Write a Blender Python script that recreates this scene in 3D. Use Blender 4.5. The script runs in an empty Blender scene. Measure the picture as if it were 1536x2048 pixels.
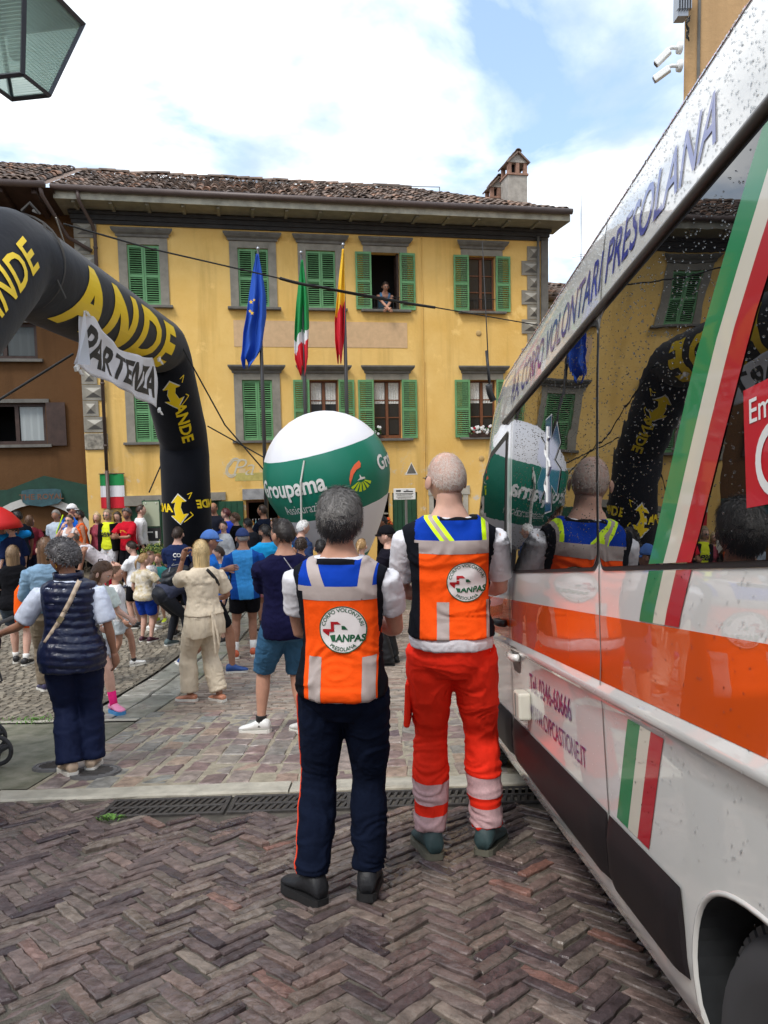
import bpy, bmesh, math, random
import numpy as np
from mathutils import Vector, Matrix
from mathutils.bvhtree import BVHTree

SC = bpy.context.scene
COL = SC.collection
random.seed(7)
RNG = np.random.default_rng(7)
R = math.radians

# ------------------------------------------------------------------ camera
FPX, CZ = 1450.0, 2.93                      # focal length in photo pixels, camera height above the plaza
PITCH, ROLL = math.atan(119 / 1450), 0.0193
_F = Vector((0, math.cos(PITCH), -math.sin(PITCH)))
_U0 = Vector((0, math.sin(PITCH), math.cos(PITCH)))
_R = Vector((1, 0, 0)) * math.cos(ROLL) - _U0 * math.sin(ROLL)
_U = Vector((1, 0, 0)) * math.sin(ROLL) + _U0 * math.cos(ROLL)
CAMP = Vector((0, 0, CZ))
cd = bpy.data.cameras.new('camera')
cam = bpy.data.objects.new('camera', cd)
COL.objects.link(cam)
cam.matrix_world = Matrix.Translation(CAMP) @ Matrix((_R, _U, -_F)).transposed().to_4x4()
cd.sensor_fit = 'HORIZONTAL'
cd.sensor_width = 36
cd.lens = 36 * FPX / 1536
cd.clip_start = 0.05
cd.clip_end = 2000
SC.camera = cam

# ------------------------------------------------------------------ light
EXPOSURE = 0.90
SUN_EL, SUN_AZ = R(56), R(215)
w = bpy.data.worlds.new('World')
SC.world = w
w.use_nodes = True
nt = w.node_tree
nt.nodes.clear()
N = nt.nodes.new
L = nt.links.new
wo = N('ShaderNodeOutputWorld')
bg = N('ShaderNodeBackground')
sky = N('ShaderNodeTexSky')
sky.sky_type = 'NISHITA'
sky.sun_disc = False
sky.sun_elevation = SUN_EL
sky.sun_rotation = SUN_AZ
tc = N('ShaderNodeTexCoord')
sep = N('ShaderNodeSeparateXYZ')
L(tc.outputs['Generated'], sep.inputs[0])
zc = N('ShaderNodeMath'); zc.operation = 'MAXIMUM'; L(sep.outputs[2], zc.inputs[0]); zc.inputs[1].default_value = 0.0
za = N('ShaderNodeMath'); za.operation = 'ADD'; L(zc.outputs[0], za.inputs[0]); za.inputs[1].default_value = 0.22
dv = N('ShaderNodeVectorMath'); dv.operation = 'DIVIDE'; L(tc.outputs['Generated'], dv.inputs[0])
cb = N('ShaderNodeCombineXYZ')
for i in range(3): L(za.outputs[0], cb.inputs[i])
L(cb.outputs[0], dv.inputs[1])
mp = N('ShaderNodeMapping'); mp.inputs['Scale'].default_value = (1.0, 1.0, 0.0); mp.inputs['Location'].default_value = (3.1, 1.7, 0)
L(dv.outputs[0], mp.inputs[0])
nz = N('ShaderNodeTexNoise'); nz.inputs['Scale'].default_value = 1.9; nz.inputs['Detail'].default_value = 7; nz.inputs['Roughness'].default_value = 0.55
nz.inputs['Distortion'].default_value = 0.35
L(mp.outputs[0], nz.inputs['Vector'])
cr = N('ShaderNodeValToRGB')
cr.color_ramp.elements[0].position = 0.36; cr.color_ramp.elements[0].color = (0, 0, 0, 1)
cr.color_ramp.elements[1].position = 0.57; cr.color_ramp.elements[1].color = (1, 1, 1, 1)
L(nz.outputs['Fac'], cr.inputs[0])
sk = N('ShaderNodeVectorMath'); sk.operation = 'SCALE'; sk.inputs['Scale'].default_value = 0.15
L(sky.outputs[0], sk.inputs[0])
mxa = N('ShaderNodeMix'); mxa.data_type = 'RGBA'; mxa.inputs[0].default_value = 0.45       # thin veil of high cloud over the blue
L(sk.outputs[0], mxa.inputs[6]); mxa.inputs[7].default_value = (0.36, 0.50, 0.68, 1)
mx = N('ShaderNodeMix'); mx.data_type = 'RGBA'
nz2 = N('ShaderNodeTexNoise'); nz2.inputs['Scale'].default_value = 3.3; nz2.inputs['Detail'].default_value = 6; nz2.inputs['Roughness'].default_value = 0.5; L(mp.outputs[0], nz2.inputs['Vector'])
cr2 = N('ShaderNodeMapRange'); cr2.inputs[1].default_value = 0.40; cr2.inputs[2].default_value = 0.64; L(nz2.outputs['Fac'], cr2.inputs[0])
mxc = N('ShaderNodeMix'); mxc.data_type = 'RGBA'; L(cr2.outputs[0], mxc.inputs[0]); mxc.inputs[6].default_value = (1.04, 1.05, 1.06, 1); mxc.inputs[7].default_value = (0.44, 0.50, 0.57, 1)    # thicker grey folds in the cloud
L(cr.outputs[0], mx.inputs[0]); L(mxa.outputs[2], mx.inputs[6]); L(mxc.outputs[2], mx.inputs[7])
L(mx.outputs[2], bg.inputs[0])
bg.inputs[1].default_value = 1.0
L(bg.outputs[0], wo.inputs[0])
sd = bpy.data.lights.new('sun', 'SUN')
sd.energy = 1.4
sd.angle = R(16)
sd.color = (1.0, 0.96, 0.90)
sun = bpy.data.objects.new('sun', sd)
COL.objects.link(sun)
sun.location = (0, 0, 60)
_sd = Vector((math.sin(SUN_AZ) * math.cos(SUN_EL), math.cos(SUN_AZ) * math.cos(SUN_EL), math.sin(SUN_EL)))
sun.rotation_euler = (-_sd).to_track_quat('-Z', 'Y').to_euler()
SC.view_settings.view_transform = 'Standard'
SC.view_settings.look = 'None'
SC.view_settings.gamma = 1
SC.view_settings.use_curve_mapping = False
SC.view_settings.exposure = EXPOSURE
SC.cycles.max_bounces = 6
SC.cycles.diffuse_bounces = 3
SC.cycles.glossy_bounces = 4
SC.cycles.transparent_max_bounces = 8
SC.cycles.caustics_reflective = False
SC.cycles.caustics_refractive = False
SC.cycles.use_denoising = True

# ------------------------------------------------------------------ geometry of the view (authoring helper: pixel + real depth -> place)
def ray(x, y):
    return _F + _R * ((x - 768) / FPX) + _U * ((1024 - y) / FPX)
def at(x, y, d):
    v = ray(x, y)
    return CAMP + v * (d / v.y)
def gz(y):
    z = 1.59 - 0.172 * y
    k = 0.25
    return z if z / k > 20 else k * math.log(1 + math.exp(z / k))
def gpt(x, y):                               # where the ray of a pixel meets the ground
    v = ray(x, y)
    t = 0.5
    while t < 60:
        P = CAMP + v * (t / v.y)
        if P.z < gz(t): return P
        t += 0.01
    return P
def byhead(x, y, h):                         # where somebody of height h stands whose head top is seen there
    v = ray(x, y)
    t = 40.0
    P = CAMP + v * (t / v.y)
    while t > 4 and P.z < gz(t) + h:
        t -= 0.02
        P = CAMP + v * (t / v.y)
    return Vector((P.x, P.y, gz(P.y)))

# ------------------------------------------------------------------ materials
MATS = {}
def pmat(name, col, rough=0.6, metal=0.0, var=0.0, vscale=6.0, bump=0.0, bscale=60.0, coat=0.0, spec=0.5, col2=None,
         stretch=(1, 1, 1), bdist=0.01, sheen=0.0, emit=None, trans=0.0, ior=1.45, sss=0.0, detail=5, coatr=0.03):
    if name in MATS: return MATS[name]
    m = bpy.data.materials.new(name)
    m.use_nodes = True
    t = m.node_tree
    b = t.nodes['Principled BSDF']
    b.inputs['Base Color'].default_value = (*col, 1)
    b.inputs['Roughness'].default_value = rough
    b.inputs['Metallic'].default_value = metal
    b.inputs['Specular IOR Level'].default_value = spec
    b.inputs['IOR'].default_value = ior
    if coat: b.inputs['Coat Weight'].default_value = coat; b.inputs['Coat Roughness'].default_value = coatr
    if sheen: b.inputs['Sheen Weight'].default_value = sheen
    if trans: b.inputs['Transmission Weight'].default_value = trans
    if sss: b.inputs['Subsurface Weight'].default_value = sss; b.inputs['Subsurface Radius'].default_value = (0.012, 0.005, 0.003)
    if emit: b.inputs['Emission Color'].default_value = (*emit[0], 1); b.inputs['Emission Strength'].default_value = emit[1]
    if var or bump:
        tcn = t.nodes.new('ShaderNodeTexCoord')
        mpn = t.nodes.new('ShaderNodeMapping')
        mpn.inputs['Scale'].default_value = stretch
        t.links.new(tcn.outputs['Object'], mpn.inputs[0])
    if var:
        n = t.nodes.new('ShaderNodeTexNoise')
        n.inputs['Scale'].default_value = vscale
        n.inputs['Detail'].default_value = detail
        n.inputs['Roughness'].default_value = 0.6
        t.links.new(mpn.outputs[0], n.inputs['Vector'])
        rp = t.nodes.new('ShaderNodeMapRange')
        rp.inputs[1].default_value = 0.3; rp.inputs[2].default_value = 0.7
        t.links.new(n.outputs['Fac'], rp.inputs[0])
        mxn = t.nodes.new('ShaderNodeMix'); mxn.data_type = 'RGBA'
        c2 = col2 if col2 else tuple(min(1, c * (1 + var)) for c in col)
        c1 = col if col2 else tuple(c * (1 - var) for c in col)
        mxn.inputs[6].default_value = (*c1, 1); mxn.inputs[7].default_value = (*c2, 1)
        t.links.new(rp.outputs[0], mxn.inputs[0])
        t.links.new(mxn.outputs[2], b.inputs['Base Color'])
    if bump:
        n2 = t.nodes.new('ShaderNodeTexNoise')
        n2.inputs['Scale'].default_value = bscale
        n2.inputs['Detail'].default_value = 4
        t.links.new(mpn.outputs[0], n2.inputs['Vector'])
        bn = t.nodes.new('ShaderNodeBump')
        bn.inputs['Strength'].default_value = bump
        bn.inputs['Distance'].default_value = bdist
        t.links.new(n2.outputs['Fac'], bn.inputs['Height'])
        t.links.new(bn.outputs[0], b.inputs['Normal'])
    MATS[name] = m
    return m
def cloth(name, col, rough=0.9, bump=0.6, bscale=14, var=0.12):
    return pmat('cloth_' + name, col, rough, var=var, vscale=9, bump=bump, bscale=bscale, bdist=0.02, spec=0.12, stretch=(1, 1, 0.6))
def obrand(m, amount=0.25, hue=0.02, sat=1.0):
    """vary a material's colour a little from object to object"""
    t = m.node_tree
    b = t.nodes['Principled BSDF']
    oi = t.nodes.new('ShaderNodeObjectInfo')
    h = t.nodes.new('ShaderNodeHueSaturation')
    lk = b.inputs['Base Color'].links
    if lk: t.links.new(lk[0].from_socket, h.inputs['Color'])
    else: h.inputs['Color'].default_value = b.inputs['Base Color'].default_value
    mr = t.nodes.new('ShaderNodeMapRange'); mr.inputs[3].default_value = 1 - amount; mr.inputs[4].default_value = 1 + amount
    t.links.new(oi.outputs['Random'], mr.inputs[0]); t.links.new(mr.outputs[0], h.inputs['Value'])
    mu = t.nodes.new('ShaderNodeMath'); mu.operation = 'MULTIPLY'; mu.inputs[1].default_value = 7.31
    fr = t.nodes.new('ShaderNodeMath'); fr.operation = 'FRACT'
    t.links.new(oi.outputs['Random'], mu.inputs[0]); t.links.new(mu.outputs[0], fr.inputs[0])
    mh = t.nodes.new('ShaderNodeMapRange'); mh.inputs[3].default_value = 0.5 - hue; mh.inputs[4].default_value = 0.5 + hue
    t.links.new(fr.outputs[0], mh.inputs[0]); t.links.new(mh.outputs[0], h.inputs['Hue'])
    h.inputs['Saturation'].default_value = sat
    t.links.new(h.outputs[0], b.inputs['Base Color'])
    return m

# ------------------------------------------------------------------ mesh builder
class MB:
    def __init__(s):
        s.v = []; s.f = []; s.m = []
    def add(s, vs, fs, mi=0):
        o = len(s.v)
        s.v.extend([tuple(p) for p in vs])
        s.f.extend([tuple(i + o for i in f) for f in fs])
        s.m.extend([mi] * len(fs))
        return s
    def box(s, c, size, rot=None, mi=0, taper=1.0):
        hx, hy, hz = [q / 2 for q in size]
        P = []
        for z in (-1, 1):
            k = taper if z > 0 else 1
            for (x, y) in ((-1, -1), (1, -1), (1, 1), (-1, 1)):
                p = Vector((x * hx * k, y * hy * k, z * hz))
                if rot is not None: p = rot @ p
                P.append(p + Vector(c))
        return s.add(P, [(3, 2, 1, 0), (4, 5, 6, 7), (0, 1, 5, 4), (1, 2, 6, 5), (2, 3, 7, 6), (3, 0, 4, 7)], mi)
    def rings(s, rs, cap=True, mi=0, closed=True):
        n = len(rs[0]); o = len(s.v)
        for r in rs: s.v.extend([tuple(p) for p in r])
        F = []
        for i in range(len(rs) - 1):
            for j in range(n if closed else n - 1):
                a, b2 = j, (j + 1) % n
                F.append((o + i * n + a, o + i * n + b2, o + (i + 1) * n + b2, o + (i + 1) * n + a))
        if cap and closed:
            F.append(tuple(o + j for j in reversed(range(n))))
            F.append(tuple(o + (len(rs) - 1) * n + j for j in range(n)))
        s.f.extend(F); s.m.extend([mi] * len(F))
        return s
    def tube(s, path, rad, n=8, cap=True, mi=0, flat=1.0, hint=None):
        path = [Vector(p) for p in path]
        if not isinstance(rad, (list, tuple)): rad = [rad] * len(path)
        up = Vector(hint) if hint is not None else None
        rs = []
        x = None
        for i, p in enumerate(path):
            if i == 0: d = path[1] - p
            elif i == len(path) - 1: d = p - path[i - 1]
            else: d = (path[i + 1] - p).normalized() + (p - path[i - 1]).normalized()
            if d.length < 1e-9: d = Vector((0, 0, 1))
            d.normalize()
            if x is None:
                x = up.copy() if up is not None else (Vector((1, 0, 0)) if abs(d.x) < 0.8 else Vector((0, 1, 0)))
            x = (x - d * x.dot(d))
            if x.length < 1e-6: x = d.orthogonal()
            x.normalize()
            y = d.cross(x)
            r = rad[i]
            rs.append([p + x * (r * math.cos(2 * math.pi * k / n)) + y * (r * flat * math.sin(2 * math.pi * k / n)) for k in range(n)])
        return s.rings(rs, cap, mi)
    def ellipsoid(s, c, r, nu=10, nv=7, rot=None, mi=0):
        c = Vector(c)
        rs = []
        for i in range(1, nv):
            th = math.pi * i / nv
            ring = []
            for k in range(nu):
                ph = 2 * math.pi * k / nu
                p = Vector((r[0] * math.sin(th) * math.cos(ph), r[1] * math.sin(th) * math.sin(ph), r[2] * math.cos(th)))
                if rot is not None: p = rot @ p
                ring.append(c + p)
            rs.append(ring)
        o = len(s.v)
        s.rings(rs[::-1], False, mi)
        top = Vector((0, 0, r[2])); bot = Vector((0, 0, -r[2]))
        if rot is not None: top = rot @ top; bot = rot @ bot
        s.v.append(tuple(c + bot)); s.v.append(tuple(c + top))
        nb = len(s.v) - 2
        m = len(rs)
        F = [(nb, o + (k + 1) % nu, o + k) for k in range(nu)] + [(nb + 1, o + (m - 1) * nu + k, o + (m - 1) * nu + (k + 1) % nu) for k in range(nu)]
        s.f.extend(F); s.m.extend([mi] * len(F))
        return s
    def lathe(s, prof, n=16, c=(0, 0, 0), mi=0, cap=False):
        c = Vector(c)
        return s.rings([[c + Vector((r * math.cos(2 * math.pi * k / n), r * math.sin(2 * math.pi * k / n), z)) for k in range(n)] for r, z in prof], cap, mi)
    def prism(s, poly, fn, t0, t1, mi=0):
        """poly: 2-D outline; fn(a, b, t) -> point; thickness t0..t1"""
        n = len(poly)
        P = [fn(a, b2, t0) for a, b2 in poly] + [fn(a, b2, t1) for a, b2 in poly]
        F = [tuple(range(n))[::-1], tuple(range(n, 2 * n))] + [(i, (i + 1) % n, n + (i + 1) % n, n + i) for i in range(n)]
        return s.add(P, F, mi)
    def mesh(s, name, smooth=False):
        me = bpy.data.meshes.new(name)
        me.from_pydata(s.v, [], s.f)
        if any(s.m): me.polygons.foreach_set('material_index', s.m)
        if smooth: me.polygons.foreach_set('use_smooth', [True] * len(me.polygons))
        me.update()
        return me
    def build(s, name, mats, parent=None, smooth=False, fixn=True):
        me = s.mesh(name, smooth)
        if fixn:
            bm = bmesh.new(); bm.from_mesh(me)
            bmesh.ops.recalc_face_normals(bm, faces=bm.faces)
            bm.to_mesh(me); bm.free()
        return link(name, me, mats, parent)
def link(name, me, mats, parent=None):
    if mats is not None:
        for m in (mats if isinstance(mats, (list, tuple)) else [mats]): me.materials.append(m)
    o = bpy.data.objects.new(name, me)
    COL.objects.link(o)
    if parent is not None: o.parent = parent
    return o
def tag(o, label, cat, group=None):
    o['label'] = label; o['category'] = cat
    if group: o['group'] = group
    return o
def thing(name, label, cat, loc=(0, 0, 0), rz=0.0, group=None):
    o = bpy.data.objects.new(name, None)
    o.empty_display_size = 0.1
    COL.objects.link(o)
    o.location = loc
    o.rotation_euler = (0, 0, rz)
    return tag(o, label, cat, group)
def structure(o):
    o['kind'] = 'structure'
    return o
def stuff(o):
    o['kind'] = 'stuff'
    return o
def bevel(o, w=0.005, seg=2):
    m = o.modifiers.new('bevel', 'BEVEL'); m.width = w; m.segments = seg; m.limit_method = 'ANGLE'; m.angle_limit = R(40)
    return o
def autosmooth(o, ang=35):
    me = o.data
    bm = bmesh.new(); bm.from_mesh(me)
    for f in bm.faces: f.smooth = True
    for e in bm.edges:
        if len(e.link_faces) == 2 and e.calc_face_angle(0) > R(ang): e.smooth = False
    bm.to_mesh(me); bm.free()
    return o

# ------------------------------------------------------------------ noise, remesh, text
def _hash(i, j, k, seed):
    n = (i * 374761393 + j * 668265263 + k * 2147483647 + seed * 1274126177) & 0xffffffff
    n = ((n ^ (n >> 13)) * 1274126177) & 0xffffffff
    n = n ^ (n >> 16)
    return (n & 0xffff) / 32767.5 - 1
def vnoise(P, seed=0):
    P = np.asarray(P, dtype=np.float64)
    I = np.floor(P).astype(np.int64); f = P - I; f = f * f * (3 - 2 * f)
    out = 0
    for a in (0, 1):
        for b2 in (0, 1):
            for c in (0, 1):
                wgt = (f[:, 0] if a else 1 - f[:, 0]) * (f[:, 1] if b2 else 1 - f[:, 1]) * (f[:, 2] if c else 1 - f[:, 2])
                out = out + wgt * _hash(I[:, 0] + a, I[:, 1] + b2, I[:, 2] + c, seed)
    return out
def remesh(mb, voxel, smooth=4, name='m', inflate=0.0):
    me = mb.mesh('tmp')
    bm = bmesh.new(); bm.from_mesh(me); bmesh.ops.recalc_face_normals(bm, faces=bm.faces); bm.to_mesh(me); bm.free()
    o = bpy.data.objects.new('tmp', me)
    COL.objects.link(o)
    m = o.modifiers.new('r', 'REMESH'); m.mode = 'VOXEL'; m.voxel_size = voxel; m.use_smooth_shade = True
    if smooth:
        m2 = o.modifiers.new('s', 'SMOOTH'); m2.factor = 0.5; m2.iterations = smooth
    dg = bpy.context.evaluated_depsgraph_get()
    out = bpy.data.meshes.new_from_object(o.evaluated_get(dg))
    bpy.data.objects.remove(o); bpy.data.meshes.remove(me)
    out.name = name
    return out
def coords(me):
    a = np.empty(len(me.vertices) * 3); me.vertices.foreach_get('co', a); return a.reshape(-1, 3)
def normals(me):
    a = np.empty(len(me.vertices) * 3); me.vertex_normals.foreach_get('vector', a); return a.reshape(-1, 3)
def setco(me, a):
    me.vertices.foreach_set('co', a.ravel()); me.update()
_TXT = {}
def text2d(s, size=1.0, bold=0.0, shear=0.0, cut=0.0, sx=1.0, align='LEFT', space=1.0):
    """flat lettering as (verts2d, faces); cut > 0 splits it so it can be bent over a curved surface"""
    key = (s, size, bold, shear, cut, sx, align, space)
    if key in _TXT: return _TXT[key]
    c = bpy.data.curves.new('t', 'FONT')
    c.body = s; c.size = size; c.offset = bold * size; c.shear = shear; c.align_x = align; c.space_character = space; c.resolution_u = 3; c.fill_mode = 'FRONT'
    o = bpy.data.objects.new('t', c)
    COL.objects.link(o)
    dg = bpy.context.evaluated_depsgraph_get()
    me = bpy.data.meshes.new_from_object(o.evaluated_get(dg))
    bpy.data.objects.remove(o); bpy.data.curves.remove(c)
    bm = bmesh.new(); bm.from_mesh(me); bpy.data.meshes.remove(me)
    for v in bm.verts: v.co.x *= sx
    if cut and bm.verts:
        for ax in (0, 1):
            lo = min(v.co[ax] for v in bm.verts); hi = max(v.co[ax] for v in bm.verts)
            q = lo + cut
            while q < hi:
                no = Vector((0, 0, 0)); no[ax] = 1; pt = Vector((0, 0, 0)); pt[ax] = q
                bmesh.ops.bisect_plane(bm, geom=bm.verts[:] + bm.edges[:] + bm.faces[:], plane_co=pt, plane_no=no)
                q += cut
    bm.verts.index_update()
    r = ([(v.co.x, v.co.y) for v in bm.verts], [tuple(v.index for v in f.verts) for f in bm.faces])
    bm.free()
    _TXT[key] = r
    return r
def put_text(mb, s, fn, mi=0, **k):
    vs, fs = text2d(s, **k)
    return mb.add([fn(x, y) for x, y in vs], fs, mi)
def grid_poly(poly, cut):
    """fill a 2-D outline and split it so that it can be bent"""
    bm = bmesh.new()
    vs = [bm.verts.new((a, b2, 0)) for a, b2 in poly]
    bm.faces.new(vs)
    for ax in (0, 1):
        lo = min(v.co[ax] for v in bm.verts); hi = max(v.co[ax] for v in bm.verts)
        q = lo + cut
        while q < hi:
            no = Vector((0, 0, 0)); no[ax] = 1; pt = Vector((0, 0, 0)); pt[ax] = q
            bmesh.ops.bisect_plane(bm, geom=bm.verts[:] + bm.edges[:] + bm.faces[:], plane_co=pt, plane_no=no)
            q += cut
    bmesh.ops.triangulate(bm, faces=bm.faces)
    bm.verts.index_update()
    r = ([(v.co.x, v.co.y) for v in bm.verts], [tuple(v.index for v in f.verts) for f in bm.faces])
    bm.free()
    return r
# ================================================================== GROUND
def stone_mat(name, ramp, rough=(0.3, 0.6), island=False, nscale=18, bump=0.6, bdist=0.006, moss=None):
    m = bpy.data.materials.new(name); m.use_nodes = True
    t = m.node_tree; b = t.nodes['Principled BSDF']
    if island: src = t.nodes.new('ShaderNodeNewGeometry').outputs['Random Per Island']
    else: src = t.nodes.new('ShaderNodeObjectInfo').outputs['Random']
    cr = t.nodes.new('ShaderNodeValToRGB')
    cr.color_ramp.interpolation = 'LINEAR'
    els = cr.color_ramp.elements
    while len(els) < len(ramp): els.new(0.5)
    for i, (p, c) in enumerate(ramp): els[i].position = p; els[i].color = (*c, 1)
    t.links.new(src, cr.inputs[0])
    tcn = t.nodes.new('ShaderNodeTexCoord')
    geo = t.nodes.new('ShaderNodeNewGeometry')
    n = t.nodes.new('ShaderNodeTexNoise'); n.inputs['Scale'].default_value = nscale; n.inputs['Detail'].default_value = 6; n.inputs['Roughness'].default_value = 0.65
    t.links.new(geo.outputs['Position'], n.inputs['Vector'])
    n3 = t.nodes.new('ShaderNodeTexNoise'); n3.inputs['Scale'].default_value = 2.2; n3.inputs['Detail'].default_value = 4
    t.links.new(geo.outputs['Position'], n3.inputs['Vector'])
    mr = t.nodes.new('ShaderNodeMapRange'); mr.inputs[1].default_value = 0.3; mr.inputs[2].default_value = 0.72; mr.inputs[3].default_value = 0.55; mr.inputs[4].default_value = 1.55
    t.links.new(n.outputs['Fac'], mr.inputs[0])
    mu = t.nodes.new('ShaderNodeMix'); mu.data_type = 'RGBA'; mu.blend_type = 'MULTIPLY'; mu.inputs[0].default_value = 1
    t.links.new(cr.outputs[0], mu.inputs[6]); t.links.new(mr.outputs[0], mu.inputs[7])
    last = mu.outputs[2]
    if moss:
        mm = t.nodes.new('ShaderNodeMapRange'); mm.inputs[1].default_value = 0.52; mm.inputs[2].default_value = 0.72
        t.links.new(n3.outputs['Fac'], mm.inputs[0])
        mx2 = t.nodes.new('ShaderNodeMix'); mx2.data_type = 'RGBA'; mx2.inputs[7].default_value = (*moss, 1)
        t.links.new(mm.outputs[0], mx2.inputs[0]); t.links.new(last, mx2.inputs[6]); last = mx2.outputs[2]
    t.links.new(last, b.inputs['Base Color'])
    rr = t.nodes.new('ShaderNodeMapRange'); rr.inputs[1].default_value = 0.35; rr.inputs[2].default_value = 0.65; rr.inputs[3].default_value = rough[0]; rr.inputs[4].default_value = rough[1]
    t.links.new(n3.outputs['Fac'], rr.inputs[0]); t.links.new(rr.outputs[0], b.inputs['Roughness'])
    bn = t.nodes.new('ShaderNodeBump'); bn.inputs['Strength'].default_value = bump; bn.inputs['Distance'].default_value = bdist
    n4 = t.nodes.new('ShaderNodeTexNoise'); n4.inputs['Scale'].default_value = nscale * 2.2; n4.inputs['Detail'].default_value = 5
    t.links.new(geo.outputs['Position'], n4.inputs['Vector'])
    t.links.new(n4.outputs['Fac'], bn.inputs['Height']); t.links.new(bn.outputs[0], b.inputs['Normal'])
    return m
PURP = [(0.0, (0.050, 0.037, 0.041)), (0.22, (0.090, 0.066, 0.064)), (0.5, (0.138, 0.101, 0.092)), (0.70, (0.118, 0.094, 0.082)), (0.88, (0.175, 0.142, 0.118)), (0.965, (0.15, 0.10, 0.088)), (1.0, (0.19, 0.095, 0.074))]
SETT = [(0.0, (0.16, 0.115, 0.11)), (0.25, (0.22, 0.15, 0.14)), (0.45, (0.19, 0.185, 0.17)), (0.62, (0.26, 0.20, 0.175)), (0.78, (0.20, 0.21, 0.195)), (0.9, (0.31, 0.22, 0.165)), (1.0, (0.14, 0.10, 0.11))]
THIN = [(0.0, (0.20, 0.155, 0.125)), (0.3, (0.27, 0.215, 0.175)), (0.55, (0.33, 0.27, 0.22)), (0.75, (0.23, 0.21, 0.185)), (0.9, (0.31, 0.215, 0.17)), (1.0, (0.18, 0.13, 0.12))]
M_BRICK = stone_mat('herringbone_slate', PURP, (0.15, 0.5), nscale=16, bump=0.9, bdist=0.008)
M_BRICKI = stone_mat('herringbone_slate_rest', PURP, (0.15, 0.5), True, nscale=16, bump=0.9, bdist=0.008)
M_SETT = stone_mat('sett_porphyry', SETT, (0.35, 0.6), nscale=14)
M_SETTI = stone_mat('sett_porphyry_rest', SETT, (0.35, 0.6), True, nscale=14)
M_THIN = stone_mat('thin_brick_stone', THIN, (0.4, 0.65), True, nscale=10)
M_COB = stone_mat('plaza_cobble', [(0, (0.15, 0.13, 0.10)), (0.5, (0.21, 0.185, 0.145)), (1, (0.27, 0.235, 0.18))], (0.4, 0.65), True, nscale=7)
M_SLAB = stone_mat('grey_slab', [(0, (0.20, 0.21, 0.18)), (0.5, (0.27, 0.27, 0.235)), (1, (0.33, 0.32, 0.28))], (0.25, 0.55), nscale=8, moss=(0.14, 0.17, 0.09))
M_JOINT = pmat('sandy_joint', (0.26, 0.23, 0.17), 0.85, var=0.35, vscale=9, bump=0.8, bscale=90, bdist=0.006)
M_EARTH = pmat('dark_joint', (0.075, 0.066, 0.055), 0.8, var=0.4, vscale=12, bump=1.0, bscale=120, bdist=0.006)
M_CONC = pmat('pale_concrete', (0.40, 0.375, 0.31), 0.7, var=0.25, vscale=7, bump=0.6, bscale=70, bdist=0.004)
M_MOSSC = pmat('mossy_concrete', (0.085, 0.095, 0.055), 0.6, col2=(0.27, 0.255, 0.20), var=0.3, vscale=5.5, bump=0.7, bscale=120, bdist=0.005, detail=8)
M_IRON = pmat('cast_iron', (0.05, 0.046, 0.044), 0.5, metal=0.15, var=0.4, vscale=30, bump=0.5, bscale=200, bdist=0.002)
M_DARK = pmat('deep_dark', (0.006, 0.006, 0.006), 0.9)

def sheet(name, x0, x1, ys, off, mat_, nx=2):
    mb = MB()
    xs = [x0 + (x1 - x0) * i / nx for i in range(nx + 1)]
    V = [(x, y, gz(y) + off) for y in ys for x in xs]
    F = [(j * (nx + 1) + i, j * (nx + 1) + i + 1, (j + 1) * (nx + 1) + i + 1, (j + 1) * (nx + 1) + i) for j in range(len(ys) - 1) for i in range(nx)]
    mb.add(V, F)
    return structure(mb.build(name, mat_, smooth=True, fixn=False))
_ys = [-60, -30, -10] + [i * 0.5 - 8 for i in range(60)] + [24, 30, 45, 80, 160, 400]
ground = sheet('ground', -300, 300, _ys, -0.05, M_EARTH, 4)

def kerb_y(x): return 4.44 + 0.048 * x

# ---- stones: a handful of uneven meshes shared by all alike pieces
def stone_mesh(name, lx, ly, h, rough, seed, mat_, bev=0.2):
    rg = random.Random(seed)
    mb = MB()
    k = min(lx, ly) * bev
    nx = max(2, int(round(lx / ly * 1.5))) if lx > ly else 2
    # outer outline (bottom), outline (shoulder), inner top grid
    def outline(hx, hy, z, j):
        P = []
        for i in range(nx + 1): P.append([-hx + 2 * hx * i / nx, -hy, z])
        P.append([hx, 0, z])
        for i in range(nx + 1): P.append([hx - 2 * hx * i / nx, hy, z])
        P.append([-hx, 0, z])
        return P
    jit = [(rg.uniform(-1, 1) * rough, rg.uniform(-1, 1) * rough) for _ in range(2 * nx + 4)]
    rs = []
    for (hx, hy, z) in ((lx / 2, ly / 2, -h), (lx / 2, ly / 2, -k * 0.7), (lx / 2 - k * 0.5, ly / 2 - k * 0.5, 0)):
        o = outline(hx, hy, z, 0)
        for p, (a, b2) in zip(o, jit):
            p[0] += a; p[1] += b2
            if z == 0: p[2] += rg.uniform(-1, 0.6) * rough
        rs.append(o)
    o = len(mb.v)
    mb.rings(rs, False)
    n = len(rs[0])
    # top: centre line of verts for unevenness
    top = []
    for i in range(1, nx):
        mb.v.append((-lx / 2 + lx * i / nx + rg.uniform(-1, 1) * rough, rg.uniform(-1, 1) * rough, rg.uniform(-0.3, 1.0) * rough)); top.append(len(mb.v) - 1)
    base = o + 2 * n
    low = [base + i for i in range(nx + 1)]
    rt = base + nx + 1
    up = [base + nx + 2 + (nx - i) for i in range(nx + 1)]
    lf = base + 2 * nx + 3
    mid = [lf] + top + [rt]
    for i in range(nx):
        mb.f.append((low[i], low[i + 1], mid[i + 1], mid[i])); mb.m.append(0)
        mb.f.append((mid[i], mid[i + 1], up[i + 1], up[i])); mb.m.append(0)
    me = mb.mesh(name, False)
    me.materials.append(mat_)
    return me
def stone_arrays(me):
    return coords(me), [tuple(p.vertices) for p in me.polygons]
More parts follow.
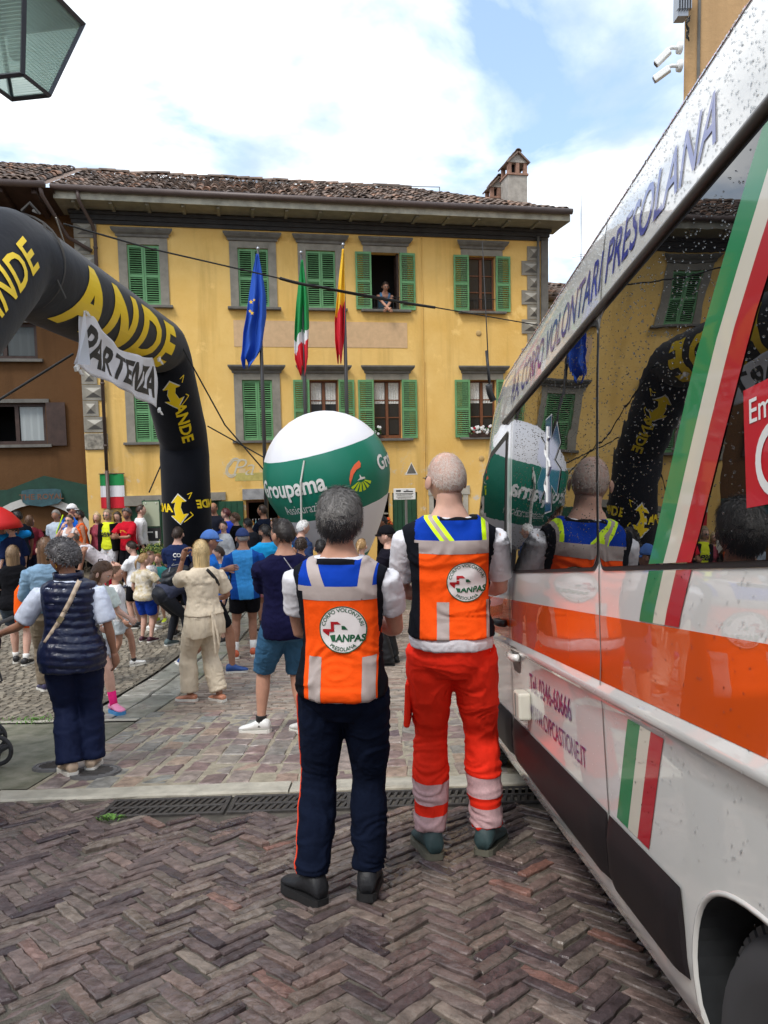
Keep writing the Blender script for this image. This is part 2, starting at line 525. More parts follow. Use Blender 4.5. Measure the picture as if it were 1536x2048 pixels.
SLOPE = math.atan(0.172)
def stone_matrix(x, y, rz, dz=0.0, tx=0.0, ty=0.0):
    dy = (gz(y + 0.05) - gz(y - 0.05)) / 0.1
    return Matrix.Translation((x, y, gz(y) + dz)) @ Matrix.Rotation(math.atan(dy), 4, 'X') @ Matrix.Rotation(rz, 4, 'Z') @ Matrix.Rotation(tx, 4, 'X') @ Matrix.Rotation(ty, 4, 'Y')
def in_view(x, y, pad=0.1):
    v = Vector((x, y, gz(y))) - CAMP
    d = v.dot(_F)
    if d < 0.3: return False
    px = 768 + FPX * v.dot(_R) / d; py = 1024 - FPX * v.dot(_U) / d
    return -1536 * pad < px < 1536 * (1 + pad) and py < 2048 * (1 + pad)
def lay(parent, meshes, spots, limit=298):
    """the stones that show largest are objects, the others one joined part"""
    vis = [s for s in spots if s[6]]
    vis.sort(key=lambda s: s[1])
    first = set(id(s) for s in vis[:limit])
    rest = MB()
    arr = [stone_arrays(m) for m in meshes]
    for s in spots:
        x, y, rz, dz, tx, ty, _, k = s
        Mx = stone_matrix(x, y, rz, dz, tx, ty)
        if id(s) in first:
            o = bpy.data.objects.new('stone', meshes[k]); COL.objects.link(o)
            o.parent = parent; o.matrix_local = Mx
        else:
            c, f = arr[k]
            rest.add([Mx @ Vector(p) for p in c], f)
    return rest

# ---- herringbone slate paving in the foreground
LB, WB = 0.212, 0.053
herr = sheet('herringbone_paving', -6, 6, [i * 0.25 - 4 for i in range(34)], -0.013, pmat('silt_joint', (0.085, 0.075, 0.06), 0.85, var=.5, vscale=7, bump=1.0, bscale=110, bdist=.006))
bm_ = [stone_mesh('stone', LB - 0.006 - 0.004 * (i % 3), WB - 0.005 - 0.003 * (i % 2), 0.03, 0.0034, 100 + i, M_BRICK, 0.16) for i in range(14)]
spots = []
c45 = math.sqrt(0.5)
for m_ in range(-52, 53):
    for k in range(-160, 161):
        for hv in (0, 1):
            if hv == 0: cx, cy, a = k * WB + m_ * LB + LB / 2, k * WB - m_ * LB + WB / 2, 0
            else: cx, cy, a = k * WB + m_ * LB + LB + WB / 2, k * WB - m_ * LB + WB - LB / 2, math.pi / 2
            x = (cx - cy) * c45; y = (cx + cy) * c45 + 1.0
            if not (-4.6 < x < 3.4 and 0.2 < y): continue
            if y > kerb_y(x) - 0.12 or (x > -1.68 and y > kerb_y(x) - 0.50): continue
            spots.append((x + random.uniform(-.004, .004), y + random.uniform(-.004, .004), a + math.pi / 4 + random.gauss(0, 0.045), random.gauss(-0.002, 0.004),
                          random.gauss(0, 0.06), random.gauss(0, 0.02), in_view(x, y, 0.0), random.randrange(14)))
rest = lay(herr, bm_, spots)
o = rest.build('stone_remainder', M_BRICKI, herr, fixn=False); stuff(o)

# ---- concrete kerb strip in cracked lengths
kerb = thing('kerb_strip', 'pale worn concrete strip running behind the slotted drain', 'kerb')
xs = [-6.0, -3.9, -2.45, -0.62, 1.1, 3.0, 6.0]
for a, b2 in zip(xs[:-1], xs[1:]):
    mb = MB(); n = 10
    for i in range(n):
        xa = a + 0.006 + (b2 - a - 0.012) * i / n; xb = a + 0.006 + (b2 - a - 0.012) * (i + 1) / n
    P = []
    for i in range(n + 1):
        x = a + 0.006 + (b2 - a - 0.012) * i / n
        for (dy, dz) in ((-0.105, -0.05), (-0.10, 0.002), (-0.085, 0.012), (0.085, 0.014), (0.095, 0.004), (0.10, -0.05)):
            y = kerb_y(x) + dy + random.uniform(-.008, .008)
            P.append((x, y, gz(y) + dz + random.uniform(-.003, .003)))
    F = [(i * 6 + j, (i + 1) * 6 + j, (i + 1) * 6 + j + 1, i * 6 + j + 1) for i in range(n) for j in range(5)]
    mb.add(P, F)
    mb.build('kerb_length', M_CONC, kerb, smooth=False)

# ---- slotted drain: cast sections with two rows of slanting slots
GX0, GX1, NS = -1.66, 1.94, 5
mb = MB(); L0 = (GX1 - GX0) / NS
pit = MB()
P = []
for i in range(21):
    x = GX0 + (GX1 - GX0) * i / 20
    for (dy, dz) in ((-0.46, 0.0), (-0.46, -0.2), (-0.125, -0.2), (-0.125, 0.0)):
        y = kerb_y(x) + dy; P.append((x, y, gz(y) + dz - 0.012))
pit.add(P, [(i * 4 + j, (i + 1) * 4 + j, (i + 1) * 4 + j + 1, i * 4 + j + 1) for i in range(20) for j in range(3)])
drain_ord = ['beside the weeds at the left end of the channel', 'second in the channel from the weeds', 'in the middle of the channel', 'fourth in the channel, beside the ambulance', 'at the far end of the channel under the ambulance']
for k in range(NS):
    xa = GX0 + L0 * k + 0.008; xb = GX0 + L0 * (k + 1) - 0.008
    xm = (xa + xb) / 2; ym = kerb_y(xm) - 0.29
    t = thing('drain_grate', 'cast iron slotted drain grate ' + drain_ord[k], 'drain grate', group='drain grates in the channel')
    t.matrix_world = stone_matrix(xm, ym, 0.048, 0.004)
    hl = (xb - xa) / 2; hw = 0.155
    fr = MB()
    fr.box((0, -hw + 0.012, -0.015), (2 * hl, 0.024, 0.03)); fr.box((0, hw - 0.012, -0.015), (2 * hl, 0.024, 0.03))
    fr.box((0, 0, -0.015), (2 * hl - 0.048, 0.026, 0.028))
    fr.box((-hl + 0.012, 0, -0.016), (0.024, 2 * hw - 0.048, 0.03)); fr.box((hl - 0.012, 0, -0.016), (0.024, 2 * hw - 0.048, 0.03))
    bevel(fr.build('frame', M_IRON, t), 0.003)
    nb = 17
    barm = None
    for i in range(1, nb):
        for sgn in (-1, 1):
            x = -hl + 2 * hl * i / nb
            if barm is None:
                b_ = MB(); b_.box((0, 0, 0), (0.017, 0.128, 0.022), rot=Matrix.Rotation(R(-14), 3, 'Z'))
                barm = b_.mesh('bar'); barm.materials.append(M_IRON)
            o = bpy.data.objects.new('bar', barm); COL.objects.link(o); o.parent = t; o.location = (x, sgn * 0.0725, -0.0165)
o = pit.build('drain_channel', M_DARK); structure(o)

# ---- porphyry setts behind the kerb
sett = sheet('sett_paving', -2.32, 6, [4.3 + i * 0.2 for i in range(14)], -0.007, pmat('pale_joint', (0.30, 0.265, 0.20), 0.9, var=.3, vscale=12, bump=.8, bscale=90, bdist=.005))
sm_ = [stone_mesh('stone', 0.150 + 0.006 * (i % 3), 0.20 + 0.02 * (i % 4), 0.03, 0.008, 300 + i, M_SETT, 0.10) for i in range(12)]
spots = []
ci = 0
x = -2.22
while x < 3.2:
    y = kerb_y(x) + 0.12 + random.uniform(0, 0.1)
    while y < 6.75:
        k = random.randrange(12)
        ln = 0.20 + 0.02 * (k % 4)
        y += ln / 2
        xx = x + 0.02 * math.sin(y * 1.7 + ci)
        spots.append((xx, y, random.gauss(0, 0.02), random.gauss(-0.002, 0.003), random.gauss(0, 0.012), random.gauss(0, 0.02), in_view(xx, y, 0.0), k))
        y += ln / 2 + 0.008
    x += 0.174 + random.uniform(-.005, .005); ci += 1
rest = lay(sett, sm_, spots)
stuff(rest.build('stone_remainder', M_SETTI, sett, fixn=False))

# ---- rows of thin bricks beyond
thin = sheet('thin_brick_paving', -2.28, 6, [6.74 + i * 0.25 for i in range(27)], -0.012, M_JOINT)
mb = MB()
y = 6.80
while y < 13.2:
    x = -2.25 + random.uniform(0, 0.2)
    wth = random.choice((0.055, 0.062, 0.07))
    while x < 3.4:
        ln = random.uniform(0.2, 0.36)
        Mx = stone_matrix(x + ln / 2, y, random.gauss(0, 0.012), random.gauss(0, 0.003), random.gauss(0, 0.02), 0)
        hx, hy = ln / 2 - 0.005, wth / 2 - 0.005
        P = [(-hx, -hy, -.02), (hx, -hy, -.02), (hx, hy, -.02), (-hx, hy, -.02), (-hx + .006, -hy + .006, .004), (hx - .006, -hy + .006, .004), (hx - .006, hy - .006, .004), (-hx + .006, hy - .006, .004)]
        mb.add([Mx @ Vector(p) for p in P], [(4, 5, 6, 7), (0, 1, 5, 4), (1, 2, 6, 5), (2, 3, 7, 6), (3, 0, 4, 7)])
        x += ln
    y += wth
stuff(mb.build('stone_rows', M_THIN, thin, fixn=False))

# ---- strip of large grey slabs, mossy concrete patch, plaza of small cobbles
strip = sheet('slab_strip', -2.95, -2.28, [6.6 + i * 0.3 for i in range(40)], -0.02, M_EARTH)
y = 6.65; i = 0
while y < 16:
    ln = random.uniform(0.7, 1.15)
    for (xa, xb) in ((-2.93, -2.62), (-2.60, -2.30)):
        sl = stone_mesh('slab', xb - xa - 0.01, ln - 0.02, 0.03, 0.008, 500 + i, M_SLAB, 0.05); i += 1
        o = bpy.data.objects.new('slab', sl); COL.objects.link(o); o.parent = strip
        o.matrix_local = stone_matrix((xa + xb) / 2, y + ln / 2, random.gauss(0, .01), random.gauss(0.0, .002), random.gauss(0, .006), random.gauss(0, .01))
    y += ln
patch = sheet('concrete_patch', -9, -2.33, [4.5 + i * 0.25 for i in range(9)], -0.006, M_MOSSC, 6)
edge = MB()
for i in range(12):
    a = -9 + i * 0.556
    mw = MB()
edge_st = sheet('stone_edging', -9, -2.33, [6.52, 6.62], 0.002, M_CONC, 6)
plaza = sheet('plaza_paving', -14, -2.97, [6.66 + i * 0.25 for i in range(64)], -0.006, pmat('plaza_joint', (0.135, 0.118, 0.09), .85, var=.3, vscale=6))
mb = MB()
y = 6.7
while y < 17.2:
    st = 0.105 if y < 12 else 0.15
    x = -3.02 - random.uniform(0, st)
    while x > -0.62 * y - 1.2 and x > -11:
        cx = x + 0.02 * random.uniform(-1, 1); cy = y + 0.05 * math.sin(x * 2.6) + random.uniform(-.012, .012)
        Mx = stone_matrix(cx, cy, random.gauss(0, .10), random.gauss(0, .002), random.gauss(0, .03), random.gauss(0, .03))
        h_ = st / 2 - 0.008
        P = [(-h_, -h_, -.02), (h_, -h_, -.02), (h_, h_, -.02), (-h_, h_, -.02), (-h_ * .82, -h_ * .82, .004), (h_ * .82, -h_ * .82, .004), (h_ * .82, h_ * .82, .004), (-h_ * .82, h_ * .82, .004)]
        mb.add([Mx @ Vector(p) for p in P], [(4, 5, 6, 7), (0, 1, 5, 4), (1, 2, 6, 5), (2, 3, 7, 6), (3, 0, 4, 7)])
        x -= st
    y += st
stuff(mb.build('cobbles', M_COB, plaza, fixn=False))
far_plaza = sheet('plaza_slab', -2.27, 16, [13.3 + i * 0.5 for i in range(16)], -0.01, M_COB)

# ---- manhole covers, weeds by the grate
for (px, py, r_, lab) in ((190, 1545, 0.17, 'round dark iron manhole cover in the setts beside the beige shoes'), (108, 1533, 0.14, 'small iron manhole cover at the edge of the mossy concrete')):
    P = gpt(px, py)
    t = thing('manhole_cover', lab, 'manhole cover', group='manhole covers in the setts')
    t.matrix_world = stone_matrix(P.x, P.y, 0, 0.004)
    m_ = MB(); m_.lathe([(0.0, 0.006), (r_ * 0.86, 0.006)], 28); m_.lathe([(r_ * 0.86, 0.006), (r_ * 0.87, 0.001), (r_ * 0.9, 0.001), (r_ * 0.91, 0.007), (r_, 0.007), (r_ + 0.004, -0.02)], 28)
    m_.build('lid', pmat('worn_iron', (0.13, 0.13, 0.135), 0.5, metal=0.1, var=0.25, vscale=20), t)
    g_ = MB()
    for i in range(-3, 4):
        hwid = math.sqrt(max(0, (r_ * 0.7) ** 2 - (i * r_ * 0.2) ** 2))
        if hwid > 0.02: g_.box((0, i * r_ * 0.2, 0.008), (2 * hwid, r_ * 0.07, 0.004))
    g_.build('tread_ribs', M_IRON, t)
M_WEED = pmat('weed_green', (0.10, 0.22, 0.035), 0.6, var=0.4, vscale=30)
def tuft(name, x, y, n, r_, hgt, label):
    m_ = MB()
    for i in range(n):
        a = random.uniform(0, 6.28); d = random.uniform(0, r_); l_ = hgt * random.uniform(0.4, 1); b_ = random.uniform(0, 6.28)
        bx, by = x + d * math.cos(a), y + d * math.sin(a) * 0.5
        z = gz(by) + 0.0
        ex, ey = math.cos(b_), math.sin(b_)
        m_.add([(bx, by, z), (bx + ex * l_ * 0.5 - ey * l_ * .3, by + ey * l_ * .5 + ex * l_ * .3, z + l_ * .7), (bx + ex * l_, by + ey * l_, z + l_ * .8), (bx + ex * l_ * .5 + ey * l_ * .3, by + ey * l_ * .5 - ex * l_ * .3, z + l_ * .6)], [(0, 1, 2, 3)])
    o = m_.build(name, M_WEED); o['kind'] = 'stuff'; tag(o, label, 'weeds'); return o
P = gpt(222, 1640); tuft('weeds', P.x, P.y, 60, 0.09, 0.03, 'small bright green weeds at the end of the drain')
P = gpt(70, 1440); tuft('weeds', P.x, P.y, 220, 0.45, 0.028, 'green moss and weeds along the edge of the concrete patch')
# ================================================================== YELLOW HOUSE
FDIR = Vector((0.98168, 0.19054, 0))
FN = Vector((0.19054, -0.98168, 0))          # out of the facade, towards the street
FO = Vector((-1.8102, 18.8, 0)) + FDIR * (-5.541)      # left corner of the facade
FROT = math.atan2(FDIR.y, FDIR.x)
def plaster(name, c1, c2, peel=None, top=1.6):
    m = bpy.data.materials.new(name); m.use_nodes = True
    t = m.node_tree; b = t.nodes['Principled BSDF']
    b.inputs['Roughness'].default_value = 0.9
    b.inputs['Specular IOR Level'].default_value = 0.15
    tcn = t.nodes.new('ShaderNodeTexCoord')
    def noise_(sc, det, ro=0.6, st=None):
        n = t.nodes.new('ShaderNodeTexNoise'); n.inputs['Scale'].default_value = sc; n.inputs['Detail'].default_value = det; n.inputs['Roughness'].default_value = ro
        if st:
            mp_ = t.nodes.new('ShaderNodeMapping'); mp_.inputs['Scale'].default_value = st
            t.links.new(tcn.outputs['Object'], mp_.inputs[0]); t.links.new(mp_.outputs[0], n.inputs['Vector'])
        else: t.links.new(tcn.outputs['Object'], n.inputs['Vector'])
        return n
    def rng(src, a, b2, c=0, d=1):
        r_ = t.nodes.new('ShaderNodeMapRange'); r_.inputs[1].default_value = a; r_.inputs[2].default_value = b2; r_.inputs[3].default_value = c; r_.inputs[4].default_value = d
        t.links.new(src, r_.inputs[0]); return r_.outputs[0]
    def mix(f_, a, b2):
        x_ = t.nodes.new('ShaderNodeMix'); x_.data_type = 'RGBA'
        t.links.new(f_, x_.inputs[0])
        for s_, i in ((a, 6), (b2, 7)):
            if isinstance(s_, tuple): x_.inputs[i].default_value = (*s_, 1)
            else: t.links.new(s_, x_.inputs[i])
        return x_.outputs[2]
    c = mix(rng(noise_(0.7, 8, 0.65).outputs['Fac'], 0.3, 0.7), c1, c2)
    c = mix(rng(noise_(1.0, 6, 0.6, (2.2, 2.2, 0.18)).outputs['Fac'], 0.50, 0.72, 0, 0.65), c, tuple(q * 0.66 for q in c1))
    if peel:
        sp = t.nodes.new('ShaderNodeSeparateXYZ'); t.links.new(tcn.outputs['Object'], sp.inputs[0])
        hz = rng(sp.outputs[2], top, top + 1.6, 1, 0)
        nn = noise_(2.2, 9, 0.72)
        pm = t.nodes.new('ShaderNodeMath'); pm.operation = 'MULTIPLY'
        t.links.new(rng(nn.outputs['Fac'], 0.56, 0.60), pm.inputs[0]); t.links.new(hz, pm.inputs[1])
        c = mix(pm.outputs[0], c, peel)
        c = mix(rng(noise_(1.3, 7).outputs['Fac'], 0.60, 0.66, 0, 0.7), c, tuple(min(1, q * 1.08) for q in c2))
    t.links.new(c, b.inputs['Base Color'])
    bn = t.nodes.new('ShaderNodeBump'); bn.inputs['Strength'].default_value = 0.35; bn.inputs['Distance'].default_value = 0.02
    t.links.new(noise_(14, 8).outputs['Fac'], bn.inputs['Height']); t.links.new(bn.outputs[0], b.inputs['Normal'])
    return m
M_YEL = plaster('yellow_plaster', (0.74, 0.455, 0.125), (0.86, 0.59, 0.215), (0.62, 0.56, 0.47))
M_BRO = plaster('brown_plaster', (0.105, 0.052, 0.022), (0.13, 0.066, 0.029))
M_BEI = plaster('beige_plaster', (0.48, 0.30, 0.15), (0.54, 0.35, 0.18))
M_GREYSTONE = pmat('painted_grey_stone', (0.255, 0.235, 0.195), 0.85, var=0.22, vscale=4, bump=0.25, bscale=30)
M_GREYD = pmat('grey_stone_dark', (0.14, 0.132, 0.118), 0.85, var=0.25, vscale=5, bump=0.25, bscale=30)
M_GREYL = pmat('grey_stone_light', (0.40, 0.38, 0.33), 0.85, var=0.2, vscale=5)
M_SHUT = pmat('green_shutter', (0.125, 0.30, 0.130), 0.55, var=0.22, vscale=4)
M_WOOD = pmat('brown_window_wood', (0.17, 0.065, 0.03), 0.5, var=0.25, vscale=8, stretch=(6, 6, 1))
M_DWOOD = pmat('dark_wood', (0.05, 0.028, 0.022), 0.6, var=0.3, vscale=6)
M_GLASS = pmat('window_glass', (0.025, 0.028, 0.03), 0.06, spec=0.8)
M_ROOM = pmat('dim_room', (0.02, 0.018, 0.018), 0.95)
M_LACE = pmat('lace_curtain', (0.62, 0.62, 0.60), 0.9, var=0.25, vscale=40)
M_GUT = pmat('brown_gutter', (0.085, 0.058, 0.05), 0.45, var=0.2, vscale=3)
M_EAVE = pmat('eave_paint', (0.36, 0.345, 0.28), 0.75, var=0.3, vscale=5, stretch=(1, 1, 1))
M_SOFF = pmat('soffit', (0.24, 0.225, 0.175), 0.8, var=0.2, vscale=4)
M_TILE = stone_mat('roof_tile', [(0, (0.075, 0.055, 0.045)), (0.3, (0.13, 0.095, 0.075)), (0.6, (0.18, 0.125, 0.095)), (0.82, (0.21, 0.15, 0.115)), (0.95, (0.30, 0.17, 0.11)), (1, (0.36, 0.20, 0.13))], (0.8, 0.95), nscale=9)
M_TILEI = stone_mat('roof_tile_rest', [(0, (0.075, 0.055, 0.045)), (0.3, (0.13, 0.095, 0.075)), (0.6, (0.18, 0.125, 0.095)), (0.82, (0.21, 0.15, 0.115)), (0.95, (0.30, 0.17, 0.11)), (1, (0.36, 0.20, 0.13))], (0.8, 0.95), True, nscale=9)
M_DGREEN = pmat('dark_green_door', (0.018, 0.075, 0.04), 0.5, var=0.2, vscale=4)
M_BLACK = pmat('black_iron', (0.012, 0.012, 0.013), 0.5)
M_WHITE = pmat('white_paint', (0.78, 0.78, 0.76), 0.6)

def wall_open(mb, s0, s1, z0, z1, ops, depth=0.22, mi=0):
    """front skin of a wall in local x (along), z (up), y=0 out, with reveals of the openings"""
    X = sorted(set([s0, s1] + [q for o_ in ops for q in (o_[0], o_[1])])); Z = sorted(set([z0, z1] + [q for o_ in ops for q in (o_[2], o_[3])]))
    X = [q for q in X if s0 <= q <= s1]; Z = [q for q in Z if z0 <= q <= z1]
    for i in range(len(X) - 1):
        for j in range(len(Z) - 1):
            cx, cz = (X[i] + X[i + 1]) / 2, (Z[j] + Z[j + 1]) / 2
            if any(o_[0] < cx < o_[1] and o_[2] < cz < o_[3] for o_ in ops): continue
            mb.add([(X[i], 0, Z[j]), (X[i + 1], 0, Z[j]), (X[i + 1], 0, Z[j + 1]), (X[i], 0, Z[j + 1])], [(0, 1, 2, 3)], mi)
    for (a, b2, c, d) in ops:
        mb.add([(a, 0, c), (b2, 0, c), (b2, 0, d), (a, 0, d), (a, depth, c), (b2, depth, c), (b2, depth, d), (a, depth, d)],
               [(0, 4, 5, 1), (1, 5, 6, 2), (2, 6, 7, 3), (3, 7, 4, 0)], mi)

house = thing('yellow_house', 'yellow plastered three-storey house with green louvred shutters and grey quoins', 'building', FO, FROT)
WS = [1.56, 4.18, 5.87, 7.54, 10.15]
UZ, LZ = (6.62, 8.06), (3.30, 4.82)
HW = 0.375
ops = []
for s_ in WS:
    ops.append((s_ - HW, s_ + HW, *UZ)); ops.append((s_ - HW, s_ + HW, *LZ))
GF = [(0.95, 1.9, 0.0, 1.72), (2.55, 3.2, 0.0, 1.8), (3.80, 4.66, 0.05, 1.78), (6.35, 7.55, 0.7, 1.86), (7.62, 8.3, 0.02, 1.86), (8.75, 9.55, 0.02, 1.75), (10.6, 11.5, 0.02, 1.80)]
mb = MB(); HL, HT = 12.0, 8.82
wall_open(mb, 0, HL, -0.3, HT, ops + GF)
mb.add([(0, 0, -0.3), (0, 8, -0.3), (0, 8, HT), (0, 0, HT)], [(0, 1, 2, 3)]); mb.add([(HL, 0, -0.3), (HL, 0, HT), (HL, 8, HT), (HL, 8, -0.3)], [(0, 1, 2, 3)])
mb.add([(0, 8, -0.3), (HL, 8, -0.3), (HL, 8, HT), (0, 8, HT)], [(0, 1, 2, 3)])
mb.build('wall', M_YEL, house, fixn=False)
# dim rooms behind the openings
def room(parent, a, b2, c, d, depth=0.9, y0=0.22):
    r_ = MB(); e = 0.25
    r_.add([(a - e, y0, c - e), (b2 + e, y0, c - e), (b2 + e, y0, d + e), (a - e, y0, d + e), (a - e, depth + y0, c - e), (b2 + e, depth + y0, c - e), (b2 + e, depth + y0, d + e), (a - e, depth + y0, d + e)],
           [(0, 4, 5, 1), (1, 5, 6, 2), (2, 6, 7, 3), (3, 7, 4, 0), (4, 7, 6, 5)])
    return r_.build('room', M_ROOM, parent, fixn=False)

def louvre(parent, x0, x1, z0, z1, y, ang=0.0, hinge=0, mat_=M_SHUT, slats=True, name='shutter'):
    """a louvred leaf: stiles and rails, the slats joined as one part; ang turns it about its hinge edge"""
    wd, ht = x1 - x0, z1 - z0
    m_ = MB(); st = 0.045; th = 0.032
    m_.box((st / 2, 0, ht / 2), (st, th, ht)); m_.box((wd - st / 2, 0, ht / 2), (st, th, ht))
    rails = [(0.035, 0.07), (ht * 0.49, 0.07), (ht - 0.03, 0.06)]
    for zc_, hh in rails: m_.box((wd / 2, 0, zc_), (wd - 2 * st, th - 0.004, hh))
    if slats: pass
    sh = m_.build(name, mat_, parent)
    hx = x0 if hinge == 0 else x1
    sh.location = (hx, y, z0); sh.rotation_euler = (0, 0, ang)
    off = 0 if hinge == 0 else -wd
    for v in sh.data.vertices: v.co.x += off
    bands = [(0.07, ht * 0.49 - 0.035), (ht * 0.49 + 0.035, ht - 0.06)]
    sl = MB()
    rot = Matrix.Rotation(R(38), 3, 'X')
    for a, b2 in bands:
        n = max(3, int((b2 - a) / 0.052))
        for i in range(n):
            sl.box((wd / 2 + off, 0.0, a + (b2 - a) * (i + 0.5) / n), (wd - 2 * st, 0.040, 0.007), rot)
    so = sl.build('slats', mat_, sh); stuff(so)
    return sh

def casement(parent, s_, z0, z1, y, curtain=False, leafs=2, wood=M_WOOD, hw=HW):
    w_ = MB()
    w_.box((s_ - hw + 0.025, y, (z0 + z1) / 2), (0.05, 0.06, z1 - z0)); w_.box((s_ + hw - 0.025, y, (z0 + z1) / 2), (0.05, 0.06, z1 - z0))
    w_.box((s_, y, z1 - 0.025), (2 * hw - 0.1, 0.06, 0.05)); w_.box((s_, y, z0 + 0.04), (2 * hw - 0.1, 0.06, 0.08)); w_.box((s_, y - 0.005, (z0 + z1) / 2), (0.07, 0.07, z1 - z0 - 0.13))
    for q in (0.36, 0.66):
        for sg in (-1, 1): w_.box((s_ + sg * hw / 2, y, z0 + (z1 - z0) * q), (hw - 0.085, 0.045, 0.028))
    wo_ = w_.build('window', wood, parent)
    for sg in (-1, 1):
        for (a, b2) in ((0.055, 0.36), (0.36, 0.66), (0.66, 0.965)):
            g_ = MB(); g_.box((s_ + sg * hw / 2, y + 0.004, z0 + (z1 - z0) * (a + b2) / 2), (hw - 0.085, 0.006, (z1 - z0) * (b2 - a) - 0.028))
            g_.build('pane', M_GLASS, wo_)
        if curtain:
            c_ = MB(); n = 12
            P = []
            for i in range(n + 1):
                x = s_ + sg * hw / 2 - (hw - 0.1) / 2 + (hw - 0.1) * i / n
                P += [(x, y - 0.012 + 0.008 * math.sin(i * 2.2), z0 + (z1 - z0) * 0.60), (x, y - 0.012 + 0.005 * math.sin(i * 2.2), z1 - 0.06)]
            c_.add(P, [(2 * i, 2 * i + 2, 2 * i + 3, 2 * i + 1) for i in range(n)])
            c_.build('lace_curtain', M_LACE, wo_, fixn=False)
    return wo_

def surround(parent, s_, z0, z1):
    m_ = MB(); w_ = 0.20
    m_.box((s_ - HW - w_ / 2, -0.012, (z0 + z1) / 2 + 0.08), (w_, 0.03, z1 - z0 + 0.16)); m_.box((s_ + HW + w_ / 2, -0.012, (z0 + z1) / 2 + 0.08), (w_, 0.03, z1 - z0 + 0.16))
    m_.box((s_, -0.0125, z1 + 0.08), (2 * HW - 0.004, 0.03, 0.16))
    sr = m_.build('window_surround', M_GREYSTONE, parent)
    c_ = MB()
    prof = [(-0.028, 0.16), (-0.06, 0.17), (-0.07, 0.22), (-0.12, 0.26), (-0.16, 0.32), (-0.16, 0.36), (0.0, 0.37)]
    for i, (y, z) in enumerate(prof): pass
    P = []
    for ex, sgn in ((-1, -1), (1, 1)):
        for (y, z) in prof: P.append((s_ + sgn * (HW + w_ - 0.02 - y * 1.0), y, z1 + z))
    n = len(prof)
    F = [(i, i + 1, n + i + 1, n + i) for i in range(n - 1)] + [tuple(range(n)), tuple(range(2 * n - 1, n - 1, -1))]
    c_.add(P, F)
    c_.build('cornice', M_GREYD, sr)
    d_ = MB(); d_.box((s_, -0.05, z0 - 0.035), (2 * HW + 0.56, 0.14, 0.065))
    bevel(d_.build('sill', M_GREYD, sr), 0.01)
    return sr
for k, s_ in enumerate(WS):
    for lev, (z0, z1) in enumerate((UZ, LZ)):
        surround(house, s_, z0, z1)
        closed = (lev == 0 and k in (0, 1, 2)) or (lev == 1 and k in (0, 1))
        if closed:
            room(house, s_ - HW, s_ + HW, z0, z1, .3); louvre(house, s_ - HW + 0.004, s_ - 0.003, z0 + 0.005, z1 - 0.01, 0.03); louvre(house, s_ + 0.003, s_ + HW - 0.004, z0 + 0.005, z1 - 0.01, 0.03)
        else:
            louvre(house, s_ - HW - 0.41, s_ - HW, z0 - 0.005, z1 + 0.0, -0.055, R(-3.0), 1); louvre(house, s_ + HW, s_ + HW + 0.41, z0 - 0.005, z1 + 0.0, -0.055, R(3.0), 0)
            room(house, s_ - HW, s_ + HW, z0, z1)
            if not (lev == 0 and k == 3): casement(house, s_, z0 + 0.005, z1 - 0.005, 0.15, curtain=(lev == 1))
# open window with the inner leaf folded in, small iron rails
for k, s_ in ((3, WS[3]), (4, WS[4])):
    g_ = MB(); z0 = UZ[0]
    g_.tube([(s_ - HW, 0.03, z0 + 0.33), (s_ + HW, 0.03, z0 + 0.33)], 0.011, 6); g_.tube([(s_ - HW, 0.03, z0 + 0.05), (s_ + HW, 0.03, z0 + 0.05)], 0.008, 6)
    for i in range(1, 9): g_.tube([(s_ - HW + 2 * HW * i / 9, 0.03, z0 + 0.05), (s_ - HW + 2 * HW * i / 9, 0.03, z0 + 0.33)], 0.006, 5)
    g_.build('window_rail', M_BLACK, house)
lf = MB(); lf.box((0, -0.18, 0.71), (0.05, 0.36, 1.42)); o = lf.build('open_casement', M_DWOOD, house); o.location = (WS[3] + HW - 0.035, 0.42, UZ[0] + 0.01)
# grey quoins painted and carved as diamond blocks
def quoins(parent, left, z0, z1, x_edge, names='quoin'):
    z = z0; i = 0
    while z < z1 - 0.2:
        wd = 0.52 if i % 2 == 0 else 0.36; hh = 0.385
        xa, xb = (x_edge, x_edge + wd) if left else (x_edge - wd, x_edge)
        q = MB(); g = 0.012
        q.box(((xa + xb) / 2, -0.012, z + hh / 2), (wd - 0.004, 0.03, hh - g))
        qo = q.build(names, M_GREYSTONE, parent)
        ins = 0.075
        x0_, x1_, za, zb = xa + ins, xb - ins, z + ins, z + hh - ins
        cx, cz = (x0_ + x1_) / 2, (za + zb) / 2
        d_ = MB(); y0 = -0.0285; y1 = -0.075  # dark lower and light upper facet: light from above put into the colour
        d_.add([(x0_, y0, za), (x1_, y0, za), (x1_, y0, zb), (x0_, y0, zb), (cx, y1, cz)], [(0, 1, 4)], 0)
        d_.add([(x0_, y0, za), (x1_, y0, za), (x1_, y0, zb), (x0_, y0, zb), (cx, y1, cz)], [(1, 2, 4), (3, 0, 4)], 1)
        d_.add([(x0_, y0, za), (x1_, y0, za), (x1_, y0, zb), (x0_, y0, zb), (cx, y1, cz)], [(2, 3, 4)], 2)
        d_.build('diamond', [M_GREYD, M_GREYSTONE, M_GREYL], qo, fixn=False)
        z += hh; i += 1
quoins(house, True, 3.55, 8.55, 0.0); quoins(house, False, 2.2, 8.55, HL - 0.22)
st_ = MB(); st_.box((0.27, -0.015, 3.33), (0.54, 0.05, 0.40)); bevel(st_.build('corner_stone', pmat('rough_stone', (0.28, 0.255, 0.21), 0.9, var=0.5, vscale=9, bump=1, bscale=18), house), 0.02)
pl = MB(); pl.box((HL - 0.09, -0.02, 4.3), (0.20, 0.06, 8.6)); pl.build('corner_pilaster', M_GREYD, house)
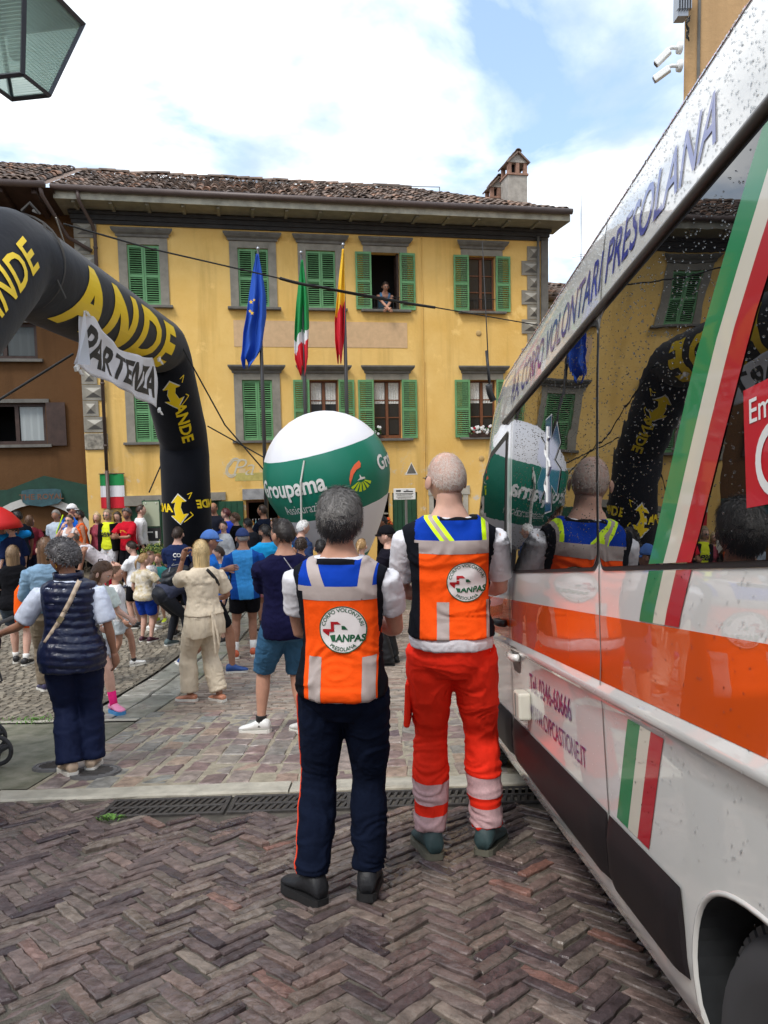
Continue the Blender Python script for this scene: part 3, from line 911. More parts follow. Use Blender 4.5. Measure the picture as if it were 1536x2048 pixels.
# frieze panel, dark cornice, eave
p_ = MB(); p_.box((5.87, -0.002, 5.97), (4.45, 0.012, 0.65)); p_.build('plaster_panel', pmat('pale_panel', (0.62, 0.42, 0.24), 0.9, var=0.10, vscale=6), house)
c_ = MB()
for (ya, yb, za, zb) in ((-0.05, 0.0, 8.50, 8.59), (-0.09, 0.0, 8.592, 8.70), (-0.15, 0.0, 8.702, 8.775)): c_.box((HL / 2 - 0.01, (ya + yb) / 2, (za + zb) / 2), (HL + 0.0 + 2 * abs(ya) * 0.5, yb - ya, zb - za))
c_.build('cornice_moulding', pmat('cornice_dark', (0.035, 0.034, 0.035), 0.7, var=0.3, vscale=4), house)
OV = 0.72; OVR = 0.30
sf = MB()
sf.add([(-OV * 0.35, -OV, 8.83), (HL + OVR, -OV, 8.83), (HL + OVR, 0.3, 8.78), (-OV * .35, 0.3, 8.78)], [(0, 1, 2, 3)])
sf.build('soffit', M_SOFF, house, fixn=False)
for i in range(15):
    x = 0.15 + i * 0.81
    b_ = MB(); b_.box((x, -OV / 2 + 0.02, 8.79), (0.075, OV - 0.06, 0.05), Matrix.Rotation(R(-2), 3, 'X')); b_.build('soffit_rib', M_SOFF, house)
fa = MB(); fa.box((HL / 2 + OVR / 2 - OV * .175, -OV - 0.012, 8.905), (HL + OVR + OV * .35, 0.03, 0.17)); fa.box((HL + OVR + 0.012, -OV / 2 + 0.1, 8.905), (0.03, OV + 0.17, 0.17)); fa.build('fascia', M_EAVE, house)
gu = MB(); gx0, gx1 = -OV * 0.4, HL + OVR + .03
gu.tube([(gx0, -OV - 0.09, 9.04), (gx1, -OV - 0.09, 9.04)], 0.075, 12); gu.build('gutter', M_GUT, house, smooth=True)
dp = MB()
dp.tube([(0.28, -OV - 0.09, 9.0), (0.30, -OV - 0.07, 8.78), (0.46, -0.18, 8.42), (0.49, -0.10, 8.25), (0.49, -0.10, 2.62)], 0.042, 10); dp.tube([(0.49, -0.10, 2.62), (0.49, -0.10, 0.0)], 0.045, 10)
dp.build('downpipe', M_GUT, house, smooth=True)
for z in (7.9, 6.3, 4.7, 3.2): k_ = MB(); k_.tube([(0.49, -0.10, z), (0.49, -0.10, z + 0.05)], 0.054, 10); k_.build('pipe_clamp', M_GUT, house, smooth=True)
dp = MB(); dp.tube([(HL - 0.30, -0.09, 8.6), (HL - 0.30, -0.09, 0.0)], 0.035, 8); dp.build('downpipe', M_GREYD, house, smooth=True)

# ---- roof with coppi tiles
def coppo(name, mat_):
    m_ = MB(); n = 7
    rs = []
    for (y, r_) in ((0.0, 0.095), (0.44, 0.075)):
        outer = [(r_ * math.cos(math.pi * k / n), y, 0.9 * r_ * math.sin(math.pi * k / n)) for k in range(n + 1)]
        inner = [(0.8 * r_ * math.cos(math.pi * k / n), y, 0.7 * r_ * math.sin(math.pi * k / n)) for k in range(n, -1, -1)]
        rs.append(outer + inner)
    m_.rings(rs, True)
    me = m_.mesh(name, False); me.materials.append(mat_)
    return me
TILE = coppo('roof_tile', M_TILE); TARR = stone_arrays(TILE)
def tiled_roof(parent, x0, x1, y0, z0, pitch, rows, limit, dx=0.185, zoff=0.0, hip=None, name='roof'):
    """slope rising away from the eave at (y0, z0); the rows by the eave are single tiles"""
    cp, sp = math.cos(pitch), math.sin(pitch)
    ln = rows * 0.36 + 0.1
    base = MB()
    xr = lambda d: x1 - (hip * d if hip else 0)
    base.add([(x0, y0, z0 - 0.02), (x1, y0, z0 - 0.02), (xr(ln * cp), y0 + ln * cp, z0 + ln * sp - 0.02), (x0, y0 + ln * cp, z0 + ln * sp - 0.02)], [(0, 1, 2, 3)])
    rf = base.build(name, M_TILEI, parent, fixn=False)
    rest = MB(); cnt = 0
    rx = Matrix.Rotation(pitch, 4, 'X')
    for r_ in range(rows):
        d = r_ * 0.36
        n = int((xr(d * cp) - x0) / dx)
        for i in range(n):
            x = x0 + dx * (i + 0.5) + random.gauss(0, 0.008)
            Mx = Matrix.Translation((x, y0 - 0.06 + d * cp, z0 + d * sp + 0.0 + 0.02 * r_ * 0 + random.gauss(0, .008))) @ rx @ Matrix.Rotation(random.gauss(0, .05), 4, 'Z') @ Matrix.Rotation(R(-2.5) + random.gauss(0, .02), 4, 'X')
            if cnt < limit and r_ < 6:
                o_ = bpy.data.objects.new('roof_tile', TILE); COL.objects.link(o_); o_.parent = rf; o_.matrix_local = Mx; cnt += 1
            else: rest.add([Mx @ Vector(p) for p in TARR[0]], TARR[1])
    if rest.f: stuff(rest.build('roof_tiles_remainder', M_TILEI, rf, fixn=False))
    return rf
PIT = R(23.9)
RROWS = 12
rf = tiled_roof(house, -0.3, HL + OVR, -OV + 0.02, 9.08, PIT, RROWS, 298, hip=0.9)
# side slope at the right end, ridge line
ln = RROWS * 0.36 + 0.1
hs = MB(); xe = HL + OVR; cpp, spp = math.cos(PIT), math.sin(PIT)
hs.add([(xe, -OV, 9.06), (xe, 7, 9.06), (xe - 0.9 * ln * cpp, 7, 9.06 + ln * spp), (xe - 0.9 * ln * cpp, -OV + ln * cpp, 9.06 + ln * spp)], [(0, 1, 2, 3)])
hs.build('side_slope', M_TILEI, rf, fixn=False)
for i in range(34):
    x = -0.6 + i * 0.37
    if x > xe - 0.9 * ln * cpp: break
    o_ = bpy.data.objects.new('ridge_tile', TILE); COL.objects.link(o_); o_.parent = rf
    o_.matrix_local = Matrix.Translation((x + 0.4, -OV + ln * cpp - 0.05, 9.08 + ln * spp + 0.03 + random.gauss(0, .01))) @ Matrix.Rotation(math.pi / 2, 4, 'Z') @ Matrix.Rotation(random.gauss(0, .04), 4, 'X')
# chimneys
M_CHIM = pmat('chimney_plaster', (0.36, 0.33, 0.29), 0.9, var=0.25, vscale=5, bump=0.4, bscale=20)
M_RBRICK = pmat('red_brick', (0.30, 0.17, 0.12), 0.85, var=0.3, vscale=10)
def chimney(cx, cy, z0, wd, hh, lab):
    t = thing('chimney', lab, 'chimney', FO + FDIR * cx - FN * cy + Vector((0, 0, z0)), FROT, 'chimneys on the yellow house')
    m_ = MB(); m_.box((0, 0, hh / 2), (wd, wd, hh)); m_.build('stack', M_CHIM, t)
    m_ = MB(); m_.box((0, 0, hh + 0.02), (wd + 0.06, wd + 0.06, 0.05)); m_.build('ledge', M_RBRICK, t)
    th = 0.25 * wd / 0.5
    for (x, y) in ((-1, -1), (1, -1), (1, 1), (-1, 1), (0, -1), (0, 1)):
        m_ = MB(); m_.box((x * (wd / 2 - 0.05), y * (wd / 2 - 0.05), hh + 0.045 + th / 2), (0.10, 0.10, th)); m_.build('pier', M_RBRICK, t)
    m_ = MB(); m_.box((0, 0, hh + 0.05 + th / 2), (wd * .4, wd * .4, th)); m_.build('flue', M_ROOM, t)
    m_ = MB(); m_.box((0, 0, hh + 0.05 + th + 0.03), (wd + 0.02, wd + 0.02, 0.06)); m_.prism([(-wd / 2, hh + th + 0.11), (wd / 2, hh + th + 0.11), (0, hh + th + 0.30)], lambda a, b2, t_: (a, t_, b2), -wd / 2, wd / 2); m_.build('gable', M_CHIM, t)
    zt = hh + th + 0.32
    for sg in (-1, 1):
        m_ = MB(); L_ = wd * 0.78; ang = math.atan2(0.25, wd / 2)
        m_.box((sg * wd * 0.31, 0, zt - 0.5 * L_ * math.sin(ang) + 0.0), (L_, wd + 0.16, 0.04), Matrix.Rotation(sg * ang, 3, 'Y')); m_.build('cap_slope', M_TILEI, t)
    for i in range(3):
        o_ = bpy.data.objects.new('cap_tile', TILE); COL.objects.link(o_); o_.parent = t
        o_.matrix_local = Matrix.Translation((0, -wd / 2 - 0.08 + i * 0.25, zt + 0.0))
    return t
P = at(1028, 392, 21.0); q = (P - FO)
chimney(q.dot(FDIR), -q.dot(FN), P.z - 0.25, 0.56, 0.72, 'tall plastered chimney with brick openings and a tiled cap')
P = at(992, 388, 21.6); q = (P - FO)
chimney(q.dot(FDIR), -q.dot(FN), P.z - 0.62, 0.5, 0.42, 'lower chimney half hidden behind the tall one')
# ground floor: lintels, doors, shop goods
for (a, b2, z, zh, mt) in ((3.72, 4.95, 1.80, 0.27, pmat('veined_marble', (0.42, 0.42, 0.42), 0.5, col2=(0.20, 0.20, 0.21), var=.3, vscale=5, detail=9)), (8.6, 9.75, 1.76, 0.24, M_GREYL), (10.4, 11.7, 1.82, 0.26, M_GREYL), (0.85, 2.05, 1.73, 0.25, M_GREYSTONE), (2.45, 3.3, 1.81, 0.2, M_GREYSTONE)):
    m_ = MB(); m_.box(((a + b2) / 2, -0.02, z + zh / 2), (b2 - a, 0.06, zh)); m_.build('lintel', mt, house)
for (a, b2) in ((8.62, 8.74), (9.56, 9.7), (10.45, 10.58)): m_ = MB(); m_.box(((a + b2) / 2, -0.016, 0.86), (b2 - a, 0.05, 1.78)); m_.build('door_jamb', M_GREYL, house)
def door(a, b2, z0, z1, y, mt=M_DGREEN, boards=5):
    m_ = MB(); m_.box(((a + b2) / 2, y + 0.02, (z0 + z1) / 2), (b2 - a - 0.01, 0.03, z1 - z0 - 0.01)); d = m_.build('door', mt, house)
    for i in range(boards):
        w_ = (b2 - a - 0.03) / boards
        m_ = MB(); m_.box((a + 0.015 + w_ * (i + 0.5), y - 0.004, (z0 + z1) / 2), (w_ - 0.012, 0.018, z1 - z0 - 0.03)); m_.build('board', mt, d)
    return d
door(2.55, 3.2, 0, 1.8, 0.08); door(7.62, 8.3, 0.02, 1.86, 0.06); door(0.95, 1.9, 0, 1.72, 0.1)
door(3.12, 3.74, 0.1, 1.78, -0.06, boards=4)
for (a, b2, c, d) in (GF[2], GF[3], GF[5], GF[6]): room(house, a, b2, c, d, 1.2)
fr = MB()
for (a, b2, c, d) in (GF[2],):
    fr.box((a + 0.03, 0.1, (c + d) / 2), (0.06, 0.06, d - c)); fr.box((b2 - 0.03, 0.1, (c + d) / 2), (0.06, 0.06, d - c)); fr.box(((a + b2) / 2, 0.1, d - 0.03), (b2 - a - .12, 0.06, 0.06)); fr.build('door_frame', M_WOOD, house)
M_BLUEB = pmat('bottle_blue', (0.25, 0.55, 0.62), 0.2, spec=0.7); M_LABEL = pmat('bottle_label', (0.75, 0.72, 0.6), 0.5); M_ORB = pmat('bottle_orange', (0.7, 0.32, 0.05), 0.3)
def on_facade(s_, out, z): return FO + FDIR * s_ + FN * out + Vector((0, 0, z))
sh = thing('display_shelf', 'dark display shelf inside the shop doorway', 'shelf', on_facade(4.23, -0.3, 0), FROT)
m_ = MB(); m_.box((0, 0, 0.96), (0.74, 0.3, 0.03)); m_.build('board', M_DWOOD, sh); m_ = MB(); m_.box((0, 0, 0.47), (0.7, 0.26, 0.94)); m_.build('cabinet', M_DWOOD, sh)
for i in range(8):
    b_ = thing('bottle', 'small pale blue bottle with a white cap on the shop shelf' if i % 3 else 'small orange bottle with a white cap on the shop shelf', 'bottle', on_facade(3.96 + i * 0.078, -0.24 - 0.05 * (i % 2), 0.977), FROT, 'blue bottles in the shop doorway' if i % 3 else 'orange bottles in the shop doorway')
    m_ = MB(); m_.lathe([(0.0, 0), (0.032, 0.002), (0.033, 0.17), (0.028, 0.20), (0.012, 0.235), (0.012, 0.29), (0.0, 0.291)], 10); m_.build('glass', M_BLUEB if i % 3 else M_ORB, b_, smooth=True)
    m_ = MB(); m_.lathe([(0.0335, 0.04), (0.0338, 0.05), (0.0338, 0.13), (0.0335, 0.14)], 10); m_.build('paper_label', M_LABEL, b_, smooth=True)
    m_ = MB(); m_.lathe([(0.014, 0.27), (0.0145, 0.30), (0.0, 0.302)], 8); m_.build('cap', M_WHITE, b_, smooth=True)
# shop window right of the balloon: shelf with glass jars, counter and orange flowers
M_JAR = pmat('jar_glass', (0.55, 0.56, 0.53), 0.08, spec=0.9)
m_ = MB(); m_.box((6.95, 0.3, 1.30), (1.16, 0.3, 0.03)); m_.build('window_shelf', M_GREYL, house); m_ = MB(); m_.box((6.95, 0.25, 0.86), (1.16, 0.4, 0.3)); m_.build('window_counter', M_WOOD, house)
for i, (hh, r_) in enumerate(((0.17, 0.09), (0.27, 0.055), (0.19, 0.10), (0.16, 0.08))):
    t = thing('glass_jar', ['squat glass jar at the end of the shop shelf', 'slim tall glass jar on the shop shelf', 'widest round glass jar on the shop shelf', 'small glass jar on the shop shelf behind the sign'][i], 'jar', on_facade(6.55 + i * 0.24, -0.3, 1.316), FROT, 'glass jars in the shop window')
    m_ = MB(); m_.lathe([(0.0, 0), (r_, 0.005), (r_, hh * .75), (r_ * .6, hh)], 12); m_.build('glass', M_JAR, t, smooth=True)
    m_ = MB(); m_.lathe([(r_ * .65, hh), (r_ * .65, hh + .02), (0.015, hh + .03), (0.015, hh + .06), (0, hh + .06)], 12); m_.build('lid', M_JAR, t, smooth=True)
M_FLO = pmat('orange_flower', (0.75, 0.12, 0.03), 0.6, var=0.3, vscale=40); M_FLW = pmat('white_flower', (0.8, 0.8, 0.8), 0.6); M_FLR = pmat('red_flower', (0.45, 0.01, 0.03), 0.6); M_LEAF = pmat('leaf', (0.05, 0.13, 0.03), 0.5, var=0.4, vscale=25)
def flowerbox(loc, rz, lab, cols, n, w_, box_mat):
    t = thing('flower_box', lab, 'flower box', loc, rz)
    m_ = MB(); m_.box((0, 0, 0.06), (w_, 0.14, 0.12), taper=1.08); m_.build('trough', box_mat, t)
    lf_ = MB()
    for i in range(160):
        p = Vector((random.uniform(-w_ / 2, w_ / 2) * 1.05, random.uniform(-.1, .08), random.uniform(0.08, 0.26))); a = Matrix.Rotation(random.uniform(0, 6.3), 3, 'Z') @ Matrix.Rotation(random.uniform(-1, 1), 3, 'X')
        lf_.add([p + a @ Vector(q) for q in ((0, 0, 0), (.02, .02, .004), (0, .05, 0), (-.02, .02, .004))], [(0, 1, 2, 3)])
    stuff(lf_.build('foliage', M_LEAF, t))
    for ci, (cm, cn) in enumerate(cols):
        for i in range(cn):
            p = Vector((random.uniform(-w_ / 2, w_ / 2), random.uniform(-.13, .02), random.uniform(0.09, 0.30)))
            m_ = MB()
            for k in range(5):
                a = k * 1.2566; m_.ellipsoid(p + Vector((0.02 * math.cos(a), 0, 0.02 * math.sin(a))), (0.02, 0.011, 0.02), 6, 4)
            m_.build('blossom', cm, t, smooth=True)
    return t
flowerbox(on_facade(10.10, 0.06, 3.30), FROT, 'box of white and red flowers on the lower windowsill by the ambulance', [(M_FLW, 34), (M_FLR, 7)], 40, 0.72, M_DWOOD)
flowerbox(on_facade(7.35, -0.02, 0.90), FROT, 'orange flowers in front of the shop window', [(M_FLO, 16)], 16, 0.5, M_DWOOD)
flowerbox(on_facade(7.25, -0.06, 3.32), FROT, 'small pot of white flowers behind the lower window', [(M_FLW, 7)], 7, 0.2, M_DWOOD)
# painted script and small plaques on the wall
m_ = MB(); put_text(m_, 'Pa', lambda x, y: (3.45 + x, -0.006, 2.42 + y), size=0.62, shear=0.35, bold=-0.012)
for k in range(2):
    n = 26; P = []
    for i in range(n + 1):
        a = 0.6 + 4.6 * i / n; rr = 0.22 - 0.05 * k + 0.05 * math.sin(a * 2)
        for w_ in (-0.018, 0.018): P.append((3.52 + (rr + w_) * math.cos(a) * 0.8, -0.007, 2.62 + (rr + w_) * math.sin(a)))
    m_.add(P, [(2 * i, 2 * i + 2, 2 * i + 3, 2 * i + 1) for i in range(n)])
m_.build('painted_script', pmat('faded_white_paint', (0.60, 0.55, 0.42), 0.9, var=0.15, vscale=9), house, fixn=False)
m_ = MB(); m_.box((4.0, -0.001, 2.38), (0.9, 0.006, 0.2)); m_.build('painted_band', pmat('faded_green_paint', (0.50, 0.42, 0.13), 0.9, var=0.2, vscale=6), house)
for (s_, z) in ((10.05, 6.05), (10.1, 3.0 - 0.28)): m_ = MB(); m_.lathe([(0, 0.012), (0.055, 0.012), (0.075, 0.0), (0.08, -0.01)], 16); o = m_.build('wall_vent', pmat('vent', (0.50, 0.34, 0.14), .8), house, smooth=True); o.rotation_euler = (R(90), 0, 0); o.location = (s_, -0.012, z)
m_ = MB(); m_.prism([(-0.13, 0), (0.13, 0), (0, 0.27)], lambda a, b2, t_: (8.15 + a, t_, 2.36 + b2), -0.012, 0.0); po = m_.build('triangle_plaque', M_GREYD, house)
m_ = MB(); m_.prism([(-0.17, 0), (0.17, 0), (0.17, 0.0), (0, 0.33)], lambda a, b2, t_: (8.15 + a, t_, 2.33 + b2), -0.006, 0.0); m_.build('plaque_border', M_WHITE, po)
m_ = MB(); m_.box((10.42, -0.04, 2.15), (0.14, 0.08, 0.2)); m_.build('wall_box', M_WHITE, house)
for (x, z0, z1) in ((8.52, 0.1, 8.5), (8.56, 1.9, 5.3)): m_ = MB(); m_.tube([(x, -0.012, z0), (x, -0.012, z1)], 0.012, 6); m_.build('wall_conduit', M_YEL, house)

# ================================================================== BROWN HOUSE on the left, set back, under deep eaves
brown = thing('brown_house', 'shaded brown plastered house with dark shutters and an arched tavern gateway', 'building', FO - FN * 0.02 + FDIR * 0.0, FROT)
BY = 0.35
mb = MB(); BL = -9.0
tmp = MB(); bops = [(-2.55, -1.05, 5.36, 6.22), (-2.3, -0.95, 3.30, 4.30), (-2.55, 0.0, -0.3, 1.15)]
wall_open(tmp, BL, -0.02, -0.3, 8.85, bops)
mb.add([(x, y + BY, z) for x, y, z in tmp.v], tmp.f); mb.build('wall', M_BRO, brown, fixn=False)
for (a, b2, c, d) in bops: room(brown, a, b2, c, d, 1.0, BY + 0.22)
for (a, b2, c, d, half) in ((-2.55, -1.05, 5.36, 6.22, False), (-2.3, -0.95, 3.30, 4.30, True)):
    w_ = MB(); y = BY + 0.12; cx = (a + b2) / 2
    w_.box((a + 0.04, y, (c + d) / 2), (0.08, 0.07, d - c)); w_.box((b2 - 0.04, y, (c + d) / 2), (0.08, 0.07, d - c)); w_.box((cx, y, d - 0.04), (b2 - a - .16, 0.07, 0.08)); w_.box((cx, y, c + 0.04), (b2 - a - .16, 0.07, 0.08)); w_.box((cx, y - .004, (c + d) / 2), (0.09, 0.07, d - c - .16))
    wo_ = w_.build('window', M_DWOOD, brown)
    for sg in (-1, 1):
        if half and sg < 0: continue
        g_ = MB(); g_.box((cx + sg * (b2 - a) / 4, y + 0.01, (c + d) / 2), ((b2 - a) / 2 - 0.12, 0.008, d - c - 0.16)); g_.build('pane', M_GLASS, wo_)
        k_ = MB(); n = 10; P = []
        for i in range(n + 1):
            x = cx + sg * (b2 - a) / 4 + ((b2 - a) / 2 - 0.13) * (i / n - 0.5); P += [(x, y - 0.01 + .006 * math.sin(i * 2.1), c + 0.09), (x, y - 0.01 + .006 * math.sin(i * 2.1), d - 0.09)]
        k_.add(P, [(2 * i, 2 * i + 2, 2 * i + 3, 2 * i + 1) for i in range(n)]); k_.build('curtain', pmat('grey_curtain', (0.34, 0.37, 0.37), .9) if half else pmat('dim_curtain', (0.10, 0.11, 0.11), .9), wo_, fixn=False)
    s_ = MB(); s_.box((cx, BY - 0.04, c - 0.04), (b2 - a + 0.25, 0.16, 0.07)); s_.build('sill', M_GREYD, brown)
    s_ = MB(); s_.box((cx, BY - 0.02, d + 0.05), (b2 - a + 0.2, 0.06, 0.09)); s_.build('lintel', M_GREYD, brown)
sh_ = MB(); sh_.box((-0.70, BY - 0.05, 3.78), (0.44, 0.04, 1.05)); sh_.build('shutter', M_DWOOD, brown)
# green portico panel with the arched white band and the tavern board
pg = MB(); cxa = -1.25; ra = 1.32
outl = [(-3.2, 2.18), (-1.9, 2.2), (-1.05, 2.52), (0.0 - 0.03, 2.26), (-0.03, 1.2)]
arc = [(cxa + 1.22 * math.cos(a), 0.75 + 1.13 * math.sin(a)) for a in [R(12) + R(156) * i / 16 for i in range(17)]]
outl += arc + [(-3.2, 1.0)]
pg.prism(outl, lambda a, b2, t_: (a, BY + t_, b2), -0.10, -0.02); pg.build('portico_panel', pmat('tavern_green', (0.012, 0.05, 0.032), 0.6, var=.25, vscale=4), brown)
ab = MB(); n = 20; P = []
for i in range(n + 1):
    a = R(8) + R(164) * i / n
    for r1 in (1.0, 1.16): P.append((cxa + r1 * 1.2 * math.cos(a), BY - 0.115, 0.72 + r1 * 1.1 * math.sin(a)))
ab.add(P, [(2 * i, 2 * i + 2, 2 * i + 3, 2 * i + 1) for i in range(n)])
ab.add([(x, y + 0.1, z) for x, y, z in P], [(2 * i, 2 * i + 2, 2 * i + 3, 2 * i + 1) for i in range(n)])
ab.add(P + [(x, y + 0.1, z) for x, y, z in P], [(2 * i, 2 * i + 2, 2 * (n + 1) + 2 * i + 2, 2 * (n + 1) + 2 * i) for i in range(n)] + [(2 * i + 1, 2 * i + 3, 2 * (n + 1) + 2 * i + 3, 2 * (n + 1) + 2 * i + 1) for i in range(n)])
ab.build('arch_band', pmat('arch_white', (0.50, 0.49, 0.46), 0.8, var=.1), brown, fixn=False)
sg_ = thing('tavern_sign', 'carved blue-grey hanging board reading THE ROYAL over the arch', 'sign', on_facade(-1.10, -BY + 0.15, 1.83), FROT)
m_ = MB(); m_.prism([(-0.44, 0.06), (-0.36, 0), (0.0, -0.06), (0.36, 0), (0.44, 0.06), (0.47, 0.2), (0.44, 0.34), (0.3, 0.37), (-0.3, 0.37), (-0.44, 0.34), (-0.47, 0.2)], lambda a, b2, t_: (a, t_, b2), -0.02, 0.02); m_.build('board', pmat('royal_blue_grey', (0.035, 0.085, 0.10), .6, var=.3, vscale=8), sg_)
m_ = MB(); put_text(m_, 'THE ROYAL', lambda x, y: (x, -0.024, 0.12 + y), size=0.19, bold=0.012, align='CENTER'); m_.build('lettering', pmat('rust_paint', (0.16, 0.07, 0.035), .6), sg_, fixn=False)
# folding lattice gate in the arch
gt = thing('lattice_gate', 'dark folding metal lattice gate closing the arched gateway', 'gate', on_facade(-1.25, -BY - 0.12, 0), FROT)
m_ = MB(); M_GATE = pmat('gate_metal', (0.13, 0.11, 0.085), 0.5, metal=.5)
for i in range(21): x = -1.15 + i * 0.115; m_.tube([(x, 0, 0.03), (x, 0, 1.62)], 0.011, 5)
m_.build('uprights', M_GATE, gt)
m_ = MB()
for i in range(20):
    x = -1.15 + i * 0.115
    for z in np.arange(0.1, 1.5, 0.2): m_.tube([(x, -0.014, z), (x + 0.115, -0.014, z + 0.1)], 0.007, 4); m_.tube([(x + 0.115, -0.014, z), (x, -0.014, z + 0.1)], 0.007, 4)
stuff(m_.build('lattice', M_GATE, gt))
# eaves of the brown house
m_ = MB(); m_.add([(BL, -1.05, 8.95), (-0.2, -1.05, 8.95), (-0.2, BY, 8.78), (BL, BY, 8.78)], [(0, 1, 2, 3)]); m_.build('soffit', M_DWOOD, brown, fixn=False)
for i in range(12): m_ = MB(); m_.box((-0.6 - i * 0.7, -0.4, 8.79), (0.11, 1.2, 0.12), Matrix.Rotation(R(-9), 3, 'X')); m_.build('rafter', M_DWOOD, brown)
m_ = MB(); m_.tube([(BL, -1.12, 8.99), (-0.33, -1.12, 8.99)], 0.075, 10); m_.build('gutter', M_GUT, brown, smooth=True)
m_ = MB(); m_.tube([(-0.45, -1.1, 8.97), (-0.42, -1.05, 8.78), (-0.12, -0.1, 8.15), (0.40, -0.1, 7.85)], 0.045, 8); m_.build('downpipe', M_GUT, brown, smooth=True)
tiled_roof(brown, BL, -0.31, -1.03, 9.05, PIT, 13, 60, name='roof')

# ================================================================== HOUSES ON THE RIGHT
lowh = thing('low_house', 'low brown house with a tiled roof behind the right corner of the yellow house', 'building', on_facade(HL + 0.1, -1.6, 0), FROT)
m_ = MB(); m_.box((3.0, 2.5, 3.3), (6.0, 5.0, 6.9)); m_.build('wall', pmat('weathered_wall', (0.20, 0.12, 0.075), .9, var=.3, vscale=3), lowh)
m_ = MB(); m_.add([(-0.35, -0.75, 6.95), (6.3, -0.75, 6.95), (6.3, 0, 6.75), (-0.35, 0, 6.75)], [(0, 1, 2, 3)]); m_.box((3, -0.76, 7.04), (6.7, 0.03, 0.18)); m_.build('eave', M_SOFF, lowh, fixn=False)
m_ = MB(); m_.tube([(-0.4, -0.85, 7.16), (6.3, -0.85, 7.16)], 0.08, 10); m_.build('gutter', M_GUT, lowh, smooth=True)
tiled_roof(lowh, -0.4, 6.3, -0.75, 7.22, R(20), 8, 90)
an = thing('roof_antenna', 'thin television antenna on the low house roof', 'antenna', at(1162, 540, 23.5)); M_ALU = pmat('aluminium', (0.35, 0.36, 0.38), .4, metal=.8)
m_ = MB(); m_.tube([(0, 0, -1.4), (0, 0, 2.3)], [0.02, 0.012], 6); m_.build('mast', M_ALU, an)
for (z, l_) in ((0.4, 0.28), (0.46, 0.2)): m_ = MB(); m_.tube([(-l_, 0, z), (l_, 0, z + 0.03)], 0.008, 5); m_.build('rod', M_ALU, an)
hr = thing('beige_house', 'tall beige house corner rising behind the ambulance', 'building', (3.05, 7.5, 0))
m_ = MB(); m_.prism([(0, 0), (7, -0.6), (7, 7), (3.2, 7)], lambda a, b2, t_: (a, b2, t_), -0.3, 11.5); m_.build('wall', M_BEI, hr)
m_ = MB(); m_.tube([(0.13, -0.03, 1), (0.13, -0.03, 11)], 0.016, 6); m_.build('cable_run', M_GREYD, hr)
hs2 = thing('side_house', 'plain house along the street beside the photographer', 'building', (-3.6, -2.0, 0))
m_ = MB(); m_.box((-3, 0, 2.2), (6, 9, 6.4)); m_.build('wall', M_BEI, hs2)

sw_ = thing('roof_wire', 'thin wire on small posts along the yellow house roof', 'wire', (0, 0, 0))
_a, _b2 = at(459, 361, 20.4), at(879, 374, 21.6)
m_ = MB(); m_.tube([_a, (_a + _b2) / 2 - Vector((0, 0, .03)), _b2], .012, 5); m_.build('cable', M_GREYD, sw_)
for q in (_a, _b2): m_ = MB(); m_.tube([q - Vector((0, 0, .5)), q], .014, 5); m_.build('post', M_GREYD, sw_)
# ================================================================== INFLATABLE ARCH
M_ARCH = pmat('black_inflatable', (0.0050, 0.0060, 0.010), 0.6, spec=0.10, var=0.2, vscale=3, bump=0.25, bscale=5, bdist=0.03, sheen=0.1)
M_YELL = pmat('arch_yellow', (0.86, 0.60, 0.008), 0.5)
M_WLINE = pmat('print_white', (0.72, 0.72, 0.70), 0.55)
M_ROPE = pmat('dark_rope', (0.02, 0.02, 0.02), 0.8)
ARAD = 0.475
arch = thing('inflatable_arch', 'black inflatable start arch with yellow ANDE lettering and arrows', 'inflatable arch')
def aln(y):                                   # the arch stands in one upright plane
    return -3.95 + (14.5 - y) * 0.050
def apt(y, z): return Vector((aln(y), y, z))
AP = [apt(14.5, -0.02), apt(14.5, 3.22), apt(13.0, 4.86), apt(7.0, 4.84), apt(4.6, 3.05), apt(4.6, gz(4.6) - 0.02)]
path = []; rad = []
for i, p in enumerate(AP):
    if i in (0, len(AP) - 1): path.append(p); rad.append(ARAD * 1.02); continue
    a = (AP[i - 1] - p).normalized(); b2 = (AP[i + 1] - p).normalized()
    for q, rr in ((0.55, 1.0), (0.30, 1.01), (0.10, 0.985)): path.append(p + a * q); rad.append(ARAD * rr)
    for q, rr in ((0.10, 0.985), (0.30, 1.01), (0.55, 1.0)): path.append(p + b2 * q); rad.append(ARAD * rr)
m_ = MB(); m_.tube(path, rad, 40, hint=(1, 0, 0)); ao = m_.build('tube', M_ARCH, arch, smooth=True)
def tube_map(A, B, off=0.006, ref=None):
    """(s along A->B in metres, t around from the side that looks at the street) -> point just proud of the tube"""
    d = (B - A).normalized(); mid = (A + B) / 2
    n0 = (CAMP - mid); n0 = (n0 - d * n0.dot(d)).normalized() if ref is None else ref
    e = d.cross(n0)
    def fn(s_, t_):
        a = t_ / ARAD
        return A + d * s_ + (n0 * math.cos(a) + e * math.sin(a)) * (ARAD * 1.0 + off)
    return fn
def decal_text(parent, s, fn, ori, mat_, size, outline=True, name='lettering', bold=0.05, shear=0.25, sx=1.0, space=1.0):
    """ori maps text (x, y) to (s, t)"""
    if outline:
        m_ = MB(); put_text(m_, s, lambda x, y: fn(*ori(x, y), 0.004), size=size, bold=bold + 0.014, shear=shear, cut=0.07, sx=sx); m_.build('outline', M_WLINE, parent, fixn=False)
    m_ = MB(); put_text(m_, s, lambda x, y: fn(*ori(x, y), 0.009), size=size, bold=bold, shear=shear, cut=0.07, sx=sx, space=space)
    return m_.build(name, mat_, parent, fixn=False)
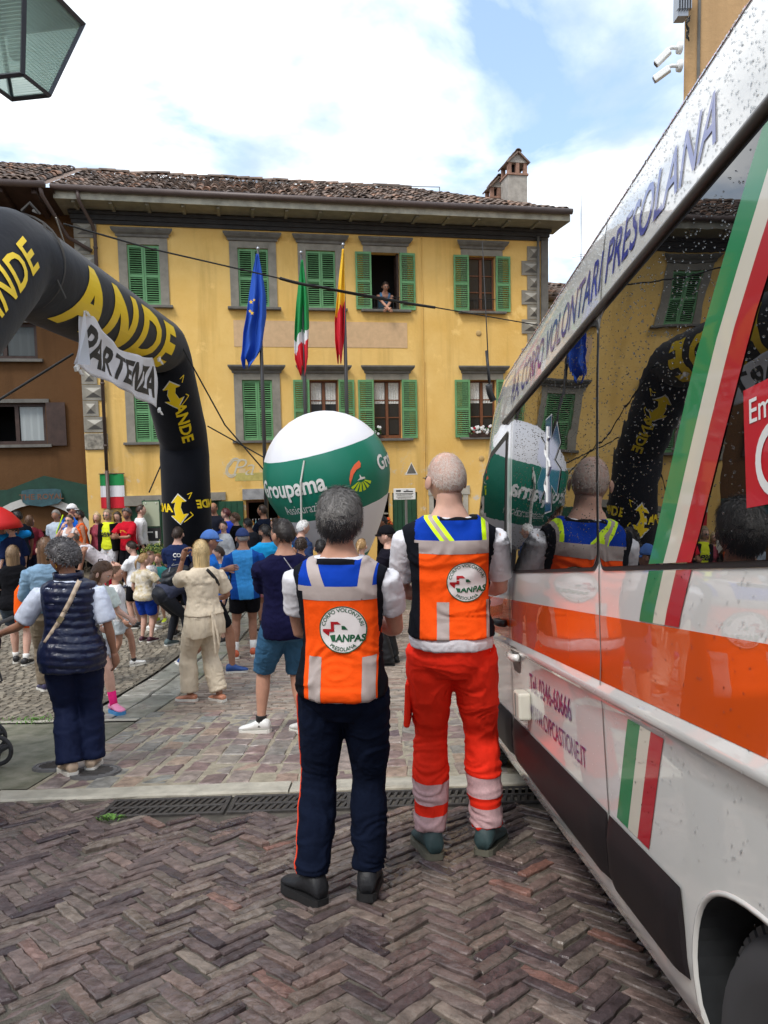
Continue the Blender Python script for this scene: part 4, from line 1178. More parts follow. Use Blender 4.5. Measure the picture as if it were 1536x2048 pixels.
def tmap(A, B, sgn=1, rot=0.0):
    d = (B - A).normalized(); mid = (A + B) / 2
    n0 = (CAMP - mid); n0 = (n0 - d * n0.dot(d)).normalized()
    e = d.cross(n0)
    def fn(s_, t_, off):
        a = t_ / ARAD + rot
        return A + d * s_ + (n0 * math.cos(a) + e * math.sin(a)) * (ARAD + off)
    return fn
ARROW = [(0.0, -0.62), (0.34, -0.30), (0.16, -0.30), (0.10, -0.05), (0.20, 0.25), (0.40, 0.22), (0.06, 0.66), (-0.34, 0.30), (-0.14, 0.30), (-0.20, 0.0), (-0.12, -0.28), (-0.32, -0.24)]
def arrow(parent, fn, s0, t0, k, rot, flip=1):
    c, s = math.cos(rot), math.sin(rot)
    for grow, off, mt, nm in ((1.09, 0.004, M_WLINE, 'arrow_outline'), (1.0, 0.009, M_YELL, 'arrow_print')):
        pl_ = [(x * k * grow * flip, y * k * grow) for x, y in ARROW]
        vs, fs = grid_poly(pl_, 0.08)
        m_ = MB(); m_.add([fn(s0 + x * c - y * s, t0 + x * s + y * c, off) for x, y in vs], fs); m_.build(nm, mt, parent, fixn=False)
    # thin triangle line beside the arrow
    for a, b2 in (((0.22, 0.60), (0.62, 0.30)), ((0.62, 0.30), (0.50, 0.16)), ((0.46, -0.42), (0.60, -0.70)), ((0.60, -0.70), (0.40, -0.62))):
        m_ = MB(); n = 6; P = []
        dx, dy = b2[0] - a[0], b2[1] - a[1]; ll = math.hypot(dx, dy); nx_, ny_ = -dy / ll * 0.018, dx / ll * 0.018
        for i in range(n + 1):
            for sg in (-1, 1):
                x = (a[0] + dx * i / n + sg * nx_) * k * flip; y = (a[1] + dy * i / n + sg * ny_) * k
                P.append(fn(s0 + x * c - y * s, t0 + x * s + y * c, 0.008))
        m_.add(P, [(2 * i, 2 * i + 2, 2 * i + 3, 2 * i + 1) for i in range(n)]); m_.build('arrow_line', M_YELL, parent, fixn=False)
# beam between the two elbows: big ANDE reading away from the near elbow
A_, B_ = AP[3], AP[2]
fn = tmap(A_, B_)
Lb = (B_ - A_).length
decal_text(arch, 'ANDE', fn, lambda x, y: (0.75 + x, 0.30 - y), M_YELL, 1.02, outline=False, bold=0.042, shear=0.0, sx=1.36, space=1.26)
# far haunch: small arrow and word
A2, B2 = AP[2], AP[1]
fn2 = tmap(A2, B2, rot=0.0)
arrow(arch, fn2, 0.70, 0.0, 0.46, R(-90))
decal_text(arch, 'ANDE', fn2, lambda x, y: (0.92 + x, 0.02 - y), M_YELL, 0.30, bold=0.03, shear=0.0, sx=1.15, outline=False)
# far column: arrow near the foot
A3, B3 = AP[1], AP[0]
fn3 = tmap(A3, B3)
arrow(arch, fn3, 1.30, 0.16, 0.44, R(90) * -1)
decal_text(arch, 'ANDE', fn3, lambda x, y: (1.36 - y, 0.28 + x), M_YELL, 0.22, bold=0.04, shear=0.2, outline=False)
decal_text(arch, 'ANDE', fn3, lambda x, y: (1.30 - y, -0.80 + x), M_YELL, 0.22, bold=0.04, shear=0.2, outline=False)
# near haunch: big arrow and word running up the tube
A4, B4 = AP[4], AP[3]
fn4 = tmap(A4, B4)
arrow(arch, fn4, 1.45, -0.32, 0.9, R(-90) + R(0), 1)
decal_text(arch, 'ANDE', fn4, lambda x, y: (1.42 + x, 0.30 - y), M_YELL, 0.38, bold=0.02, shear=0.25, sx=1.15, outline=False, space=1.1)
# seam rings, lashings
for p, q in ((AP[2], AP[3]), (AP[3], AP[2])):
    pass
m_ = MB(); e0 = apt(7.35, 4.86)
ring = []
for k in range(25):
    a = R(-150) + R(300) * k / 24; ring.append(e0 + Vector((math.sin(a), 0, math.cos(a))) * (ARAD + 0.012))
m_.tube(ring, 0.012, 5); m_.tube([e0 + Vector((0.34, -0.1, 0.36)), e0 + Vector((0.42, -0.12, 0.1)), e0 + Vector((0.44, -0.1, -0.18)), e0 + Vector((0.5, -0.06, -0.36))], 0.011, 5)
m_.tube([e0 + Vector((0.1, -0.02, 0.50)), e0 + Vector((0.2, -0.06, 0.56)), e0 + Vector((0.26, 0.0, 0.48)), e0 + Vector((0.18, 0.05, 0.52))], 0.016, 5)
m_.build('lashing_strap', pmat('grey_strap', (0.07, 0.065, 0.06), .8), arch)
def rope(name, pts, r_, lab, sag=0.0, n=18, mat_=None):
    P = [Vector(p) for p in pts]; out = []
    for a, b2 in zip(P[:-1], P[1:]):
        for i in range(n): 
            q = i / n; out.append(a.lerp(b2, q) - Vector((0, 0, sag * 4 * q * (1 - q))))
    out.append(P[-1])
    m_ = MB(); m_.tube(out, r_, 6); o_ = m_.build(name, mat_ or M_ROPE, smooth=True); return tag(o_, lab, 'rope')
rope('guy_rope', [at(362, 690, 12.6), at(450, 850, 13.2), at(532, 945, 13.6), gpt(610, 1245) if False else at(600, 1030, 14.2)], 0.014, 'dark guy rope running from the arch haunch down behind the green balloon')
rope('guy_rope', [at(415, 852, 14.1), at(600, 955, 14.6)], 0.014, 'second shorter guy rope from the arch column to the balloon')
rope('guy_rope', [at(146, 708, 10.0), at(-60, 836, 8.5)], 0.016, 'guy rope stretched in front of the brown house')
rope('guy_rope', [at(322, 930, 14.3), at(298, 985, 14.2)], 0.014, 'short dark cord between the arch column and the information board')
rope('street_cable', [at(128, 448, 11.0), at(300, 497, 13.0), at(600, 566, 15.6), at(860, 613, 17.8), at(1086, 652, 19.6)], 0.015, 'thin black cable slung across the square in front of the flags', 0.0)
rope('cable_bundle', [at(560, 556.5, 15.25), at(640, 574, 15.95), at(870, 615, 17.9)], 0.032, 'thick taped black cable bundle hanging before the open window', 0.02)
# ---- banner hung under the beam
def on_beam(y, z, x=0.0): p = apt(y, z); p.x += x; return p
TL, TR, BR, BL_ = at(160, 610, 8.15), at(313, 713, 11.5), at(313, 815, 11.55), at(146, 728, 8.0)
ban = thing('start_banner', 'white cloth banner reading PARTENZA hung under the arch', 'banner')
def bfn(u, v, off=0.0):
    p = (TL.lerp(TR, u)).lerp(BL_.lerp(BR, u), v)
    p = p + Vector((0, 0, -0.20 * 4 * u * (1 - u) * (1 - v)))                       # the top edge sags between its strings
    n_ = Vector((1, 0.1, 0.1))
    p = p + n_ * (0.035 * math.sin(u * 11 + v * 3) * (1 - 0.5 * v) + 0.02 * math.sin(u * 23 - v * 6))
    return p + n_ * off
m_ = MB(); nu, nv = 40, 16
m_.add([bfn(i / nu, j / nv) for j in range(nv + 1) for i in range(nu + 1)], [(j * (nu + 1) + i, j * (nu + 1) + i + 1, (j + 1) * (nu + 1) + i + 1, (j + 1) * (nu + 1) + i) for j in range(nv) for i in range(nu)])
bo = m_.build('cloth', pmat('banner_white', (0.66, 0.67, 0.72), 0.7, var=.06, vscale=3), ban, smooth=True, fixn=False)
_s = bo.modifiers.new('solid', 'SOLIDIFY'); _s.thickness = 0.004
vs, fs = text2d('PARTENZA', size=1.0, bold=0.03, shear=0.32, cut=0.12)
xm = max(v[0] for v in vs)
m_ = MB(); m_.add([bfn(0.02 + 0.95 * x / xm, 0.80 - 0.62 * y / 0.72, 0.008) for x, y in vs], fs); m_.build('lettering', pmat('banner_black', (0.012, 0.012, 0.014), .6), ban, fixn=False)
# folded back near end, clips and strings
m_ = MB(); fe = [TL, TL.lerp(BL_, 1.0), BL_ + Vector((0.16, -0.05, -0.02)), TL + Vector((0.02, -0.02, -0.25))]
m_.add([p + Vector((0.05, 0, 0)) for p in fe], [(0, 1, 2, 3)]); m_.build('folded_end', MATS['banner_white'], ban, fixn=False)
for p in (BL_, BR, TL, TR):
    m_ = MB(); m_.box(p + Vector((0.04, 0, -0.04)), (0.03, 0.09, 0.05), Matrix.Rotation(R(30), 3, 'X')); m_.tube([p + Vector((0.05, 0, -0.05)), p + Vector((0.06, 0.05, -0.10)), p + Vector((0.06, 0.12, -0.11)), p + Vector((0.05, 0.06, -0.06))], 0.012, 5); m_.build('clip', M_WHITE, ban)
m_ = MB(); m_.tube([TL, at(140, 520, 7.95), at(112, 435, 7.6)], 0.008, 5); m_.tube([TR, at(336, 662, 12.0)], 0.008, 5); m_.build('string', pmat('pale_string', (.35, .33, .28), .8), ban)

# ================================================================== BALLOON
bal = thing('inflatable_balloon', 'green and white inflatable balloon printed Groupama Assicurazioni', 'inflatable balloon')
_bc = at(655, 952, 13.2)
_brot = Matrix.Rotation(R(9), 4, 'X') @ Matrix.Rotation(R(-13), 4, 'Y')
bal.matrix_world = Matrix.Translation(_bc) @ _brot
BR_ = 1.165
def bal_r(z):                                  # profile radius over height; z = 0 at the widest ring
    zt, zb = 1.18, -1.75
    if z >= 0: return BR_ * math.sqrt(max(0, 1 - (z / zt) ** 2.0))
    q = z / zb
    return BR_ * (1 - 0.80 * q ** 1.55)
def bal_p(z, a, off=0.0):
    g = 1 + 0.012 * abs(math.sin(a * 8)) ** 0.6 - 0.012
    r_ = bal_r(z) * (g + 0.0) + off
    return Vector((r_ * math.sin(a), -r_ * math.cos(a), z))     # a = 0 looks at the street
zs = [1.1799, 1.17, 1.15, 1.10, 1.0, 0.9, 0.8, 0.7, 0.6, 0.565, 0.56, 0.4, 0.2, 0.0, -0.2, -0.4, -0.525, -0.53, -0.7, -0.9, -1.1, -1.3, -1.5, -1.52, -1.75]
m_ = MB(); na = 64
for i in range(len(zs) - 1):
    mid = (zs[i] + zs[i + 1]) / 2
    mi = 0 if mid > 0.56 else (1 if mid > -0.53 else (0 if mid > -1.51 else 1))
    m_.rings([[bal_p(zs[i], 2 * math.pi * k / na) for k in range(na)], [bal_p(zs[i + 1], 2 * math.pi * k / na) for k in range(na)]], False, mi)
m_.build('envelope', [pmat('balloon_white', (0.74, 0.75, 0.80), 0.5, bump=.15, bscale=4, bdist=.02), pmat('balloon_green', (0.004, 0.165, 0.105), 0.45, bump=.15, bscale=4, bdist=.02)], bal, smooth=True)
_bmx = bmesh.new(); _bmx.from_mesh(bal.children[0].data); bmesh.ops.remove_doubles(_bmx, verts=_bmx.verts, dist=1e-4); _bmx.to_mesh(bal.children[0].data); _bmx.free()
def btext(s, a0, z0, size, bold, name, sx=1.0, shear=0.0):
    m_ = MB(); put_text(m_, s, lambda x, y: bal_p(z0 + y, a0 + x / BR_, 0.006), size=size, bold=bold, cut=0.09, sx=sx, shear=shear); return m_.build(name, M_WLINE, bal, fixn=False)
btext('Groupama', R(-71), -0.02, 0.42, 0.025, 'lettering', 1.52 / max(v[0] for v in text2d('Groupama', size=.42, bold=.025)[0]))
btext('Assicurazioni', R(-44), -0.36, 0.24, 0.0, 'small_lettering', 0.95 / max(v[0] for v in text2d('Assicurazioni', size=.24)[0]))
btext('Groupama', R(56), -0.02, 0.36, 0.025, 'lettering_side', 0.98)
def bpoly(pts, a0, z0, mat_, nm):
    vs, fs = grid_poly(pts, 0.08); m_ = MB(); m_.add([bal_p(z0 + y, a0 + x / BR_, 0.007) for x, y in vs], fs); return m_.build(nm, mat_, bal, fixn=False)
M_CORAL = pmat('coral_print', (0.80, 0.14, 0.06), .5); M_LIME = pmat('lime_print', (0.58, 0.78, 0.02), .5)
la, lz = R(33), -0.04
bpoly([(-0.20, -0.03), (-0.19, 0.08), (-0.13, 0.20), (-0.03, 0.28), (0.09, 0.32), (0.10, 0.26), (0.07, 0.21), (-0.02, 0.19), (-0.10, 0.13), (-0.155, 0.05)], la, lz, M_CORAL, 'logo_sweep')
for i in range(6):
    a = R(200) + R(24) * i; b_ = a + R(15)
    bpoly([(0.02 + 0.07 * math.cos(a), 0.0 + 0.04 * math.sin(a)), (0.02 + 0.23 * math.cos(a), 0.0 + 0.20 * math.sin(a)), (0.02 + 0.23 * math.cos(b_), 0.20 * math.sin(b_)), (0.02 + 0.07 * math.cos(b_), 0.04 * math.sin(b_))], la, lz, M_LIME, 'logo_ray')
bpoly([(-0.06, 0.01), (0.0, 0.04), (0.01, 0.10), (0.035, 0.045), (0.10, 0.03), (0.10, 0.0)], la, lz, M_WLINE, 'logo_steeple')
m_ = MB(); q0 = Matrix(bal.matrix_world).inverted()
m_.tube([bal_p(0.52, R(-10), 0.01), bal_p(0.2, R(-16), 0.03), q0 @ at(603, 1046, 12.2)], 0.016, 6); m_.build('tether', pmat('white_strap', (.62, .62, .58), .6), bal)
# stand under the balloon
bs = thing('balloon_base', 'green and white blower base standing under the balloon', 'inflatable base', (_bc.x + 0.28, _bc.y - 0.1, 0))
m_ = MB(); m_.lathe([(0.0, 0.0), (0.42, 0.0), (0.45, 0.1), (0.42, 0.75), (0.28, 1.2), (0.0, 1.22)], 20, mi=0); m_.build('housing', MATS['balloon_green'], bs, smooth=True)
m_ = MB(); m_.lathe([(0.447, 0.2), (0.455, 0.25), (0.43, 0.6), (0.425, 0.62)], 20); m_.build('white_panel', MATS['balloon_white'], bs, smooth=True)

# ================================================================== FLAGS
M_POLE = pmat('pole_grey', (0.10, 0.10, 0.105), 0.4, metal=.6)
def flagpole(px, pyb, pyt, d, lab): 
    top = at(px, pyt, d); t = thing('flag_pole', lab, 'flag pole', (top.x, top.y, 0), 0, 'flag poles in front of the yellow house')
    h_ = top.z
    m_ = MB(); m_.tube([(0, 0, 0), (0, 0, h_ * .62), (0, 0, h_)], [0.05, 0.045, 0.025], 10); m_.build('pole', M_POLE, t, smooth=True)
    m_ = MB(); m_.ellipsoid((0, 0, h_ + 0.03), (0.04, 0.04, 0.045), 8, 6); m_.build('finial', M_ALU, t, smooth=True)
    m_ = MB(); m_.lathe([(0.0, 0.25), (0.08, 0.25), (0.11, 0.02), (0.14, 0.0)], 12); m_.build('foot', M_POLE, t, smooth=True)
    return top
def cloth_flag(name, lab, out, d, bands, mats, folds=5, depth=0.09):
    """hanging flag: out = list of (left px, right px, y px) rows; the cloth is gathered in folds"""
    t = thing(name, lab, 'flag', group='flags on poles')
    nu = 28; rows = []
    R_ = []
    nrow = 36
    for j in range(nrow + 1):
        q = j / nrow * (len(out) - 1); i = min(int(q), len(out) - 2); fr_ = q - i
        xl = out[i][0] + (out[i + 1][0] - out[i][0]) * fr_; xr = out[i][1] + (out[i + 1][1] - out[i][1]) * fr_; yy = out[i][2] + (out[i + 1][2] - out[i][2]) * fr_
        amp = depth * (0.15 + 0.85 * min(1, j / nrow * 2))
        for k in range(nu + 1):
            u = k / nu
            p = at(xl + (xr - xl) * u, yy + 10 * math.sin(u * 9 + j * .02) * (j / nrow), d)
            p.y += amp * math.sin(u * folds * 3.14 + 0.6 * math.sin(j * 0.13)) + 0.02 * math.sin(u * 17 + j * .3)
            R_.append(p)
    m_ = MB()
    for j in range(nrow):
        for k in range(nu):
            mi = bands(k / nu, j / nrow)
            m_.add([], []); m_.f.append((j * (nu + 1) + k, j * (nu + 1) + k + 1, (j + 1) * (nu + 1) + k + 1, (j + 1) * (nu + 1) + k)); m_.m.append(mi)
    m_.v = [tuple(p) for p in R_]
    o_ = m_.build('cloth', mats, t, smooth=True, fixn=False)
    s_ = o_.modifiers.new('solid', 'SOLIDIFY'); s_.thickness = 0.004
    return t
M_EU = pmat('flag_blue', (0.012, 0.075, 0.42), 0.75); M_FG = pmat('flag_green', (0.01, 0.25, 0.065), 0.75); M_FW = pmat('flag_white', (0.75, 0.74, 0.76), .75); M_FR = pmat('flag_red', (0.62, 0.015, 0.03), .75); M_FY = pmat('flag_yellow', (0.85, 0.52, 0.03), .75)
flagpole(516, 0, 500, 16.9, 'grey flag pole carrying the blue European flag'); flagpole(602, 0, 508, 17.1, 'grey flag pole carrying the green white and red flag'); flagpole(686, 0, 492, 17.3, 'grey flag pole carrying the yellow and red flag')
eu = cloth_flag('flag', 'blue European flag with gold stars hanging in folds', [(512, 517, 508), (504, 524, 545), (497, 531, 590), (492, 532, 630), (486, 528, 660), (484, 524, 695), (482, 516, 712), (486, 500, 728)], 16.8, lambda u, v: 0, [M_EU], 4)
st = MB()
for (px, py, r_) in ((502, 604, 0.055), (504, 626, 0.05), (500, 622, 0.04), (508, 600, 0.035)):
    c_ = at(px, py, 16.66); P = []
    for i in range(10):
        a = math.pi / 2 + i * math.pi / 5; rr = r_ if i % 2 == 0 else r_ * .42; P.append(c_ + Vector((rr * math.cos(a), 0, rr * math.sin(a))))
    st.add(P + [c_], [(i, (i + 1) % 10, 10) for i in range(10)])
st.build('gold_stars', M_FY, eu, fixn=False)
cloth_flag('flag', 'Italian tricolour flag hanging limp from its pole', [(602, 606, 520), (597, 611, 560), (592, 616, 605), (589, 618, 650), (588, 616, 690), (590, 616, 715), (600, 612, 742)], 17.0, lambda u, v: 0 if v < 0.60 - 0.1 * u else (1 if v < 0.74 - 0.16 * u else 2), [M_FG, M_FW, M_FR], 4)
cloth_flag('flag', 'yellow and red flag hanging limp from its pole', [(684, 688, 498), (679, 689, 540), (674, 690, 590), (669, 690, 640), (670, 688, 680), (675, 683, 718)], 17.2, lambda u, v: 0 if v < 0.55 - 0.12 * u else 1, [M_FY, M_FR], 3)
wf = thing('wall_flag', 'Italian tricolour cloth pinned flat on the yellow wall', 'flag', on_facade(0.59, 0.05, 1.69), FROT)
for i, mt in enumerate((M_FR, M_FW, M_FG)):
    m_ = MB(); n = 10; P = []
    for k in range(n + 1):
        x = -0.28 + 0.56 * k / n; y = 0.012 * math.sin(k * 1.3)
        P += [(x, y, 0.28 * i), (x, y + 0.004, 0.28 * (i + 1))]
    m_.add(P, [(2 * k, 2 * k + 2, 2 * k + 3, 2 * k + 1) for k in range(n)]); m_.build(('red', 'white', 'green')[i] + '_band', mt, wf, fixn=False)
m_ = MB(); m_.tube([(-0.3, 0, 0.85), (0.3, 0, 0.85)], 0.01, 6); m_.build('rod', M_DWOOD, wf)

# ================================================================== LANTERN on its bracket, top left
lan = thing('street_lantern', 'old four-sided street lantern with ribbed glass hanging on a scroll bracket', 'lantern')
lp = at(34, 174, 3.75)
lan.matrix_world = Matrix.Translation(lp) @ Matrix.Rotation(R(-9), 4, 'Z')
M_LFR = pmat('lantern_metal', (0.055, 0.058, 0.07), 0.5, metal=.3)
M_LGL = bpy.data.materials.new('ribbed_glass'); M_LGL.use_nodes = True
_t = M_LGL.node_tree; _t.nodes.remove(_t.nodes['Principled BSDF'])
_o = _t.nodes['Material Output']; _tr = _t.nodes.new('ShaderNodeBsdfTransparent'); _tl = _t.nodes.new('ShaderNodeBsdfTranslucent'); _gl = _t.nodes.new('ShaderNodeBsdfDiffuse'); _m1 = _t.nodes.new('ShaderNodeMixShader'); _m2 = _t.nodes.new('ShaderNodeMixShader')
_tl.inputs[0].default_value = (.88, .97, .94, 1); _gl.inputs[0].default_value = (.45, .55, .52, 1); _tr.inputs[0].default_value = (.90, .96, .94, 1)
_m1.inputs[0].default_value = .35; _t.links.new(_tl.outputs[0], _m1.inputs[1]); _t.links.new(_gl.outputs[0], _m1.inputs[2])
_m2.inputs[0].default_value = .42; _t.links.new(_tr.outputs[0], _m2.inputs[1]); _t.links.new(_m1.outputs[0], _m2.inputs[2]); _t.links.new(_m2.outputs[0], _o.inputs[0])
b0, b1, hh = 0.105, 0.235, 0.40
def lq(i, k): 
    s_ = ((-1, -1), (1, -1), (1, 1), (-1, 1))[i % 4]; r_ = b0 + (b1 - b0) * k; return Vector((s_[0] * r_, s_[1] * r_, hh * k))
m_ = MB()
for i in range(4):
    m_.tube([lq(i, 0), lq(i, 1)], 0.014, 4); m_.tube([lq(i, 0), lq(i + 1, 0)], 0.013, 4); m_.tube([lq(i, 1), lq(i + 1, 1)], 0.016, 4)
m_.build('frame', M_LFR, lan)
for i in range(4):
    m_ = MB(); a, b2, c, d = lq(i, 0.03), lq(i + 1, 0.03), lq(i + 1, 0.98), lq(i, 0.98)
    m_.add([a, b2, c, d], [(0, 1, 2, 3)]); o_ = m_.build('pane', M_LGL, lan, fixn=False); s_ = o_.modifiers.new('s', 'SOLIDIFY'); s_.thickness = 0.004
    r_ = MB(); nr = 26
    for k in range(nr):
        q = (k + .5) / nr; r_.tube([a.lerp(d, q), b2.lerp(c, q)], 0.0022, 4)
    stuff(r_.build('glass_ribs', M_LGL, lan))
m_ = MB(); m_.lathe([(0.0, hh + .30), (0.05, hh + .29), (0.12, hh + .18), (b1 * 1.42, hh + .015), (b1 * 1.42, hh), (0.0, hh - .002)], 4); o_ = m_.build('roof', M_LFR, lan); o_.rotation_euler = (0, 0, R(45))
m_ = MB(); m_.lathe([(0, hh), (0.035, hh), (0.035, hh - .09), (0.028, hh - .1)], 12); m_.build('lamp_socket', pmat('socket', (.35, .33, .28), .5), lan, smooth=True)
m_ = MB(); m_.lathe([(0.027, hh - .1), (0.03, hh - .14), (0.03, hh - .24), (0.02, hh - .27), (0, hh - .275)], 12); m_.build('bulb', pmat('bulb_glass', (.6, .6, .56), .1, trans=.5), lan, smooth=True)
m_ = MB()
pts = [Vector((-1.1, -0.1, hh + .45)), Vector((-0.5, 0.0, hh + .62)), Vector((0, 0, hh + .5)), Vector((0.30, 0.02, hh + .34)), Vector((0.40, 0.0, hh + .20)), Vector((0.37, 0, hh + .08)), Vector((0.31, 0, hh + .09))]
m_.tube(pts, [0.03, 0.03, 0.03, 0.03, 0.03, 0.028, 0.02], 8); m_.tube([(0, 0, hh + .28), (0, 0, hh + .5)], .012, 6); m_.build('bracket', M_LFR, lan, smooth=True)
ch = MB()
for i in range(5):
    c_ = Vector((0.30, 0.0, hh + .16 - i * .036)); ax = Vector((1, 0, 0)) if i % 2 else Vector((0, 1, 0))
    ch.tube([c_ + ax * (.010 * math.cos(a)) + Vector((0, 0, .020 * math.sin(a))) for a in [2 * math.pi * k / 8 for k in range(9)]], .004, 4, cap=False)
ch.build('chain', M_LFR, lan)

# ================================================================== CAMERAS and fitting on the beige house
for (px, py, dx, lab) in ((1340, 118, 0.02, 'upper white security camera on the beige house corner'), (1325, 150, -0.03, 'lower white security camera on the beige house corner')):
    base = at(1358, 96 if py == 118 else 132, 7.42); t = thing('security_camera', lab, 'security camera', base, 0, 'security cameras on the beige house'); t.scale = (.74, .74, .74)
    m_ = MB(); m_.lathe([(0, 0.0), (0.07, 0.0), (0.075, -0.03), (0.075, -0.05)], 18); o_ = m_.build('mount', M_WHITE, t, smooth=True); o_.rotation_euler = (0, R(-90), 0); o_.location = (-0.02, 0, 0)
    m_ = MB(); m_.tube([(-0.0, 0, 0), (-0.10, -0.01, 0.0), (-0.14, -0.02, -0.02)], 0.024, 10); m_.build('arm', M_WHITE, t, smooth=True)
    m_ = MB(); ro = Matrix.Rotation(R(-25), 3, 'Z') @ Matrix.Rotation(R(-38) if py == 118 else R(-28), 3, 'Y')
    m_.box(ro @ Vector((-0.12, 0, 0)) + Vector((-0.12, -0.02, -0.03)), (0.22, 0.085, 0.085), ro); o_ = m_.build('camera_body', M_WHITE, t); bevel(o_, .012)
    m_ = MB(); m_.box(ro @ Vector((-0.235, 0, -0.005)) + Vector((-0.12, -0.02, -0.03)), (0.012, 0.07, 0.06), ro); m_.build('lens', pmat('lens_brown', (.05, .03, .02), .1), o_)
fx = thing('wall_fitting', 'grey ribbed lamp fitting with tangled cable high on the beige house', 'wall lamp', at(1366, 0, 7.42))
m_ = MB(); m_.box((-0.02, 0, 0.0), (0.10, 0.12, 0.36)); m_.build('housing', M_ALU, fx)
for i in range(6): m_ = MB(); m_.box((-0.08 + i * 0.025, -0.07, 0.05), (0.008, 0.05, 0.36)); m_.build('fin', M_ALU, fx)
m_ = MB()
for k in range(3): m_.tube([(0.03 + .02 * math.sin(i * 1.1 + k), -0.05 + .02 * math.cos(i * .9 + k), -0.18 - i * 0.02) for i in range(12)], .006, 5)
m_.build('tangled_cable', M_BLACK, fx)

# ================================================================== BOARDS, HEDGES, UMBRELLA
nb = thing('information_board', 'tall pale information board on posts before the yellow house', 'sign', at(302, 1000, 16.7) * 1.0); nb.location.z = 0
m_ = MB(); m_.box((0, 0, 1.62), (0.42, 0.03, 0.62)); m_.build('frame', M_DGREEN, nb); m_ = MB(); m_.box((0, -0.02, 1.62), (0.37, 0.02, 0.57)); m_.build('panel', pmat('pale_green_panel', (.42, .46, .33), .6), nb)
m_ = MB(); m_.box((0, -0.01, 1.10), (0.40, 0.03, 0.40)); bp_ = m_.build('poster', pmat('poster_black', (.03, .03, .032), .5), nb); m_ = MB(); m_.box((0, -0.03, 0.95), (0.36, 0.006, 0.08)); m_.build('poster_footer', M_WHITE, bp_)
m_ = MB(); m_.box((-0.08, -0.03, 1.2), (0.2, 0.006, 0.03)); m_.box((0.1, -0.03, 1.14), (0.05, 0.006, 0.16)); m_.build('poster_print', M_WHITE, bp_)
m_ = MB(); m_.tube([(-.12, -.032, 1.87), (-.11, -.032, 1.87)], .02, 8); m_.tube([(.12, -.032, 1.87), (.13, -.032, 1.87)], .02, 8); m_.build('emblem', M_WHITE, nb)
for sx_ in (-.17, .17): m_ = MB(); m_.tube([(sx_, 0.03, 0), (sx_, 0.03, 1.95)], .02, 8); m_.build('post', M_POLE, nb)
_p = at(809, 988, 15.6)
wb = thing('notice_board', 'white notice sign with black print on a grey post', 'sign', (_p.x, _p.y, 0))
m_ = MB(); m_.tube([(0.03, 0.03, 0), (0.03, 0.03, _p.z + .12)], .028, 8); m_.build('post', M_ALU, wb)
m_ = MB(); m_.box((0, 0, _p.z), (0.47, 0.016, 0.24)); bb_ = m_.build('board', M_WHITE, wb); bevel(bb_, .006)
m_ = MB()
for (x, z, w_, h_) in ((-.13, .07, .10, .035), (.06, .085, .05, .012), (.08, .055, .2, .022), (0, .01, .38, .012), (0, -.02, .33, .012), (0, -.06, .36, .008), (0, -.085, .3, .008)): m_.box((x, -.011, _p.z + z), (w_, .002, h_))
m_.build('print', M_BLACK, wb)
M_HEDGE = pmat('hedge_leaf', (0.10, 0.16, 0.035), 0.55, var=.45, vscale=14, col2=(0.30, 0.33, 0.07))
def hedge(px, py, d, w_, h_, lab, n=1500):
    P = at(px, py, d); t = thing('planter_hedge', lab, 'hedge', (P.x, P.y, 0), group='planter hedges along the house')
    m_ = MB(); m_.box((0, 0, .16), (w_ * .9, .4, .32)); m_.build('planter', pmat('planter_terracotta', (.16, .085, .055), .8), t)
    l_ = MB()
    for i in range(n):
        p = Vector((random.uniform(-1, 1), random.uniform(-1, 1), random.uniform(-1, 1)))
        if p.length > 1 or p.length < .45: continue
        p = Vector((p.x * w_ / 2, p.y * .28, .32 + h_ / 2 + p.z * h_ / 2)) + Vector((random.gauss(0, .03), random.gauss(0, .03), random.gauss(0, .04)))
        a = Matrix.Rotation(random.uniform(0, 6.3), 3, 'Z') @ Matrix.Rotation(random.uniform(-1.2, 1.2), 3, 'X'); s_ = random.uniform(.6, 1.2)
        l_.add([p + a @ (Vector(q) * s_) for q in ((0, -.03, 0), (.022, 0, .006), (0, .035, 0), (-.022, 0, .006))], [(0, 1, 2, 3)])
    stuff(l_.build('foliage', M_HEDGE, t))
    m_ = MB()
    for i in range(5): m_.tube([(w_ * (i - 2) / 7, 0, .3), (w_ * (i - 2) / 5.5, .04, .3 + h_ * .5)], .012, 5)
    m_.build('stem', M_DWOOD, t)
hedge(312, 1090, 15.9, .75, .75, 'clipped green hedge in a planter left of the arch column')
hedge(448, 1098, 15.6, .9, .62, 'yellow-green hedge in a planter right of the arch column')
um = thing('umbrella', 'open red umbrella held above the crowd by the tavern gate', 'umbrella', at(-14, 1064, 14.0))
m_ = MB(); n = 8; rs = []
for (r_, z) in ((0.02, .50), (.2, .47), (.36, .36), (.50, .20), (.56, .08)):
    rs.append([Vector((r_ * (1 - .05 * (k % 2)) * math.cos(2 * math.pi * k / 16), r_ * (1 - .05 * (k % 2)) * math.sin(2 * math.pi * k / 16), z)) for k in range(16)])
m_.rings(rs, False); o_ = m_.build('canopy', pmat('umbrella_red', (.55, .012, .012), .6), um, smooth=True); o_.modifiers.new('s', 'SOLIDIFY').thickness = .004
m_ = MB(); m_.tube([(0, 0, .56), (0, 0, -.35)], .008, 6); m_.build('shaft', M_BLACK, um)
